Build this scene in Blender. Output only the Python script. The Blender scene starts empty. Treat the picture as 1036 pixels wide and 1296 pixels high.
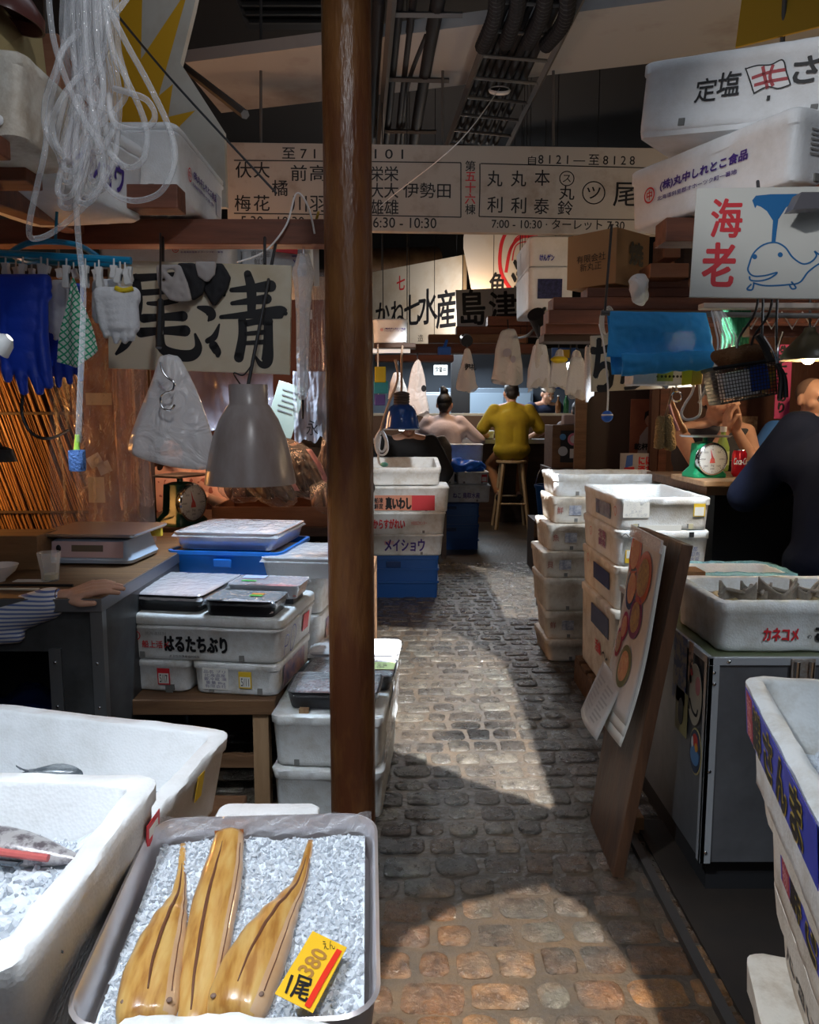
import bpy, bmesh, math, random
from mathutils import Vector as V, Matrix, Euler, Quaternion, noise
from math import sin, cos, pi, radians as rad

# ---------------------------------------------------------------- camera, world, lights
SC = bpy.context.scene
COL = SC.collection
H, F, CX, CY = 1.25, 1000.0, 518.0, 648.0      # eye height, focal length in pixels of a 1036 x 1296 frame
TH = math.atan2(123, 1000)                      # downward pitch
cam_d = bpy.data.cameras.new('camera')
cam_d.sensor_fit = 'VERTICAL'
cam_d.sensor_height = 36.0
cam_d.lens = 36.0 * F / 1296.0
cam_d.clip_start = 0.05
cam = bpy.data.objects.new('camera', cam_d)
cam.location = (0, 0, H)
cam.rotation_euler = (pi / 2 - TH, 0, 0)
COL.objects.link(cam)
SC.camera = cam
SC.view_settings.view_transform = 'Standard'
SC.view_settings.look = 'None'
SC.view_settings.exposure = 0.0
SC.view_settings.gamma = 1.0
SC.view_settings.use_curve_mapping = False
W = bpy.data.worlds.new('dim hall air')
W.use_nodes = True
W.node_tree.nodes['Background'].inputs[0].default_value = (0.55, 0.66, 0.9, 1)
W.node_tree.nodes['Background'].inputs[1].default_value = 0.05
SC.world = W
SC.cycles.max_bounces = 8
SC.cycles.transparent_max_bounces = 24
SC.cycles.sample_clamp_indirect = 3.0
SC.cycles.caustics_reflective = False
SC.cycles.caustics_refractive = False


def lamp(name, kind, loc, energy, color=(1, 1, 1), target=None, angle=60, blend=.3, size=.05):
    l = bpy.data.lights.new(name, kind)
    l.energy = energy
    l.color = color
    if kind == 'AREA':
        l.size = size
    else:
        l.shadow_soft_size = size
    if kind == 'SPOT':
        l.spot_size = rad(angle)
        l.spot_blend = blend
    o = bpy.data.objects.new(name, l)
    o.location = loc
    if target is not None:
        o.rotation_euler = (V(target) - V(loc)).to_track_quat('-Z', 'Y').to_euler()
    COL.objects.link(o)
    return o


COOL, NEUT, WARM, AMBER = (.82, .91, 1), (.95, .97, 1), (1, .72, .42), (1, .45, .12)
# hall and stall lamps, plus unseen fills added only to brighten
lamp('stall_spot', 'SPOT', (-.75, .45, 2.5), 150, COOL, (-.42, 1.0, .6), 62, .5, .04)
lamp('stall_spot_tray', 'SPOT', (.25, .2, 2.5), 72, NEUT, (-.17, .95, .65), 34, .5, .03)
lamp('right_stack_spot', 'SPOT', (1.02, 2.62, 1.70), 62, COOL, (.86, 3.35, .72), 62, .4, .012)
lamp('right_front_spot', 'SPOT', (.75, .45, 2.5), 16, COOL, (.62, .95, .8), 40, .6, .05)
lamp('cabinet_spot', 'SPOT', (1.25, 1.15, 1.62), 22, COOL, (1.08, 2.0, .62), 58, .6, .05)
lamp('sign_fill', 'SPOT', (-.2, .7, 2.3), 40, (.95, .97, 1), (.98, 1.92, 1.86), 34, .8, .05)  # fill added to brighten the whale sign and the box above it
lamp('trays_lamp', 'SPOT', (-.56, 2.66, 1.72), 62, (.62, .80, 1), (-.54, 2.8, .68), 74, .6, .05)
lamp('bamboo_lamp', 'POINT', (-2.25, 3.3, 1.15), 30, AMBER, size=.06)
lamp('left_table_lamp', 'POINT', (-1.35, 4.0, 1.6), 17, (1, .5, .25), size=.15)
lamp('left_back_lamp', 'POINT', (-.7, 4.3, 1.45), 9, (1, .55, .3), size=.12)
lamp('rail_lamp', 'SPOT', (.3, 3.6, 2.2), 120, (.95, .98, 1), (-.1, 5.5, .95), 24, .4, .03)
lamp('right_bar_lamp', 'POINT', (1.29, 2.55, 1.385), 7, WARM, size=.03)
lamp('right_back_lamp', 'POINT', (2.05, 3.75, 1.72), 16, WARM, size=.06)
lamp('left_hang_fill', 'SPOT', (.05, .55, 2.5), 26, (.95, .97, 1), (-.55, 2.3, 1.35), 50, .8, .06)  # local fill added for the goods hanging on the left
lamp('right_bar_cool', 'SPOT', (1.25, 3.25, 1.6), 6, COOL, (1.15, 3.5, 1.0), 85, .5, .04)
lamp('box_glow', 'POINT', (1.35, 2.2, 1.70), .9, COOL, size=.05)
lamp('kitchen_lamp', 'AREA', (.6, 10.2, 2.3), 90, (.8, .9, 1), (.6, 9.6, 0), size=1.2)
lamp('far_table_lamp', 'POINT', (.2, 8.0, 2.25), 26, NEUT, size=.1)
lamp('far_sign_lamp', 'POINT', (.62, 7.9, 2.25), 22, (1, .62, .3), size=.08)
lamp('ceiling_fill', 'AREA', (0, 2.2, 3.3), 5, (.8, .88, 1), (0, 2.4, 0), size=1.6)
lamp('front_fill', 'AREA', (.2, -1.2, 2.6), 10, (.82, .9, 1), (0, 2.6, 1.3), size=1.6)
lamp('hall_up_fill', 'AREA', (0, 3.0, 2.35), 2.5, (.9, .93, 1), (0, 3.3, 4), size=1.2)  # unseen upward fill for the soffit and hall sign

# ---------------------------------------------------------------- pixel helpers (1036 x 1296 frame)


def ray(u, v):
    a, b = (u - CX) / F, (CY - v) / F
    return V((a, cos(TH) + b * sin(TH), -sin(TH) + b * cos(TH)))


def at(u, v, d):
    r = ray(u, v)
    k = d / r.y
    return V((r.x * k, d, H + r.z * k))


def atz(u, v, z):
    r = ray(u, v)
    k = (z - H) / r.z
    return V((r.x * k, r.y * k, z))


# ---------------------------------------------------------------- materials
MATS = {}


def nodes(name):
    m = bpy.data.materials.new(name)
    m.use_nodes = True
    nt = m.node_tree
    return m, nt, nt.nodes, nt.links, nt.nodes['Principled BSDF']


def mat(name, col, rough=.5, metal=0, col2=None, nscale=8, bump=0, bscale=40, stretch=(1, 1, 1), spec=.5, emit=None, estr=0,
        alpha=1, trans=0, contrast=(.35, .65), coat=0, sheen=0, detail=5, ior=1.45, sss=0):
    if name in MATS:
        return MATS[name]
    m, nt, N, L, P = nodes(name)
    P.inputs['Base Color'].default_value = (*col, 1)
    P.inputs['Roughness'].default_value = rough
    P.inputs['Metallic'].default_value = metal
    P.inputs['Specular IOR Level'].default_value = spec
    P.inputs['Alpha'].default_value = alpha
    P.inputs['Transmission Weight'].default_value = trans
    P.inputs['Coat Weight'].default_value = coat
    P.inputs['IOR'].default_value = ior
    if sss:
        P.inputs['Subsurface Weight'].default_value = sss
        P.inputs['Subsurface Radius'].default_value = (.02, .012, .008)
        P.inputs['Subsurface Scale'].default_value = .5
    if emit:
        P.inputs['Emission Color'].default_value = (*emit, 1)
        P.inputs['Emission Strength'].default_value = estr
    if col2 or bump:
        tc = N.new('ShaderNodeTexCoord')
        mp = N.new('ShaderNodeMapping')
        mp.inputs['Scale'].default_value = stretch
        L.new(tc.outputs['Object'], mp.inputs['Vector'])
    if col2:
        n = N.new('ShaderNodeTexNoise')
        n.inputs['Scale'].default_value = nscale
        n.inputs['Detail'].default_value = detail
        n.inputs['Roughness'].default_value = .65
        L.new(mp.outputs[0], n.inputs['Vector'])
        r = N.new('ShaderNodeValToRGB')
        r.color_ramp.elements[0].position, r.color_ramp.elements[1].position = contrast
        r.color_ramp.elements[0].color = (*col, 1)
        r.color_ramp.elements[1].color = (*col2, 1)
        L.new(n.outputs['Fac'], r.inputs[0])
        L.new(r.outputs[0], P.inputs['Base Color'])
    if bump:
        n2 = N.new('ShaderNodeTexNoise')
        n2.inputs['Scale'].default_value = bscale
        n2.inputs['Detail'].default_value = 4
        L.new(mp.outputs[0], n2.inputs['Vector'])
        b = N.new('ShaderNodeBump')
        b.inputs['Strength'].default_value = bump
        b.inputs['Distance'].default_value = .01
        L.new(n2.outputs['Fac'], b.inputs['Height'])
        L.new(b.outputs[0], P.inputs['Normal'])
    MATS[name] = m
    return m


def film(name, col=(1, 1, 1), opac=.35, rough=.15, bump=.6, bscale=18, gloss=.4, stretch=(1, 1, 1)):
    """thin wrinkled plastic: part see-through, part milky, with glossy glints"""
    if name in MATS:
        return MATS[name]
    m, nt, N, L, P = nodes(name)
    P.inputs['Base Color'].default_value = (*col, 1)
    P.inputs['Roughness'].default_value = rough
    P.inputs['Specular IOR Level'].default_value = gloss
    tc = N.new('ShaderNodeTexCoord')
    mp = N.new('ShaderNodeMapping')
    mp.inputs['Scale'].default_value = stretch
    L.new(tc.outputs['Object'], mp.inputs['Vector'])
    n = N.new('ShaderNodeTexNoise')
    n.inputs['Scale'].default_value = bscale
    n.inputs['Detail'].default_value = 3
    n.inputs['Distortion'].default_value = 1.2
    L.new(mp.outputs[0], n.inputs['Vector'])
    b = N.new('ShaderNodeBump')
    b.inputs['Strength'].default_value = bump
    b.inputs['Distance'].default_value = .02
    L.new(n.outputs['Fac'], b.inputs['Height'])
    L.new(b.outputs[0], P.inputs['Normal'])
    lw = N.new('ShaderNodeLayerWeight')
    lw.inputs['Blend'].default_value = .35
    L.new(b.outputs[0], lw.inputs['Normal'])
    mr = N.new('ShaderNodeMapRange')
    mr.inputs['To Min'].default_value = opac
    mr.inputs['To Max'].default_value = min(1, opac + .5)
    L.new(lw.outputs['Facing'], mr.inputs['Value'])
    L.new(mr.outputs[0], P.inputs['Alpha'])
    MATS[name] = m
    return m


def foam_mat(name, base=(.78, .80, .80), dirt=(.42, .36, .27), amount=.62):
    m, nt, N, L, P = nodes(name)
    tc = N.new('ShaderNodeTexCoord')
    vo = N.new('ShaderNodeTexVoronoi')
    vo.inputs['Scale'].default_value = 190
    L.new(tc.outputs['Object'], vo.inputs['Vector'])
    ns = N.new('ShaderNodeTexNoise')
    ns.inputs['Scale'].default_value = 9
    ns.inputs['Detail'].default_value = 7
    ns.inputs['Roughness'].default_value = .7
    L.new(tc.outputs['Object'], ns.inputs['Vector'])
    r = N.new('ShaderNodeValToRGB')
    e = r.color_ramp.elements
    e[0].position, e[0].color = .45, (*base, 1)
    e[1].position, e[1].color = amount + .2, (*dirt, 1)
    L.new(ns.outputs['Fac'], r.inputs[0])
    L.new(r.outputs[0], P.inputs['Base Color'])
    P.inputs['Roughness'].default_value = .55
    b = N.new('ShaderNodeBump')
    b.inputs['Strength'].default_value = .25
    b.inputs['Distance'].default_value = .002
    mx = N.new('ShaderNodeMath')
    mx.operation = 'ADD'
    L.new(vo.outputs['Distance'], mx.inputs[0])
    L.new(ns.outputs['Fac'], mx.inputs[1])
    L.new(mx.outputs[0], b.inputs['Height'])
    L.new(b.outputs[0], P.inputs['Normal'])
    MATS[name] = m
    return m


def wood_mat(name, c1, c2, scale=6, axis='X', rough=.6):
    st = {'X': (.12, 1, 1), 'Y': (1, .12, 1), 'Z': (1, 1, .12)}[axis]
    return mat(name, c1, rough, col2=c2, nscale=scale * 4, stretch=st, bump=.25, bscale=60, contrast=(.3, .7))


FOAM = foam_mat('white foam')
FOAM2 = foam_mat('worn cream foam', (.74, .70, .62), (.36, .27, .18), .58)
FOAM3 = foam_mat('clean foam', (.84, .86, .88), (.6, .6, .58), .75)
INK = mat('black ink', (.012, .012, .014), .5)
RED = mat('red ink', (.62, .03, .04), .5)
BLUEI = mat('blue ink', (.03, .035, .34), .5)
PURP = mat('purple ink', (.06, .03, .22), .5)
NAVY = mat('dark label', (.02, .022, .06), .25, col2=(.05, .05, .14), nscale=60)
PAPER = mat('paper', (.78, .77, .72), .7)
CREAMP = mat('cream paper', (.7, .66, .5), .7)
YEL = mat('yellow label', (.75, .5, .04), .5)
BLACK = mat('black plastic', (.012, .012, .014), .35)
DARK = mat('dark surface', (.02, .02, .022), .6)
CHAR = mat('charcoal', (.04, .04, .045), .6)
STEEL = mat('steel', (.62, .63, .65), .28, 1, bump=.05, bscale=90)
ALU = mat('aluminium sheet', (.20, .205, .22), .42, .45, col2=(.14, .14, .15), nscale=5, bump=.06, bscale=30)
ALUT = mat('aluminium trim', (.6, .63, .67), .35, .5)
CHROME = mat('chrome', (.8, .8, .82), .12, 1)
WOODR = wood_mat('red brown lumber', (.22, .075, .04), (.10, .035, .02))
WOODRL = wood_mat('light red lumber', (.42, .19, .10), (.27, .10, .05))
WOODB = wood_mat('brown wood', (.2, .105, .05), (.10, .05, .025))
WOODT = wood_mat('tan wood', (.42, .27, .15), (.28, .16, .08), axis='Z')
WOODD = wood_mat('dark wood', (.07, .035, .02), (.035, .017, .01))
SKIN = mat('skin', (.62, .36, .25), .5, col2=(.54, .29, .2), nscale=14, sss=.12)
SKIN2 = mat('pale skin', (.68, .45, .35), .5, col2=(.6, .36, .28), nscale=14, sss=.12)
HAIR = mat('black hair', (.012, .009, .008), .45, bump=.6, bscale=120)
CLEAR = film('clear film', (.9, .9, .92), .16, .08, .7, 16, .6)
MILK = film('milky plastic', (.82, .83, .85), .55, .25, .7, 12, .5)
MILKD = film('dense milky plastic', (.8, .8, .8), .82, .3, .7, 14, .5)
GLASS = film('glass', (.9, .93, .95), .14, .03, 0, 10, .8)
BLUEC = mat('blue crate plastic', (.012, .075, .27), .4)
BLUEV = mat('vivid blue plastic', (.01, .12, .62), .35, bump=.4, bscale=12)
WHITE = mat('white plastic', (.8, .8, .8), .4)


# ---------------------------------------------------------------- mesh builder
class MB:
    def __init__(s):
        s.bm = bmesh.new()
        s.mi = 0

    def face(s, vs):
        try:
            f = s.bm.faces.new(vs)
            f.material_index = s.mi
            return f
        except ValueError:
            return None

    def vs(s, pts):
        return [s.bm.verts.new(p) for p in pts]

    def box(s, a, b, M=None):
        x0, y0, z0 = a
        x1, y1, z1 = b
        p = [V((x, y, z)) for z in (z0, z1) for x, y in ((x0, y0), (x1, y0), (x1, y1), (x0, y1))]
        if M is not None:
            p = [M @ q for q in p]
        v = s.vs(p)
        for f in ((3, 2, 1, 0), (4, 5, 6, 7), (0, 1, 5, 4), (1, 2, 6, 5), (2, 3, 7, 6), (3, 0, 4, 7)):
            s.face([v[i] for i in f])
        return s

    def loft(s, rings, closed=True, cap=(True, True)):
        R_ = [s.vs(r) for r in rings]
        n = len(R_[0])
        for a, b in zip(R_, R_[1:]):
            for i in range(n if closed else n - 1):
                j = (i + 1) % n
                s.face([a[i], a[j], b[j], b[i]])
        if closed and cap[0]:
            s.face(R_[0][::-1])
        if closed and cap[1]:
            s.face(R_[-1])
        return s

    def lathe(s, prof, seg=24, M=None, cap=(False, False)):
        rings = []
        for r, z in prof:
            ring = [V((r * cos(2 * pi * i / seg), r * sin(2 * pi * i / seg), z)) for i in range(seg)]
            rings.append([M @ p for p in ring] if M is not None else ring)
        return s.loft(rings, True, cap)

    def cone(s, p, q, r1, r2=None, seg=12, cap=True):
        r2 = r1 if r2 is None else r2
        p, q = V(p), V(q)
        M = Matrix.Translation(p) @ (q - p).to_track_quat('Z', 'Y').to_matrix().to_4x4()
        return s.lathe([(r1, 0), (r2, (q - p).length)], seg, M, (cap, cap))

    def tube(s, pts, r, seg=8, closed=False, cap=True, flat=1):
        pts = [V(p) for p in pts]
        n = len(pts)
        rr = r if isinstance(r, (list, tuple)) else [r] * n
        up = None
        rings = []
        for i, p in enumerate(pts):
            a = pts[i - 1] if (i or closed) else p
            b = pts[(i + 1) % n] if (i < n - 1 or closed) else p
            t = (b - a)
            t = t.normalized() if t.length > 1e-9 else V((0, 0, 1))
            if up is None:
                up = V((0, 0, 1)) if abs(t.z) < .9 else V((1, 0, 0))
            x = up.cross(t)
            if x.length < 1e-6:
                x = V((0, 1, 0)).cross(t)
            x.normalize()
            y = t.cross(x)
            up = y
            rings.append([p + (x * cos(2 * pi * k / seg) + y * sin(2 * pi * k / seg) * flat) * rr[i] for k in range(seg)])
        if closed:
            rings.append(rings[0])
            return s.loft(rings, True, (False, False))
        return s.loft(rings, True, (cap, cap))

    def ell(s, c, rad_, rot=None, seg=16, rng=10):
        M = Matrix.Translation(V(c))
        if rot is not None:
            M = M @ Euler(rot).to_matrix().to_4x4()
        rings = []
        for i in range(1, rng):
            t = pi * i / rng
            rings.append([M @ V((rad_[0] * sin(t) * cos(2 * pi * k / seg), rad_[1] * sin(t) * sin(2 * pi * k / seg), -rad_[2] * cos(t))) for k in range(seg)])
        return s.loft(rings)

    def prism(s, pts, y0, y1, M=None):
        """2-D outline (x, z), counter-clockwise seen from -y, extruded along y"""
        a = [V((x, y0, z)) for x, z in pts]
        b = [V((x, y1, z)) for x, z in pts]
        if M is not None:
            a, b = [M @ p for p in a], [M @ p for p in b]
        return s.loft([b, a])

    def sheet(s, f, nu, nv):
        g = [[s.bm.verts.new(f(i / nu, j / nv)) for i in range(nu + 1)] for j in range(nv + 1)]
        for j in range(nv):
            for i in range(nu):
                s.face([g[j][i], g[j][i + 1], g[j + 1][i + 1], g[j + 1][i]])
        return s

    def rough(s, amp, scale=20, seed=0):
        for v in s.bm.verts:
            v.co += noise.noise_vector(v.co * scale + V((seed, seed, 0))) * amp
        return s

    def build(s, name, m, parent=None, smooth=True, angle=40, bevel=0, solid=0, sub=0, origin=None, seg=2):
        bm = s.bm
        bmesh.ops.recalc_face_normals(bm, faces=bm.faces[:])
        if origin is not None:
            bmesh.ops.translate(bm, verts=bm.verts[:], vec=-V(origin))
        me = bpy.data.meshes.new(name)
        bm.to_mesh(me)
        bm.free()
        for k in (m if isinstance(m, (list, tuple)) else [m]):
            me.materials.append(k)
        if smooth:
            me.shade_smooth()
            if angle < 180:
                me.set_sharp_from_angle(angle=rad(angle))
        o = bpy.data.objects.new(name, me)
        COL.objects.link(o)
        if origin is not None:
            o.location = origin
        if parent is not None:
            o.parent = parent
        if solid:
            q = o.modifiers.new('s', 'SOLIDIFY')
            q.thickness = solid
            q.offset = 0
        if bevel:
            q = o.modifiers.new('b', 'BEVEL')
            q.width = bevel
            q.segments = seg
            q.limit_method = 'ANGLE'
            q.angle_limit = rad(40)
        if sub:
            q = o.modifiers.new('u', 'SUBSURF')
            q.levels = q.render_levels = sub
        return o


def rrect(hx, hy, r, z, n=4, m=6, cx=0, cy=0):
    """rounded rectangle ring with m points along each straight side"""
    out = []
    r = min(r, hx * .98, hy * .98)
    cs = ((hx - r, -(hy - r), -pi / 2), (hx - r, hy - r, 0), (-(hx - r), hy - r, pi / 2), (-(hx - r), -(hy - r), pi))
    for k, (x, y, a) in enumerate(cs):
        arc = [V((cx + x + r * cos(a + pi / 2 * i / n), cy + y + r * sin(a + pi / 2 * i / n), z)) for i in range(n + 1)]
        out += arc
        nx, ny, na = cs[(k + 1) % 4]
        q = V((cx + nx + r * cos(na), cy + ny + r * sin(na), z))
        out += [arc[-1].lerp(q, (i + 1) / (m + 1)) for i in range(m)]
    return out


def tag(o, label, cat, group=None, kind=None):
    o['label'] = label
    o['category'] = cat
    if group:
        o['group'] = group
    if kind:
        o['kind'] = kind
    return o


def thing(name, label, cat, loc=(0, 0, 0), rz=0, group=None, rot=None):
    o = bpy.data.objects.new(name, None)
    o.empty_display_size = .05
    COL.objects.link(o)
    o.location = loc
    o.rotation_euler = rot if rot is not None else (0, 0, rz)
    return tag(o, label, cat, group)


def struct(o):
    o['kind'] = 'structure'
    return o


def frame(o, x, y):
    """matrix with origin o, x axis towards x, y axis roughly towards y, z out of the face"""
    X = V(x).normalized()
    Y = V(y)
    Y = (Y - X * Y.dot(X)).normalized()
    Z = X.cross(Y)
    M = Matrix((X, Y, Z)).transposed().to_4x4()
    M.translation = V(o)
    return M


def text(body, parent, m, M, w, h=None, bold=0, shear=0, name='lettering', line=1.0, align='CENTER', jitter=0, seed=1, thick=.0006):
    """writing fitted into w (and h), centred on M's origin, lying in M's x-y plane"""
    c = bpy.data.curves.new(name, 'FONT')
    c.body = body
    c.align_x = align
    c.shear = shear
    c.space_line = line
    c.resolution_u = 3
    o = bpy.data.objects.new(name, c)
    me = bpy.data.meshes.new_from_object(o)
    bpy.data.objects.remove(o)
    bpy.data.curves.remove(c)
    xs = [v.co.x for v in me.vertices]
    ys = [v.co.y for v in me.vertices]
    if not xs:
        return None
    x0, x1, y0, y1 = min(xs), max(xs), min(ys), max(ys)
    sx = w / (x1 - x0) if w else h / (y1 - y0)
    sy = h / (y1 - y0) if h else sx
    for v in me.vertices:
        p = V(((v.co.x - (x0 + x1) / 2) * sx, (v.co.y - (y0 + y1) / 2) * sy, 0))
        if jitter:
            q = noise.noise_vector(V((p.x, p.y, seed)) * (5 / max(sx, sy)))
            p += V((q.x, q.y, 0)) * jitter * sy
        v.co = M @ (p + V((0, 0, thick)))
    if bold:                                    # heavier strokes: the same outline laid around itself
        sz = h if h else (y1 - y0) * sx
        rows = body.count('\n') + 1
        rb = bold * sz / rows
        bm = bmesh.new()
        X, Y, Z = (M.to_3x3() @ V(a) for a in ((1, 0, 0), (0, 1, 0), (0, 0, 1)))
        for k in range(7):
            n0 = len(bm.verts)
            bm.from_mesh(me)
            bm.verts.ensure_lookup_table()
            d = Z * (.00004 * k)
            if k:
                d += (X * cos(k * pi / 3) + Y * sin(k * pi / 3)) * rb
            for v in bm.verts[n0:]:
                v.co += d
        bm.to_mesh(me)
        bm.free()
    me.materials.clear()
    me.materials.append(m)
    o = bpy.data.objects.new(name, me)
    COL.objects.link(o)
    if parent is not None:
        o.parent = parent
    return o


def patch(name, parent, m, M, w, h, x=0, y=0, thick=.0008, lift=.0004, bevel=0, ellipse=False):
    """a thin sticker or label lying on the face M"""
    mb = MB()
    if ellipse:
        n = 28
        rings = [[M @ V((x + w / 2 * cos(2 * pi * i / n), y + h / 2 * sin(2 * pi * i / n), z)) for i in range(n)] for z in (0, lift + thick)]
        mb.loft(rings)
    else:
        mb.box((x - w / 2, y - h / 2, 0), (x + w / 2, y + h / 2, lift + thick), M)
    return mb.build(name, m, parent, smooth=False)


def sub(M, x, y, z=0, rot=0):
    return M @ Matrix.Translation((x, y, z)) @ Matrix.Rotation(rot, 4, 'Z')


BLOBS = []


def blob(name, prims, m, parent=None, voxel=.01, smooth=6, origin=None):
    """one continuous skin around tapered limbs ('c', p, r, q, r) and ellipsoids ('e', centre, radii, rotation)"""
    mb = MB()
    for p in prims:
        if p[0] == 'c':
            _, a, ra, b, rb = p
            mb.cone(a, b, ra, rb, 14)
            mb.ell(a, (ra,) * 3, None, 14, 8)
            mb.ell(b, (rb,) * 3, None, 14, 8)
        else:
            mb.ell(p[1], p[2], p[3] if len(p) > 3 else None, 20, 14)
    o = mb.build(name, m, parent, angle=180, origin=origin)
    q = o.modifiers.new('r', 'REMESH')
    q.mode = 'VOXEL'
    q.voxel_size = voxel
    q.use_smooth_shade = True
    q = o.modifiers.new('m', 'SMOOTH')
    q.iterations = smooth
    q.factor = .5
    BLOBS.append(o)
    return o


def finish_blobs():
    bpy.context.view_layer.update()
    dg = bpy.context.evaluated_depsgraph_get()
    for o in BLOBS:
        me = bpy.data.meshes.new_from_object(o.evaluated_get(dg))
        me.name = o.name
        me.shade_smooth()
        o.modifiers.clear()
        o.data = me


def copy_tree(o, parent=None):
    c = o.copy()
    COL.objects.link(c)
    if parent is not None:
        c.parent = parent
    for ch in [x for x in COL.objects if x.parent == o]:
        copy_tree(ch, c)
    return c


def curve(pts, n=8, closed=False):
    """Catmull-Rom through pts"""
    P = [V(p) for p in pts]
    out = []
    k = len(P)
    for i in range(k if closed else k - 1):
        if closed:
            a, b, c, d = P[i - 1], P[i], P[(i + 1) % k], P[(i + 2) % k]
        else:
            a, b, c, d = P[max(i - 1, 0)], P[i], P[i + 1], P[min(i + 2, k - 1)]
        for j in range(n):
            t = j / n
            out.append(.5 * ((2 * b) + (c - a) * t + (2 * a - 5 * b + 4 * c - d) * t * t + (3 * b - a - 3 * c + d) * t ** 3))
    if not closed:
        out.append(P[-1])
    return out


RNG = random.Random(11)


# ---------------------------------------------------------------- builders used many times
def foam_box(label, w, d, h, loc, rz=0, m=FOAM, group=None, rot=None, wall=.022, open_=True, lid=0, rim=.035, taper=.035, seed=0, rough=.0016,
             name='foam_box', notches=True, cat='box', fill=0, lipout=.004):
    """tapered moulded foam box; origin at the middle of its base; returns the box with .face() info"""
    hx, hy = w / 2, d / 2
    r = min(.03, hx * .3, hy * .3)
    mb = MB()

    def s(z):
        return 1 - taper * (1 - z / h)
    rings = []
    for z, e in ((0, -.006), (.006, 0), (.02, 0), (h - rim - .004, 0), (h - rim, lipout), (h - .005, lipout), (h, -.001)):
        k = s(z)
        rings.append(rrect(hx * k + e - lipout, hy * k + e - lipout, r, z, 4, 14))
    if open_:
        for z, e in ((h - .001, -wall + .003), (h - .006, -wall), (wall + .02, -wall - .004), (wall, -wall - .016)):
            k = s(z)
            rings.append(rrect(hx * k + e - lipout, hy * k + e - lipout, r * .8, z, 4, 14))
    mb.loft(rings)
    mb.rough(rough, 26, seed * 3.1)
    mb.rough(rough * .8, 90, seed * 1.7)
    o = mb.build(name, m, None, angle=50)
    o.location = loc
    o.rotation_euler = rot if rot is not None else (0, 0, rz)
    tag(o, label, cat, group)
    if lid:
        lb = MB()
        lb.loft([rrect(hx - .004, hy - .004, r, h + .0012, 4, 10), rrect(hx, hy, r, h + .005, 4, 10), rrect(hx, hy, r, h + lid - .006, 4, 10),
                 rrect(hx - .006, hy - .006, r, h + lid, 4, 10), rrect(hx - .02, hy - .02, r, h + lid + .001, 4, 10)])
        lb.rough(rough, 24, seed + 5)
        lb.build('lid', m, o, angle=50)
    if notches:
        for sx in (-.55, .55):
            x = hx * sx
            k = s(0)
            nb = MB().box((x - .008, -hy * k - .0012, .008), (x + .008, -hy * k + .006, .026))
            nb.build('foot_notch', mat('foam notch', (.2, .2, .19), .8), o, smooth=False)
    o['_dims'] = 0
    del o['_dims']

    def fm(side, fx=.5, fz=.5):
        """frame at fraction (fx, fz) of a side face"""
        k0, k1 = s(0), 1
        z = h * fz
        if side == 'front':
            a = V((-hx * k0, -hy * k0, 0))
            up = V((0, -hy * (k1 - k0), h))
            X = V((1, 0, 0))
            ln = 2 * hx * k0
            ori = a + X * ln * fx + up * fz
        elif side == 'left':
            a = V((-hx * k0, hy * k0, 0))
            up = V((-hx * (k1 - k0), 0, h))
            X = V((0, -1, 0))
            ln = 2 * hy * k0
            ori = a + X * ln * fx + up * fz
        elif side == 'right':
            a = V((hx * k0, -hy * k0, 0))
            up = V((hx * (k1 - k0), 0, h))
            X = V((0, 1, 0))
            ln = 2 * hy * k0
            ori = a + X * ln * fx + up * fz
        M = frame(ori, X, up)
        return M @ Matrix.Translation((0, 0, -lipout + .0035 + (lipout if z > h - rim else 0)))
    return o, fm


def sign(name, label, cat, bl, br, tl, thick, m, edge=None, backing=True):
    """flat board whose front face has the given corners; returns board, matrix (origin bottom-left, z towards viewer), w, h"""
    M = frame(bl, br - bl, tl - bl)
    w = (br - bl).length
    h = (tl - bl).length
    o = MB().box((0, 0, -thick), (w, h, 0)).build(name, m, None, smooth=False, bevel=.002)
    o.matrix_world = M
    tag(o, label, cat)
    return o, Matrix.Identity(4), w, h


def strokes(name, parent, m, M, lines, r, flat=.3):
    """painted line drawing on a face: each line a list of (x, y)"""
    mb = MB()
    for ln in lines:
        pts = curve([V((x, y, 0)) for x, y in ln], 6)
        w = r if not isinstance(r, (list, tuple)) else r
        prev = None
        vs = []
        for i, p in enumerate(pts):
            t = (pts[min(i + 1, len(pts) - 1)] - pts[max(i - 1, 0)]).normalized()
            nrm = V((-t.y, t.x, 0))
            vs.append((mb.bm.verts.new(M @ (p + nrm * w + V((0, 0, .0008)))), mb.bm.verts.new(M @ (p - nrm * w + V((0, 0, .0008))))))
        for a, b in zip(vs, vs[1:]):
            mb.face([a[0], a[1], b[1], b[0]])
    return mb.build(name, m, parent, smooth=False)


def brush(name, parent, m, M, lines):
    """brush characters: each stroke a list of (x, y, half width) with rounded ends"""
    mb = MB()
    for k, ln in enumerate(lines):
        pts = curve([V(p) for p in ln], 7)
        z = V((0, 0, .0008 + .00002 * k))
        P2 = [V((p.x, p.y, 0)) for p in pts]
        prev = None
        for i, p in enumerate(pts):
            t = (P2[min(i + 1, len(pts) - 1)] - P2[max(i - 1, 0)]).normalized()
            n_ = V((-t.y, t.x, 0))
            w = max(p.z, 1e-5)
            pair = (mb.bm.verts.new(M @ (P2[i] + n_ * w + z)), mb.bm.verts.new(M @ (P2[i] - n_ * w + z)))
            if prev:
                mb.face([prev[0], prev[1], pair[1], pair[0]])
            prev = pair
            if i in (0, len(pts) - 1):
                mb.face(mb.vs([M @ (P2[i] + V((cos(a * pi / 6) * w, sin(a * pi / 6) * w, 0)) + z) for a in range(12)]))
    return mb.build(name, m, parent, smooth=False)


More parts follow.
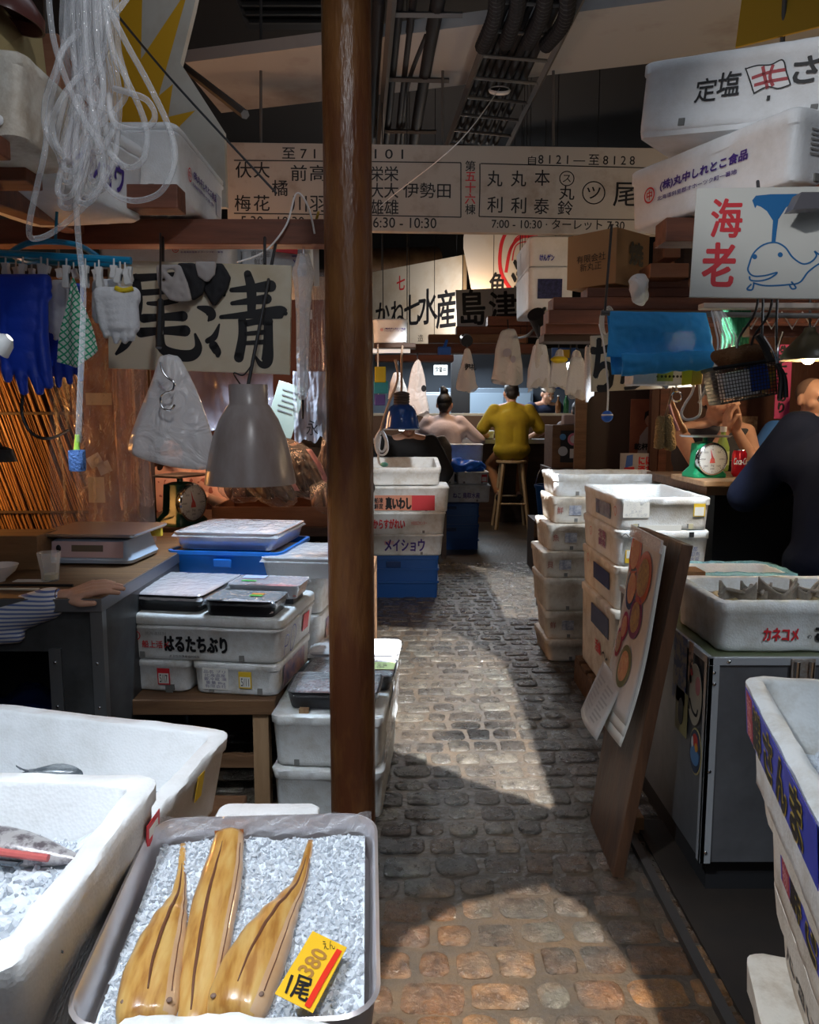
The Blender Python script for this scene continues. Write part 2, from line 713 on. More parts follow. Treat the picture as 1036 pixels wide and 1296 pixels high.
def flat_poly(name, parent, m, M, pts, z=.0006):
    mb = MB()
    mb.face(mb.vs([M @ V((x, y, z)) for x, y in pts]))
    return mb.build(name, m, parent, smooth=False)


# ---------------------------------------------------------------- putting things on a plane by where the photo shows them
def on(Mw, u, v):
    r = ray(u, v)
    o = V((0, 0, H))
    Mi = Mw.inverted()
    a, b = Mi @ o, Mi.to_3x3() @ r
    k = -a.z / b.z
    return a + b * k


def ptext(body, o, Mf, u, v, wpx, hpx, m=INK, **kw):
    Mw = o.matrix_basis @ Mf
    p = on(Mw, u, v)
    w = (on(Mw, u + wpx / 2, v) - on(Mw, u - wpx / 2, v)).length
    h = (on(Mw, u, v - hpx / 2) - on(Mw, u, v + hpx / 2)).length if hpx else None
    return text(body, o, m, Mf @ Matrix.Translation((p.x, p.y, 0)), w, h, **kw)


def pquad(o, Mf, u0, v0, u1, v1):
    Mw = o.matrix_basis @ Mf
    c = on(Mw, (u0 + u1) / 2, (v0 + v1) / 2)
    w = (on(Mw, u1, (v0 + v1) / 2) - on(Mw, u0, (v0 + v1) / 2)).length
    h = (on(Mw, (u0 + u1) / 2, v0) - on(Mw, (u0 + u1) / 2, v1)).length
    return Mf @ Matrix.Translation((c.x, c.y, 0)), w, h


def psign(name, label, cat, quad, thick, m):
    """quad: three corners bl, br, tl as (u, v, d)"""
    bl, br, tl = (at(*q) for q in quad)
    return sign(name, label, cat, bl, br, tl, thick, m)


def plines(name, o, Mf, lines, wpx, m):
    Mw = o.matrix_basis @ Mf
    ls = [[tuple(on(Mw, u, v))[:2] for u, v in ln] for ln in lines]
    w = (on(Mw, lines[0][0][0] + wpx / 2, lines[0][0][1]) - on(Mw, lines[0][0][0] - wpx / 2, lines[0][0][1])).length / 2
    return strokes(name, o, m, Mf, ls, w)


def ppoly(name, o, Mf, pts, m, z=.0006):
    Mw = o.matrix_basis @ Mf
    return flat_poly(name, o, m, Mf, [tuple(on(Mw, u, v))[:2] for u, v in pts], z)


# ---------------------------------------------------------------- setting
def cobble_mat():
    m, nt, N, L, P = nodes('wet cobbles')
    tc = N.new('ShaderNodeTexCoord')
    geo = N.new('ShaderNodeNewGeometry')

    def noise_(scale, detail=6, rough=.65):
        n = N.new('ShaderNodeTexNoise')
        n.inputs['Scale'].default_value = scale
        n.inputs['Detail'].default_value = detail
        n.inputs['Roughness'].default_value = rough
        L.new(tc.outputs['Object'], n.inputs['Vector'])
        return n
    r1 = N.new('ShaderNodeValToRGB')
    e = r1.color_ramp.elements
    e[0].position, e[0].color = .0, (.055, .052, .047, 1)
    e[1].position, e[1].color = 1, (.135, .13, .112, 1)
    k = e.new(.45)
    k.color = (.082, .072, .06, 1)
    L.new(geo.outputs['Random Per Island'], r1.inputs[0])
    n1 = noise_(26)
    r2 = N.new('ShaderNodeValToRGB')
    e = r2.color_ramp.elements
    e[0].position, e[0].color = .32, (.28, .265, .25, 1)
    e[1].position, e[1].color = .72, (1.25, 1.2, 1.12, 1)
    L.new(n1.outputs['Fac'], r2.inputs[0])
    mu = N.new('ShaderNodeMix')
    mu.data_type = 'RGBA'
    mu.blend_type = 'MULTIPLY'
    mu.inputs[0].default_value = 1
    L.new(r1.outputs[0], mu.inputs[6])
    L.new(r2.outputs[0], mu.inputs[7])
    # rusty water stains
    n2 = noise_(2.1, 4, .55)
    r3 = N.new('ShaderNodeValToRGB')
    r3.color_ramp.elements[0].position = .40
    r3.color_ramp.elements[1].position = .56
    L.new(n2.outputs['Fac'], r3.inputs[0])
    sy = N.new('ShaderNodeSeparateXYZ')
    L.new(tc.outputs['Object'], sy.inputs[0])
    my = N.new('ShaderNodeMapRange')
    my.inputs['From Min'].default_value = 1.7
    my.inputs['From Max'].default_value = 2.4
    my.inputs['To Min'].default_value = 1.0
    my.inputs['To Max'].default_value = .12
    L.new(sy.outputs['Y'], my.inputs['Value'])
    mk = N.new('ShaderNodeMath')
    mk.operation = 'MULTIPLY'
    L.new(r3.outputs[0], mk.inputs[0])
    L.new(my.outputs[0], mk.inputs[1])
    mx = N.new('ShaderNodeMix')
    mx.data_type = 'RGBA'
    L.new(mk.outputs[0], mx.inputs[0])
    L.new(mu.outputs[2], mx.inputs[6])
    st = N.new('ShaderNodeMix')
    st.data_type = 'RGBA'
    st.blend_type = 'MULTIPLY'
    st.inputs[0].default_value = 1
    L.new(mu.outputs[2], st.inputs[6])
    st.inputs[7].default_value = (1.9, .95, .36, 1)
    L.new(st.outputs[2], mx.inputs[7])
    # a soft round shadow painted into the floor colour, middle of the aisle
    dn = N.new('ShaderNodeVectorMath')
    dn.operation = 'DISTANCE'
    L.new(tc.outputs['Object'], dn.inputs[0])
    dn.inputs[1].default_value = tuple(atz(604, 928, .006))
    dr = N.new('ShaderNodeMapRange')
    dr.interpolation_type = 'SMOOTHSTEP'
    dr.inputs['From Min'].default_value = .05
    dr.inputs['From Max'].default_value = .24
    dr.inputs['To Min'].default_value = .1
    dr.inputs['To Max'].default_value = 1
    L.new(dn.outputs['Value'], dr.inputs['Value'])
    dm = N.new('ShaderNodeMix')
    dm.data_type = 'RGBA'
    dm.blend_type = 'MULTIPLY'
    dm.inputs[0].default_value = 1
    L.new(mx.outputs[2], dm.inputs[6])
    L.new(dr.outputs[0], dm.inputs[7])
    L.new(dm.outputs[2], P.inputs['Base Color'])
    P.inputs['Coat Weight'].default_value = .8
    P.inputs['Coat Roughness'].default_value = .12
    n3 = noise_(34, 5)
    mr = N.new('ShaderNodeMapRange')
    mr.inputs['From Min'].default_value = .35
    mr.inputs['From Max'].default_value = .65
    mr.inputs['To Min'].default_value = .16
    mr.inputs['To Max'].default_value = .5
    L.new(n3.outputs['Fac'], mr.inputs['Value'])
    L.new(mr.outputs[0], P.inputs['Roughness'])
    n4 = noise_(70, 6, .7)
    b = N.new('ShaderNodeBump')
    b.inputs['Strength'].default_value = .8
    b.inputs['Distance'].default_value = .01
    L.new(n4.outputs['Fac'], b.inputs['Height'])
    L.new(b.outputs[0], P.inputs['Normal'])
    L.new(b.outputs[0], P.inputs['Coat Normal'])
    P.inputs['Specular IOR Level'].default_value = .5
    return m


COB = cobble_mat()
GROUT = mat('wet grout', (.05, .042, .035), .42, col2=(.085, .058, .036), nscale=5, bump=.7, bscale=40)
mb = MB()
mb.mi = 1
mb.sheet(lambda a, b: V((-4 + 9 * a, -2 + 15 * b, 0)), 30, 50)
mb.mi = 0
y = .75
while y < 6.6:
    dep = RNG.uniform(.088, .108)
    x = -1.15 + RNG.uniform(-.1, 0)
    while x < 1.15:
        w = RNG.uniform(.085, .15)
        g = RNG.uniform(.005, .012)
        hx, hy = w / 2 - g, dep / 2 - g
        cx, cy = x + w / 2, y + dep / 2 + .03 * x + RNG.uniform(-.006, .006)
        t = RNG.uniform(.002, .0075)
        r = RNG.uniform(.014, .028)
        rings = [rrect(hx, hy, r, -.004, 3, 1, cx, cy), rrect(hx * .985, hy * .98, r, t * .55, 3, 1, cx, cy), rrect(hx * .9, hy * .88, r, t, 3, 1, cx, cy),
                 rrect(hx * .55, hy * .5, r, t + .0016, 3, 1, cx, cy)]
        a = RNG.uniform(-.05, .05)
        Mr = Matrix.Translation((cx, cy, 0)) @ Matrix.Rotation(a, 4, 'Z') @ Matrix.Translation((-cx, -cy, 0))
        for q in rings:
            for i in range(len(q)):
                n_ = noise.noise_vector(q[i] * 30) * .006
                q[i] = Mr @ (q[i] + V((n_.x, n_.y, n_.z * .25)))
        mb.loft(rings, True, (False, True))
        x += w
    y += dep
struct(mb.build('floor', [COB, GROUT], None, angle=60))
CEIL = mat('dark ceiling', (.018, .018, .02), .8)
WALLM = mat('dark wall', (.03, .026, .024), .8)
struct(MB().box((-3.6, -2, 4.0), (4.6, 12.4, 4.1)).build('ceiling', CEIL, smooth=False))
struct(MB().box((-3.7, -2, 0), (-3.6, 12.4, 4.0)).build('wall_left', WALLM, smooth=False))
struct(MB().box((4.6, -2, 0), (4.7, 12.4, 4.0)).build('wall_right', WALLM, smooth=False))
struct(MB().box((-3.6, 12.4, 0), (4.6, 12.5, 4.0)).build('wall_back', WALLM, smooth=False))

# stained plaster soffit crossing the hall
SOFF = mat('stained plaster', (.36, .355, .35), .75, col2=(.17, .12, .09), nscale=1.3, contrast=(.5, .78), bump=.15, bscale=12)
q = [atz(228, 80, 3.05), atz(1050, -26, 3.05), atz(1050, 54, 3.05), atz(280, 143, 3.05)]
mb = MB()
mb.loft([[p for p in q], [p + V((0, 0, .06)) for p in q]])
o = mb.build('ceiling_beam', SOFF, smooth=False)
struct(o)
# vent grille in the dark ceiling
c0, c1 = atz(318, 48, 3.5), atz(425, -12, 3.5)
mb = MB()
mb.box((c0.x, c1.y - .5, 3.5), (c1.x, c0.y - .1, 3.56))
t = thing('vent_grille', 'dark slatted vent in the ceiling above the stained soffit', 'vent', ((c0.x + c1.x) / 2, c0.y - .3, 3.5))
P0 = V(t.location)
mb.build('vent_frame', CHAR, t, smooth=False, origin=P0).location = (0, 0, 0)
mb = MB()
for i in range(9):
    yy = c1.y - .48 + i * (c0.y - c1.y + .35) / 9
    mb.box((c0.x + .03, yy, 3.48), (c1.x - .03, yy + .02, 3.5))
mb.build('slats', mat('vent slat', (.09, .085, .08), .6), t, smooth=False, origin=P0).location = (0, 0, 0)

# round rusty post
RUST = mat('rusty post', (.085, .028, .012), .32, col2=(.22, .10, .03), nscale=9, stretch=(1, 1, .25), contrast=(.42, .75), bump=.35, bscale=90, spec=.35)
px = at(444, 700, 1.9)
o = MB().lathe([(.056, 0), (.056, 4.0)], 40).build('pillar', RUST, angle=180)
o.location = (px.x, 1.9, 0)
struct(o)

# kerb strip and dark platform on the right side of the aisle
a, b = atz(842, 1133, .01), atz(926, 1296, .01)
KERB = mat('kerb metal', (.09, .08, .075), .45, .6)
o = MB().box((-.012, 0, 0), (.012, 1.45, .022)).build('trim_1', KERB, smooth=False)
o.location = (.655, .8, 0)
struct(o)
o = MB().box((.69, .5, 0), (2.5, 2.3, .012)).build('trim_2', mat('dark wet boards', (.018, .014, .012), .5, col2=(.03, .022, .017), nscale=8), smooth=False)
struct(o)

# ---------------------------------------------------------------- ceiling services
GALV = mat('galvanised rail', (.13, .125, .12), .6, .3)
CABLE = mat('dusty black cable', (.014, .014, .016), .7, spec=.25)


def ceil_path(pts, z):
    return [atz(u, v, z) for u, v in pts]


t = thing('cable_tray', 'ladder cable tray full of black cables rising beside the round white disc', 'cable tray', atz(620, 110, 3.0))
P0 = V(t.location)


def kid(mb, name, m, par=t, P=None, **k):
    o = mb.build(name, m, par, origin=(P0 if P is None else P), **k)
    o.location = (0, 0, 0)
    return o


lr, rr_ = ceil_path([(648, -40), (566, 182)], 2.98), ceil_path([(752, -35), (640, 190)], 2.98)
for e in (lr, rr_):
    kid(MB().tube(e, .018, 4), 'rail', GALV)
for i in range(9):
    f = i / 8
    kid(MB().tube([lr[0].lerp(lr[1], f), rr_[0].lerp(rr_[1], f)], .009, 6), 'rung', GALV)
for i in range(7):
    f = .12 + i * .11
    pts = [lr[0].lerp(rr_[0], f + .03 * sin(i * 2.)), (lr[0].lerp(lr[1], .5)).lerp(rr_[0].lerp(rr_[1], .5), f), lr[1].lerp(rr_[1], f + .02 * cos(i))]
    pts = [p + V((0, 0, .035)) for p in pts]
    kid(MB().tube(curve(pts, 8), .016 if i % 2 else .022, 8), 'cable', CABLE, angle=180)
t = thing('conduit_rack', 'narrow rack of black conduits beside the rusty post', 'conduit rack', atz(510, 100, 3.0))
P0 = V(t.location)
for pts, r, m in (([(497, -10), (480, 188)], .02, GALV),):
    kid(MB().tube(ceil_path(pts, 3.0), r, 4), 'rail', m, t)
for pts in ([(495, 18), (585, 19)], [(487, 100), (568, 102)], [(480, 166), (552, 167)]):
    kid(MB().tube(ceil_path(pts, 3.03), .014, 4), 'cross_bar', GALV, t)
for pts, r in (([(558, -20), (538, 90), (523, 186)], .034), ([(480, -10), (474, 90), (470, 186)], .03), ([(506, -10), (497, 90), (488, 186)], .022),
               ([(524, -10), (512, 90), (502, 186)], .018), ([(540, 40), (515, 110), (508, 186)], .016)):
    kid(MB().tube(curve(ceil_path(pts, 3.06), 8), r, 10), 'conduit', CABLE, t, angle=180)
t = thing('flexible_hose', 'thick ribbed black hoses bending over the cable tray', 'hose', atz(660, 0, 2.9))
P0 = V(t.location)
for k, pts in enumerate(([(622, -60), (628, 10), (610, 60)], [(650, -60), (655, 5), (640, 55)], [(716, -60), (716, 20), (690, 58)], [(690, -60), (688, 10), (668, 55)])):
    c = curve(ceil_path(pts, 2.93), 26)
    kid(MB().tube(c, [.032 + .004 * (i % 2) for i in range(len(c))], 12), 'hose_length', CABLE, t, angle=20)
t = thing('ceiling_disc', 'small round white rimmed disc on the cable tray with a string', 'disc', atz(632, 112, 2.93))
P0 = V(t.location)
Mx = Matrix.Translation(P0) @ Matrix.Rotation(rad(35), 4, 'X')
kid(MB().lathe([(.052, 0), (.058, -.008), (.052, -.02), (.047, -.012)], 28, Mx), 'rim', WHITE, t)
kid(MB().lathe([(.046, -.004), (.046, -.008)], 24, Mx, (True, True)), 'face', CHAR, t)
kid(MB().lathe([(.02, -.004), (.016, -.03)], 16, Mx, (True, True)), 'hub', BLACK, t)
st = curve([P0, at(580, 180, 3.9), at(500, 245, 4.3), at(480, 262, 4.33)], 6)
kid(MB().tube(st, .0025, 5), 'string', WHITE, t)
o = MB().tube(curve([at(145, 15, 2.2), at(225, 110, 2.5), at(350, 245, 2.5)], 6), .0035, 6).build('wire', CHAR)
tag(o, 'thin dark wire running down past the starburst panel', 'wire')
# metal strut under the soffit
o = MB().tube([atz(229, 82, 3.03), at(310, 145, 3.6)], .02, 6).build('metal_strut', GALV)
tag(o, 'grey metal strut hanging from the corner of the soffit', 'strut')

# ---------------------------------------------------------------- large signs over the aisle
SIGNM = mat('weathered sign board', (.50, .46, .41), .7, col2=(.24, .15, .09), nscale=3.2, stretch=(1, 1, 1), contrast=(.52, .82))
o, M0, w, h = psign('hall_sign', 'long weathered board of stall names and opening hours across the aisle', 'sign',
                    ((288, 290, 4.4), (885, 298, 4.4), (288, 180, 4.4)), .05, SIGNM)
KS = dict(name='lettering')
for s, u, v, w_, h_ in (('至 7 1 1', 385, 194, 56, 14), ('1 0 1', 492, 195, 36, 12), ('8 1 2 1 — 至 8 1 2 8', 742, 202, 122, 13), ('自', 673, 203, 10, 11),
                        ('伏', 308, 215, 20, 20), ('大', 331, 215, 20, 20), ('前', 378, 219, 20, 20), ('高', 402, 219, 20, 20), ('橘', 354, 238, 20, 20),
                        ('梅', 307, 257, 20, 20), ('花', 331, 257, 20, 20), ('川', 378, 258, 20, 20), ('羽', 402, 258, 20, 20),
                        ('栄', 495, 220, 18, 19), ('大', 495, 241, 18, 19), ('雄', 495, 262, 18, 19), ('栄', 477, 220, 16, 19), ('大', 477, 241, 16, 19), ('雄', 477, 262, 16, 19),
                        ('伊勢田', 540, 241, 60, 19), ('5:30 - 10:30', 345, 280, 80, 12), ('6:30 - 10:30', 512, 282, 80, 13),
                        ('第', 595, 210, 13, 13), ('棟', 595, 265, 13, 13),
                        ('丸', 626, 226, 19, 20), ('丸', 656, 226, 19, 20), ('本', 686, 225, 19, 20), ('丸', 717, 244, 19, 18), ('鈴', 715, 263, 19, 18),
                        ('利', 626, 259, 19, 20), ('利', 656, 260, 19, 20), ('泰', 685, 261, 19, 20), ('ス', 717, 226, 10, 9), ('ツ', 751, 244, 17, 15), ('尾', 791, 246, 30, 30),
                        ('7:00 - 10:30 · ターレット 7:30', 706, 284, 168, 13)):
    ptext(s, o, M0, u, v, w_, h_, bold=.008, **KS)
ptext('五\n十\n六', o, M0, 595, 238, 13, 40, m=RED, bold=.015, **KS)


def circ(u, v, r, n=20):
    return [(u + r * cos(2 * pi * i / n), v + r * sin(2 * pi * i / n)) for i in range(n + 1)]


plines('emblem_ring', o, M0, [circ(717, 226, 9)], 1.2, INK)
plines('emblem_ring', o, M0, [circ(751, 244, 14)], 1.4, INK)
mb = None
plines('rule_lines', o, M0, [[(296, 203), (410, 204), (583, 206)], [(583, 206), (583, 240), (583, 275)], [(296, 270), (440, 272), (583, 275)],
                             [(608, 207), (720, 210), (880, 214)], [(607, 207), (607, 240), (606, 274)], [(606, 274), (720, 277), (880, 279)]], 1.3, INK)
for u in (330, 560, 700, 830):
    mb = MB().cone(at(u, 184, 4.42), at(u, -60, 4.42), .008, .008, 6)
    P1 = o.matrix_basis.inverted()
    for v_ in mb.bm.verts:
        v_.co = P1 @ v_.co
    mb.build('hanger_rod', GALV, o)

# yellow starburst panel upper left
STARP = mat('aged white panel', (.6, .56, .48), .7, col2=(.4, .32, .22), nscale=2, contrast=(.5, .8))
bl = at(140, 262, 3.3)
Mst = frame(at(140, 262, 3.3), V((1, 0, 0)), V((0, -sin(.05), cos(.05))))
o = MB()
pts = [on(Mst, u, v) for u, v in ((120, 262), (286, 262), (284, 180), (283, 166), (228, 80), (245, 10), (262, -70), (120, -70))]
o.loft([[Mst @ V((p.x, p.y, z)) for p in pts] for z in (-.04, 0)])
P1 = Mst.translation
o = o.build('starburst_panel', STARP, smooth=False, origin=P1)
tag(o, 'white panel with a bold yellow starburst high on the left wall', 'sign')
Ml = Mst.copy()
Ml.translation = (0, 0, 0)
YST = mat('starburst yellow', (.72, .38, .01), .5)
z1 = 2.467
star = [(u / z1, v / z1) for u, v in ((330, 160), (355, -40), (445, -40), (440, 185), (590, -40), (495, 300), (540, 262), (525, 365), (610, 345), (560, 395), (572, 425), (430, 420), (330, 395))]
flat_poly('starburst', o, YST, Ml, [tuple(on(Mst, u, v))[:2] for u, v in star])
o, M0, w, h = psign('yellow_banner', 'dark yellow banner in the upper right corner of the hall', 'banner', ((930, 60, 3.6), (1090, 20, 3.3), (960, -40, 3.6)), .01,
                    mat('dull yellow', (.5, .3, .02), .6))

# far stall signs
FARB = mat('cream sign', (.62, .56, .46), .7, col2=(.42, .3, .17), nscale=1.6, contrast=(.45, .8))
o, M0, w, h = psign('stall_sign', 'wide cream stall sign with five black brush characters, lit at its right end', 'sign', ((468, 448, 9.4), (585, 438, 8.4), (468, 345, 9.4)), .06, FARB)
for s, u, v, w_, h_ in (('か', 484, 398, 17, 30), ('ね', 503, 396, 17, 30), ('七', 521, 392, 19, 38), ('水', 541, 388, 24, 44), ('産', 564, 391, 24, 48)):
    ptext(s, o, M0, u, v, w_, h_, bold=.018, jitter=.006)
ptext('造', o, M0, 532, 428, 7, 9)
ptext('七', o, M0, 507, 358, 10, 18, m=RED, bold=.02)
o, M0, w, h = psign('stall_sign', 'white sign with two black brush characters below the red crest board', 'sign', ((578, 415, 7.4), (668, 411, 7.4), (578, 367, 7.4)), .04,
                    mat('white sign', (.62, .62, .6), .6))
ptext('島', o, M0, 598, 389, 30, 44, bold=.022, jitter=.004)
ptext('津', o, M0, 636, 388, 34, 38, bold=.022, jitter=.004)
# tall tilted board with the red crest
Mc = frame(at(605, 402, 8.0), at(700, 402, 7.7) - at(605, 402, 8.0), V((0, 0, 1)))
pts = [on(Mc, u, v) for u, v in ((603, 402), (700, 402), (700, 270), (590, 280), (585, 308))]
mb = MB()
mb.loft([[V((p.x, p.y, z)) for p in pts] for z in (-.05, 0)])
o = mb.build('crest_board', mat('crest board white', (.62, .57, .5), .6, col2=(.5, .34, .18), nscale=1, contrast=(.5, .85)), smooth=False)
o.matrix_basis = Mc
tag(o, 'tall tilted board with a sweeping red crest and black brush writing', 'sign')
I4 = Matrix.Identity(4)
for wpx, ln in ((4.5, [(652, 375), (634, 345), (634, 310), (645, 285)]), (4, [(640, 345), (646, 315), (660, 300), (680, 300)]), (1.5, [(648, 330), (652, 312), (664, 306), (680, 309)]),
                (1.5, [(645, 320), (652, 302), (664, 296), (682, 295)]), (5, [(652, 372), (664, 390), (678, 398), (694, 398)])):
    plines('crest_stroke', o, I4, [ln], wpx, RED)
ptext('魚', o, I4, 629, 362, 20, 34, bold=.02)
ptext('津', o, I4, 659, 357, 24, 58, bold=.02)
# big insulated duct
o = MB().tube([at(440, 335, 10.1), at(552, 330, 10.6)], .18, 24).build('duct', mat('brown lagged duct', (.3, .15, .07), .5, col2=(.16, .07, .03), nscale=4))
tag(o, 'fat brown lagged duct above the far stall sign', 'duct')


# unseen spot lamps; their shutters are added and cut to shape each light patch
def shutter_spot(name, label, loc, pxs, energy, color, blend=.1, size=.0012):
    loc = V(loc)
    pts = [atz(u, v, 0) for u, v in pxs]
    cen = sum(pts, V()) / len(pts)
    ax = (cen - loc).normalized()
    reach = max((p - loc).angle(ax) for p in pts)
    lamp(name, 'SPOT', loc, energy, color, cen, math.degrees(reach) * 2 + 8, blend, size)
    t = thing('unseen_spotlight', label, 'lamp', loc - ax * .02)
    t.rotation_euler = ax.to_track_quat('Z', 'Y').to_euler()
    MB().lathe([(.0, -.16), (.06, -.155), (.068, -.13), (.068, .05), (.064, .05), (.06, -.12), (0, -.13)], 24).build('can', BLACK, t)
    Mi = t.rotation_euler.to_matrix().inverted()
    o0 = V(t.location)
    hole = []
    for p in pts:
        r = (p - loc)
        k = .26 / r.dot(ax)
        hole.append(Mi @ (loc + r * k - o0))
    hc_ = sum(hole, V()) / len(hole)
    n = len(hole)
    for i in range(n):
        a, b = hole[i], hole[(i + 1) % n]
        ao, bo = hc_ + (a - hc_).normalized() * .30, hc_ + (b - hc_).normalized() * .30
        MB().loft([[a, b, bo, ao], [q_ + V((0, 0, -.003)) for q_ in (a, b, bo, ao)]]).build('shutter', BLACK, t, smooth=False)  # added blade, cut to the outline of the light patch
    MB().cone((0, 0, -.15), Mi @ V((0, 0, 3.98 - loc.z)) + V((0, 0, -.15)), .012, .012).build('mount_rod', BLACK, t)
    for s_ in (-.066, .066):
        MB().box((s_ - .004, -.01, .04), (s_ + .004, .01, .26)).build('arm', BLACK, t, smooth=False)


shutter_spot('aisle_light', 'unseen black spotlight with added light-shaping shutters above the camera side of the aisle', (.42, 1.25, 3.1), [(400, 925), (400, 789), (570, 797), (636, 836), (668, 920), (700, 1024), (600, 990), (515, 955)], 2500, (.93, .97, 1))
shutter_spot('far_aisle_light', 'unseen black spotlight with added light-shaping shutters over the middle of the aisle', (.18, 2.0, 2.9), [(640, 782), (614, 728), (584, 714), (700, 733), (720, 782)], 2800, (.93, .97, 1))
shutter_spot('near_aisle_light', 'unseen black spotlight with added light-shaping shutters right over the camera', (.35, .75, 2.9), [(512, 1186), (590, 1142), (690, 1120), (748, 1158), (810, 1240), (850, 1330), (440, 1330)], 950, (1, .92, .8))


def ceiling_rods(o, pts, r=.004):
    """thin rods from a hanging board up to the ceiling"""
    Pi = o.matrix_basis.inverted()
    for p in pts:
        MB().cone(Pi @ V(p), Pi @ V((p[0], p[1], 3.99)), r, r, 6).build('hanger_rod', DARK, o)


for o in list(COL.objects):
    if o.name.startswith('stall_sign'):
        Mo = o.matrix_basis
        xs = [v.co.x for v in o.data.vertices]
        ys = [v.co.y for v in o.data.vertices]
        zs_ = min(v.co.z for v in o.data.vertices)
        ceiling_rods(o, [Mo @ V((max(xs) * f, max(ys) - .03, zs_)) for f in (.1, .9)])
    if o.name == 'crest_board':
        ceiling_rods(o, [o.matrix_basis @ V((.3, .7, -.04)), o.matrix_basis @ V((.6, .7, -.04))])


# ---------------------------------------------------------------- front left stall: boxes of fish on ice
ICE = mat('crushed ice', (.78, .83, .88), .22, col2=(.62, .68, .76), nscale=40, spec=.8, bump=.4, bscale=80)
ICES = film('ice shards', (.85, .9, .96), .42, .08, .3, 60, .9)


def ice_bed(label, hx, hy, M, loc, n, seed, bump=.012, shard=.006, shape=None, name='crushed_ice', cat='ice'):
    """a heap of crushed ice: a lumpy bed with loose shards"""
    rg = random.Random(seed)
    mb = MB()

    def hgt(x, y):
        return .010 + bump * (noise.noise(V((x * 14, y * 14, seed))) + .6 * noise.noise(V((x * 40, y * 40, seed)))) + (shape(x, y) if shape else 0)
    nx = 60
    g = mb.sheet(lambda a, b: V((-hx + 2 * hx * a, -hy + 2 * hy * b, max(.001, hgt(-hx + 2 * hx * a, -hy + 2 * hy * b)))), nx, nx)
    mb.mi = 1
    for i in range(n):
        x, y = rg.uniform(-hx, hx) * .98, rg.uniform(-hy, hy) * .98
        s_ = shard * rg.uniform(.4, 1.25)
        c = V((x, y, max(.003, hgt(x, y)) + s_ * .3))
        R_ = Euler((rg.uniform(0, 6), rg.uniform(0, 6), rg.uniform(0, 6))).to_matrix()
        v = mb.vs([c + R_ @ V(p) * s_ for p in ((-1, -.5, -.4), (1, -.6, -.3), (.8, .7, -.4), (-.7, .6, -.3), (-.6, -.3, .5), (.7, -.2, .4), (.1, .6, .6))])
        for f in ((3, 2, 1, 0), (4, 5, 6), (0, 1, 5, 4), (1, 2, 6, 5), (2, 3, 6), (3, 0, 4, 6)):
            mb.face([v[k] for k in f])
    o = mb.build(name, [ICE, ICES], None, angle=30)
    o.matrix_basis = Matrix.Translation(loc) @ M
    return tag(o, label, cat, kind='stuff')


# low wooden stand under the front boxes
t = thing('stall_stand', 'low wooden stand under the front fish boxes', 'stand', (-.45, 1.05, 0))
MB().box((-.9, -.5, .42), (.11, .52, .46)).build('top', WOODB, t, smooth=False, bevel=.003)
MB().box((.111, -.5, .42), (.31, .20, .46)).build('top', WOODB, t, smooth=False, bevel=.003)
for x, y in ((-.85, -.45), (.26, -.45), (.26, .15), (.06, .47), (-.85, .47)):
    MB().box((x - .03, y - .03, 0), (x + .03, y + .03, .42)).build('leg', WOODB, t, smooth=False)

# rear open box with fish tails in ice
A0, A1 = at(0, 893, 1.59), at(285, 925, 1.525)
d_ = (A1 - A0)
rzA, ryA = math.atan2(d_.y, d_.x), -math.atan2(d_.z, V((d_.x, d_.y)).length)
wA, dA, hA = .72, .40, .17
RA = Euler((0, ryA, rzA)).to_matrix().to_4x4()
cA = A1 - RA.to_3x3() @ V((wA / 2 - .012, dA / 2 - .012, hA))
boxA, fmA = foam_box('long open white fish box with tails and ice, behind the front left box', wA, dA, hA, cA, rot=(0, ryA, rzA), m=FOAM3, wall=.03, rim=.03, taper=.06, seed=1,
                     name='fish_box', notches=False, rough=.0022)
Mr = fmA('right', .62, .72)
patch('price_tag', boxA, YEL, Mr, .03, .05)
ice_bed('crushed ice in the rear long fish box', .30, .15, RA, cA + RA.to_3x3() @ V((0, 0, .034)), 500, 3, .014, .007)
FISHG = mat('silver grey fish', (.35, .38, .4), .25, .3, col2=(.12, .14, .16), nscale=16, contrast=(.4, .6), stretch=(1, 3, 3))
FISHD = mat('dark fish back', (.06, .07, .085), .25, .1, col2=(.16, .18, .2), nscale=30)


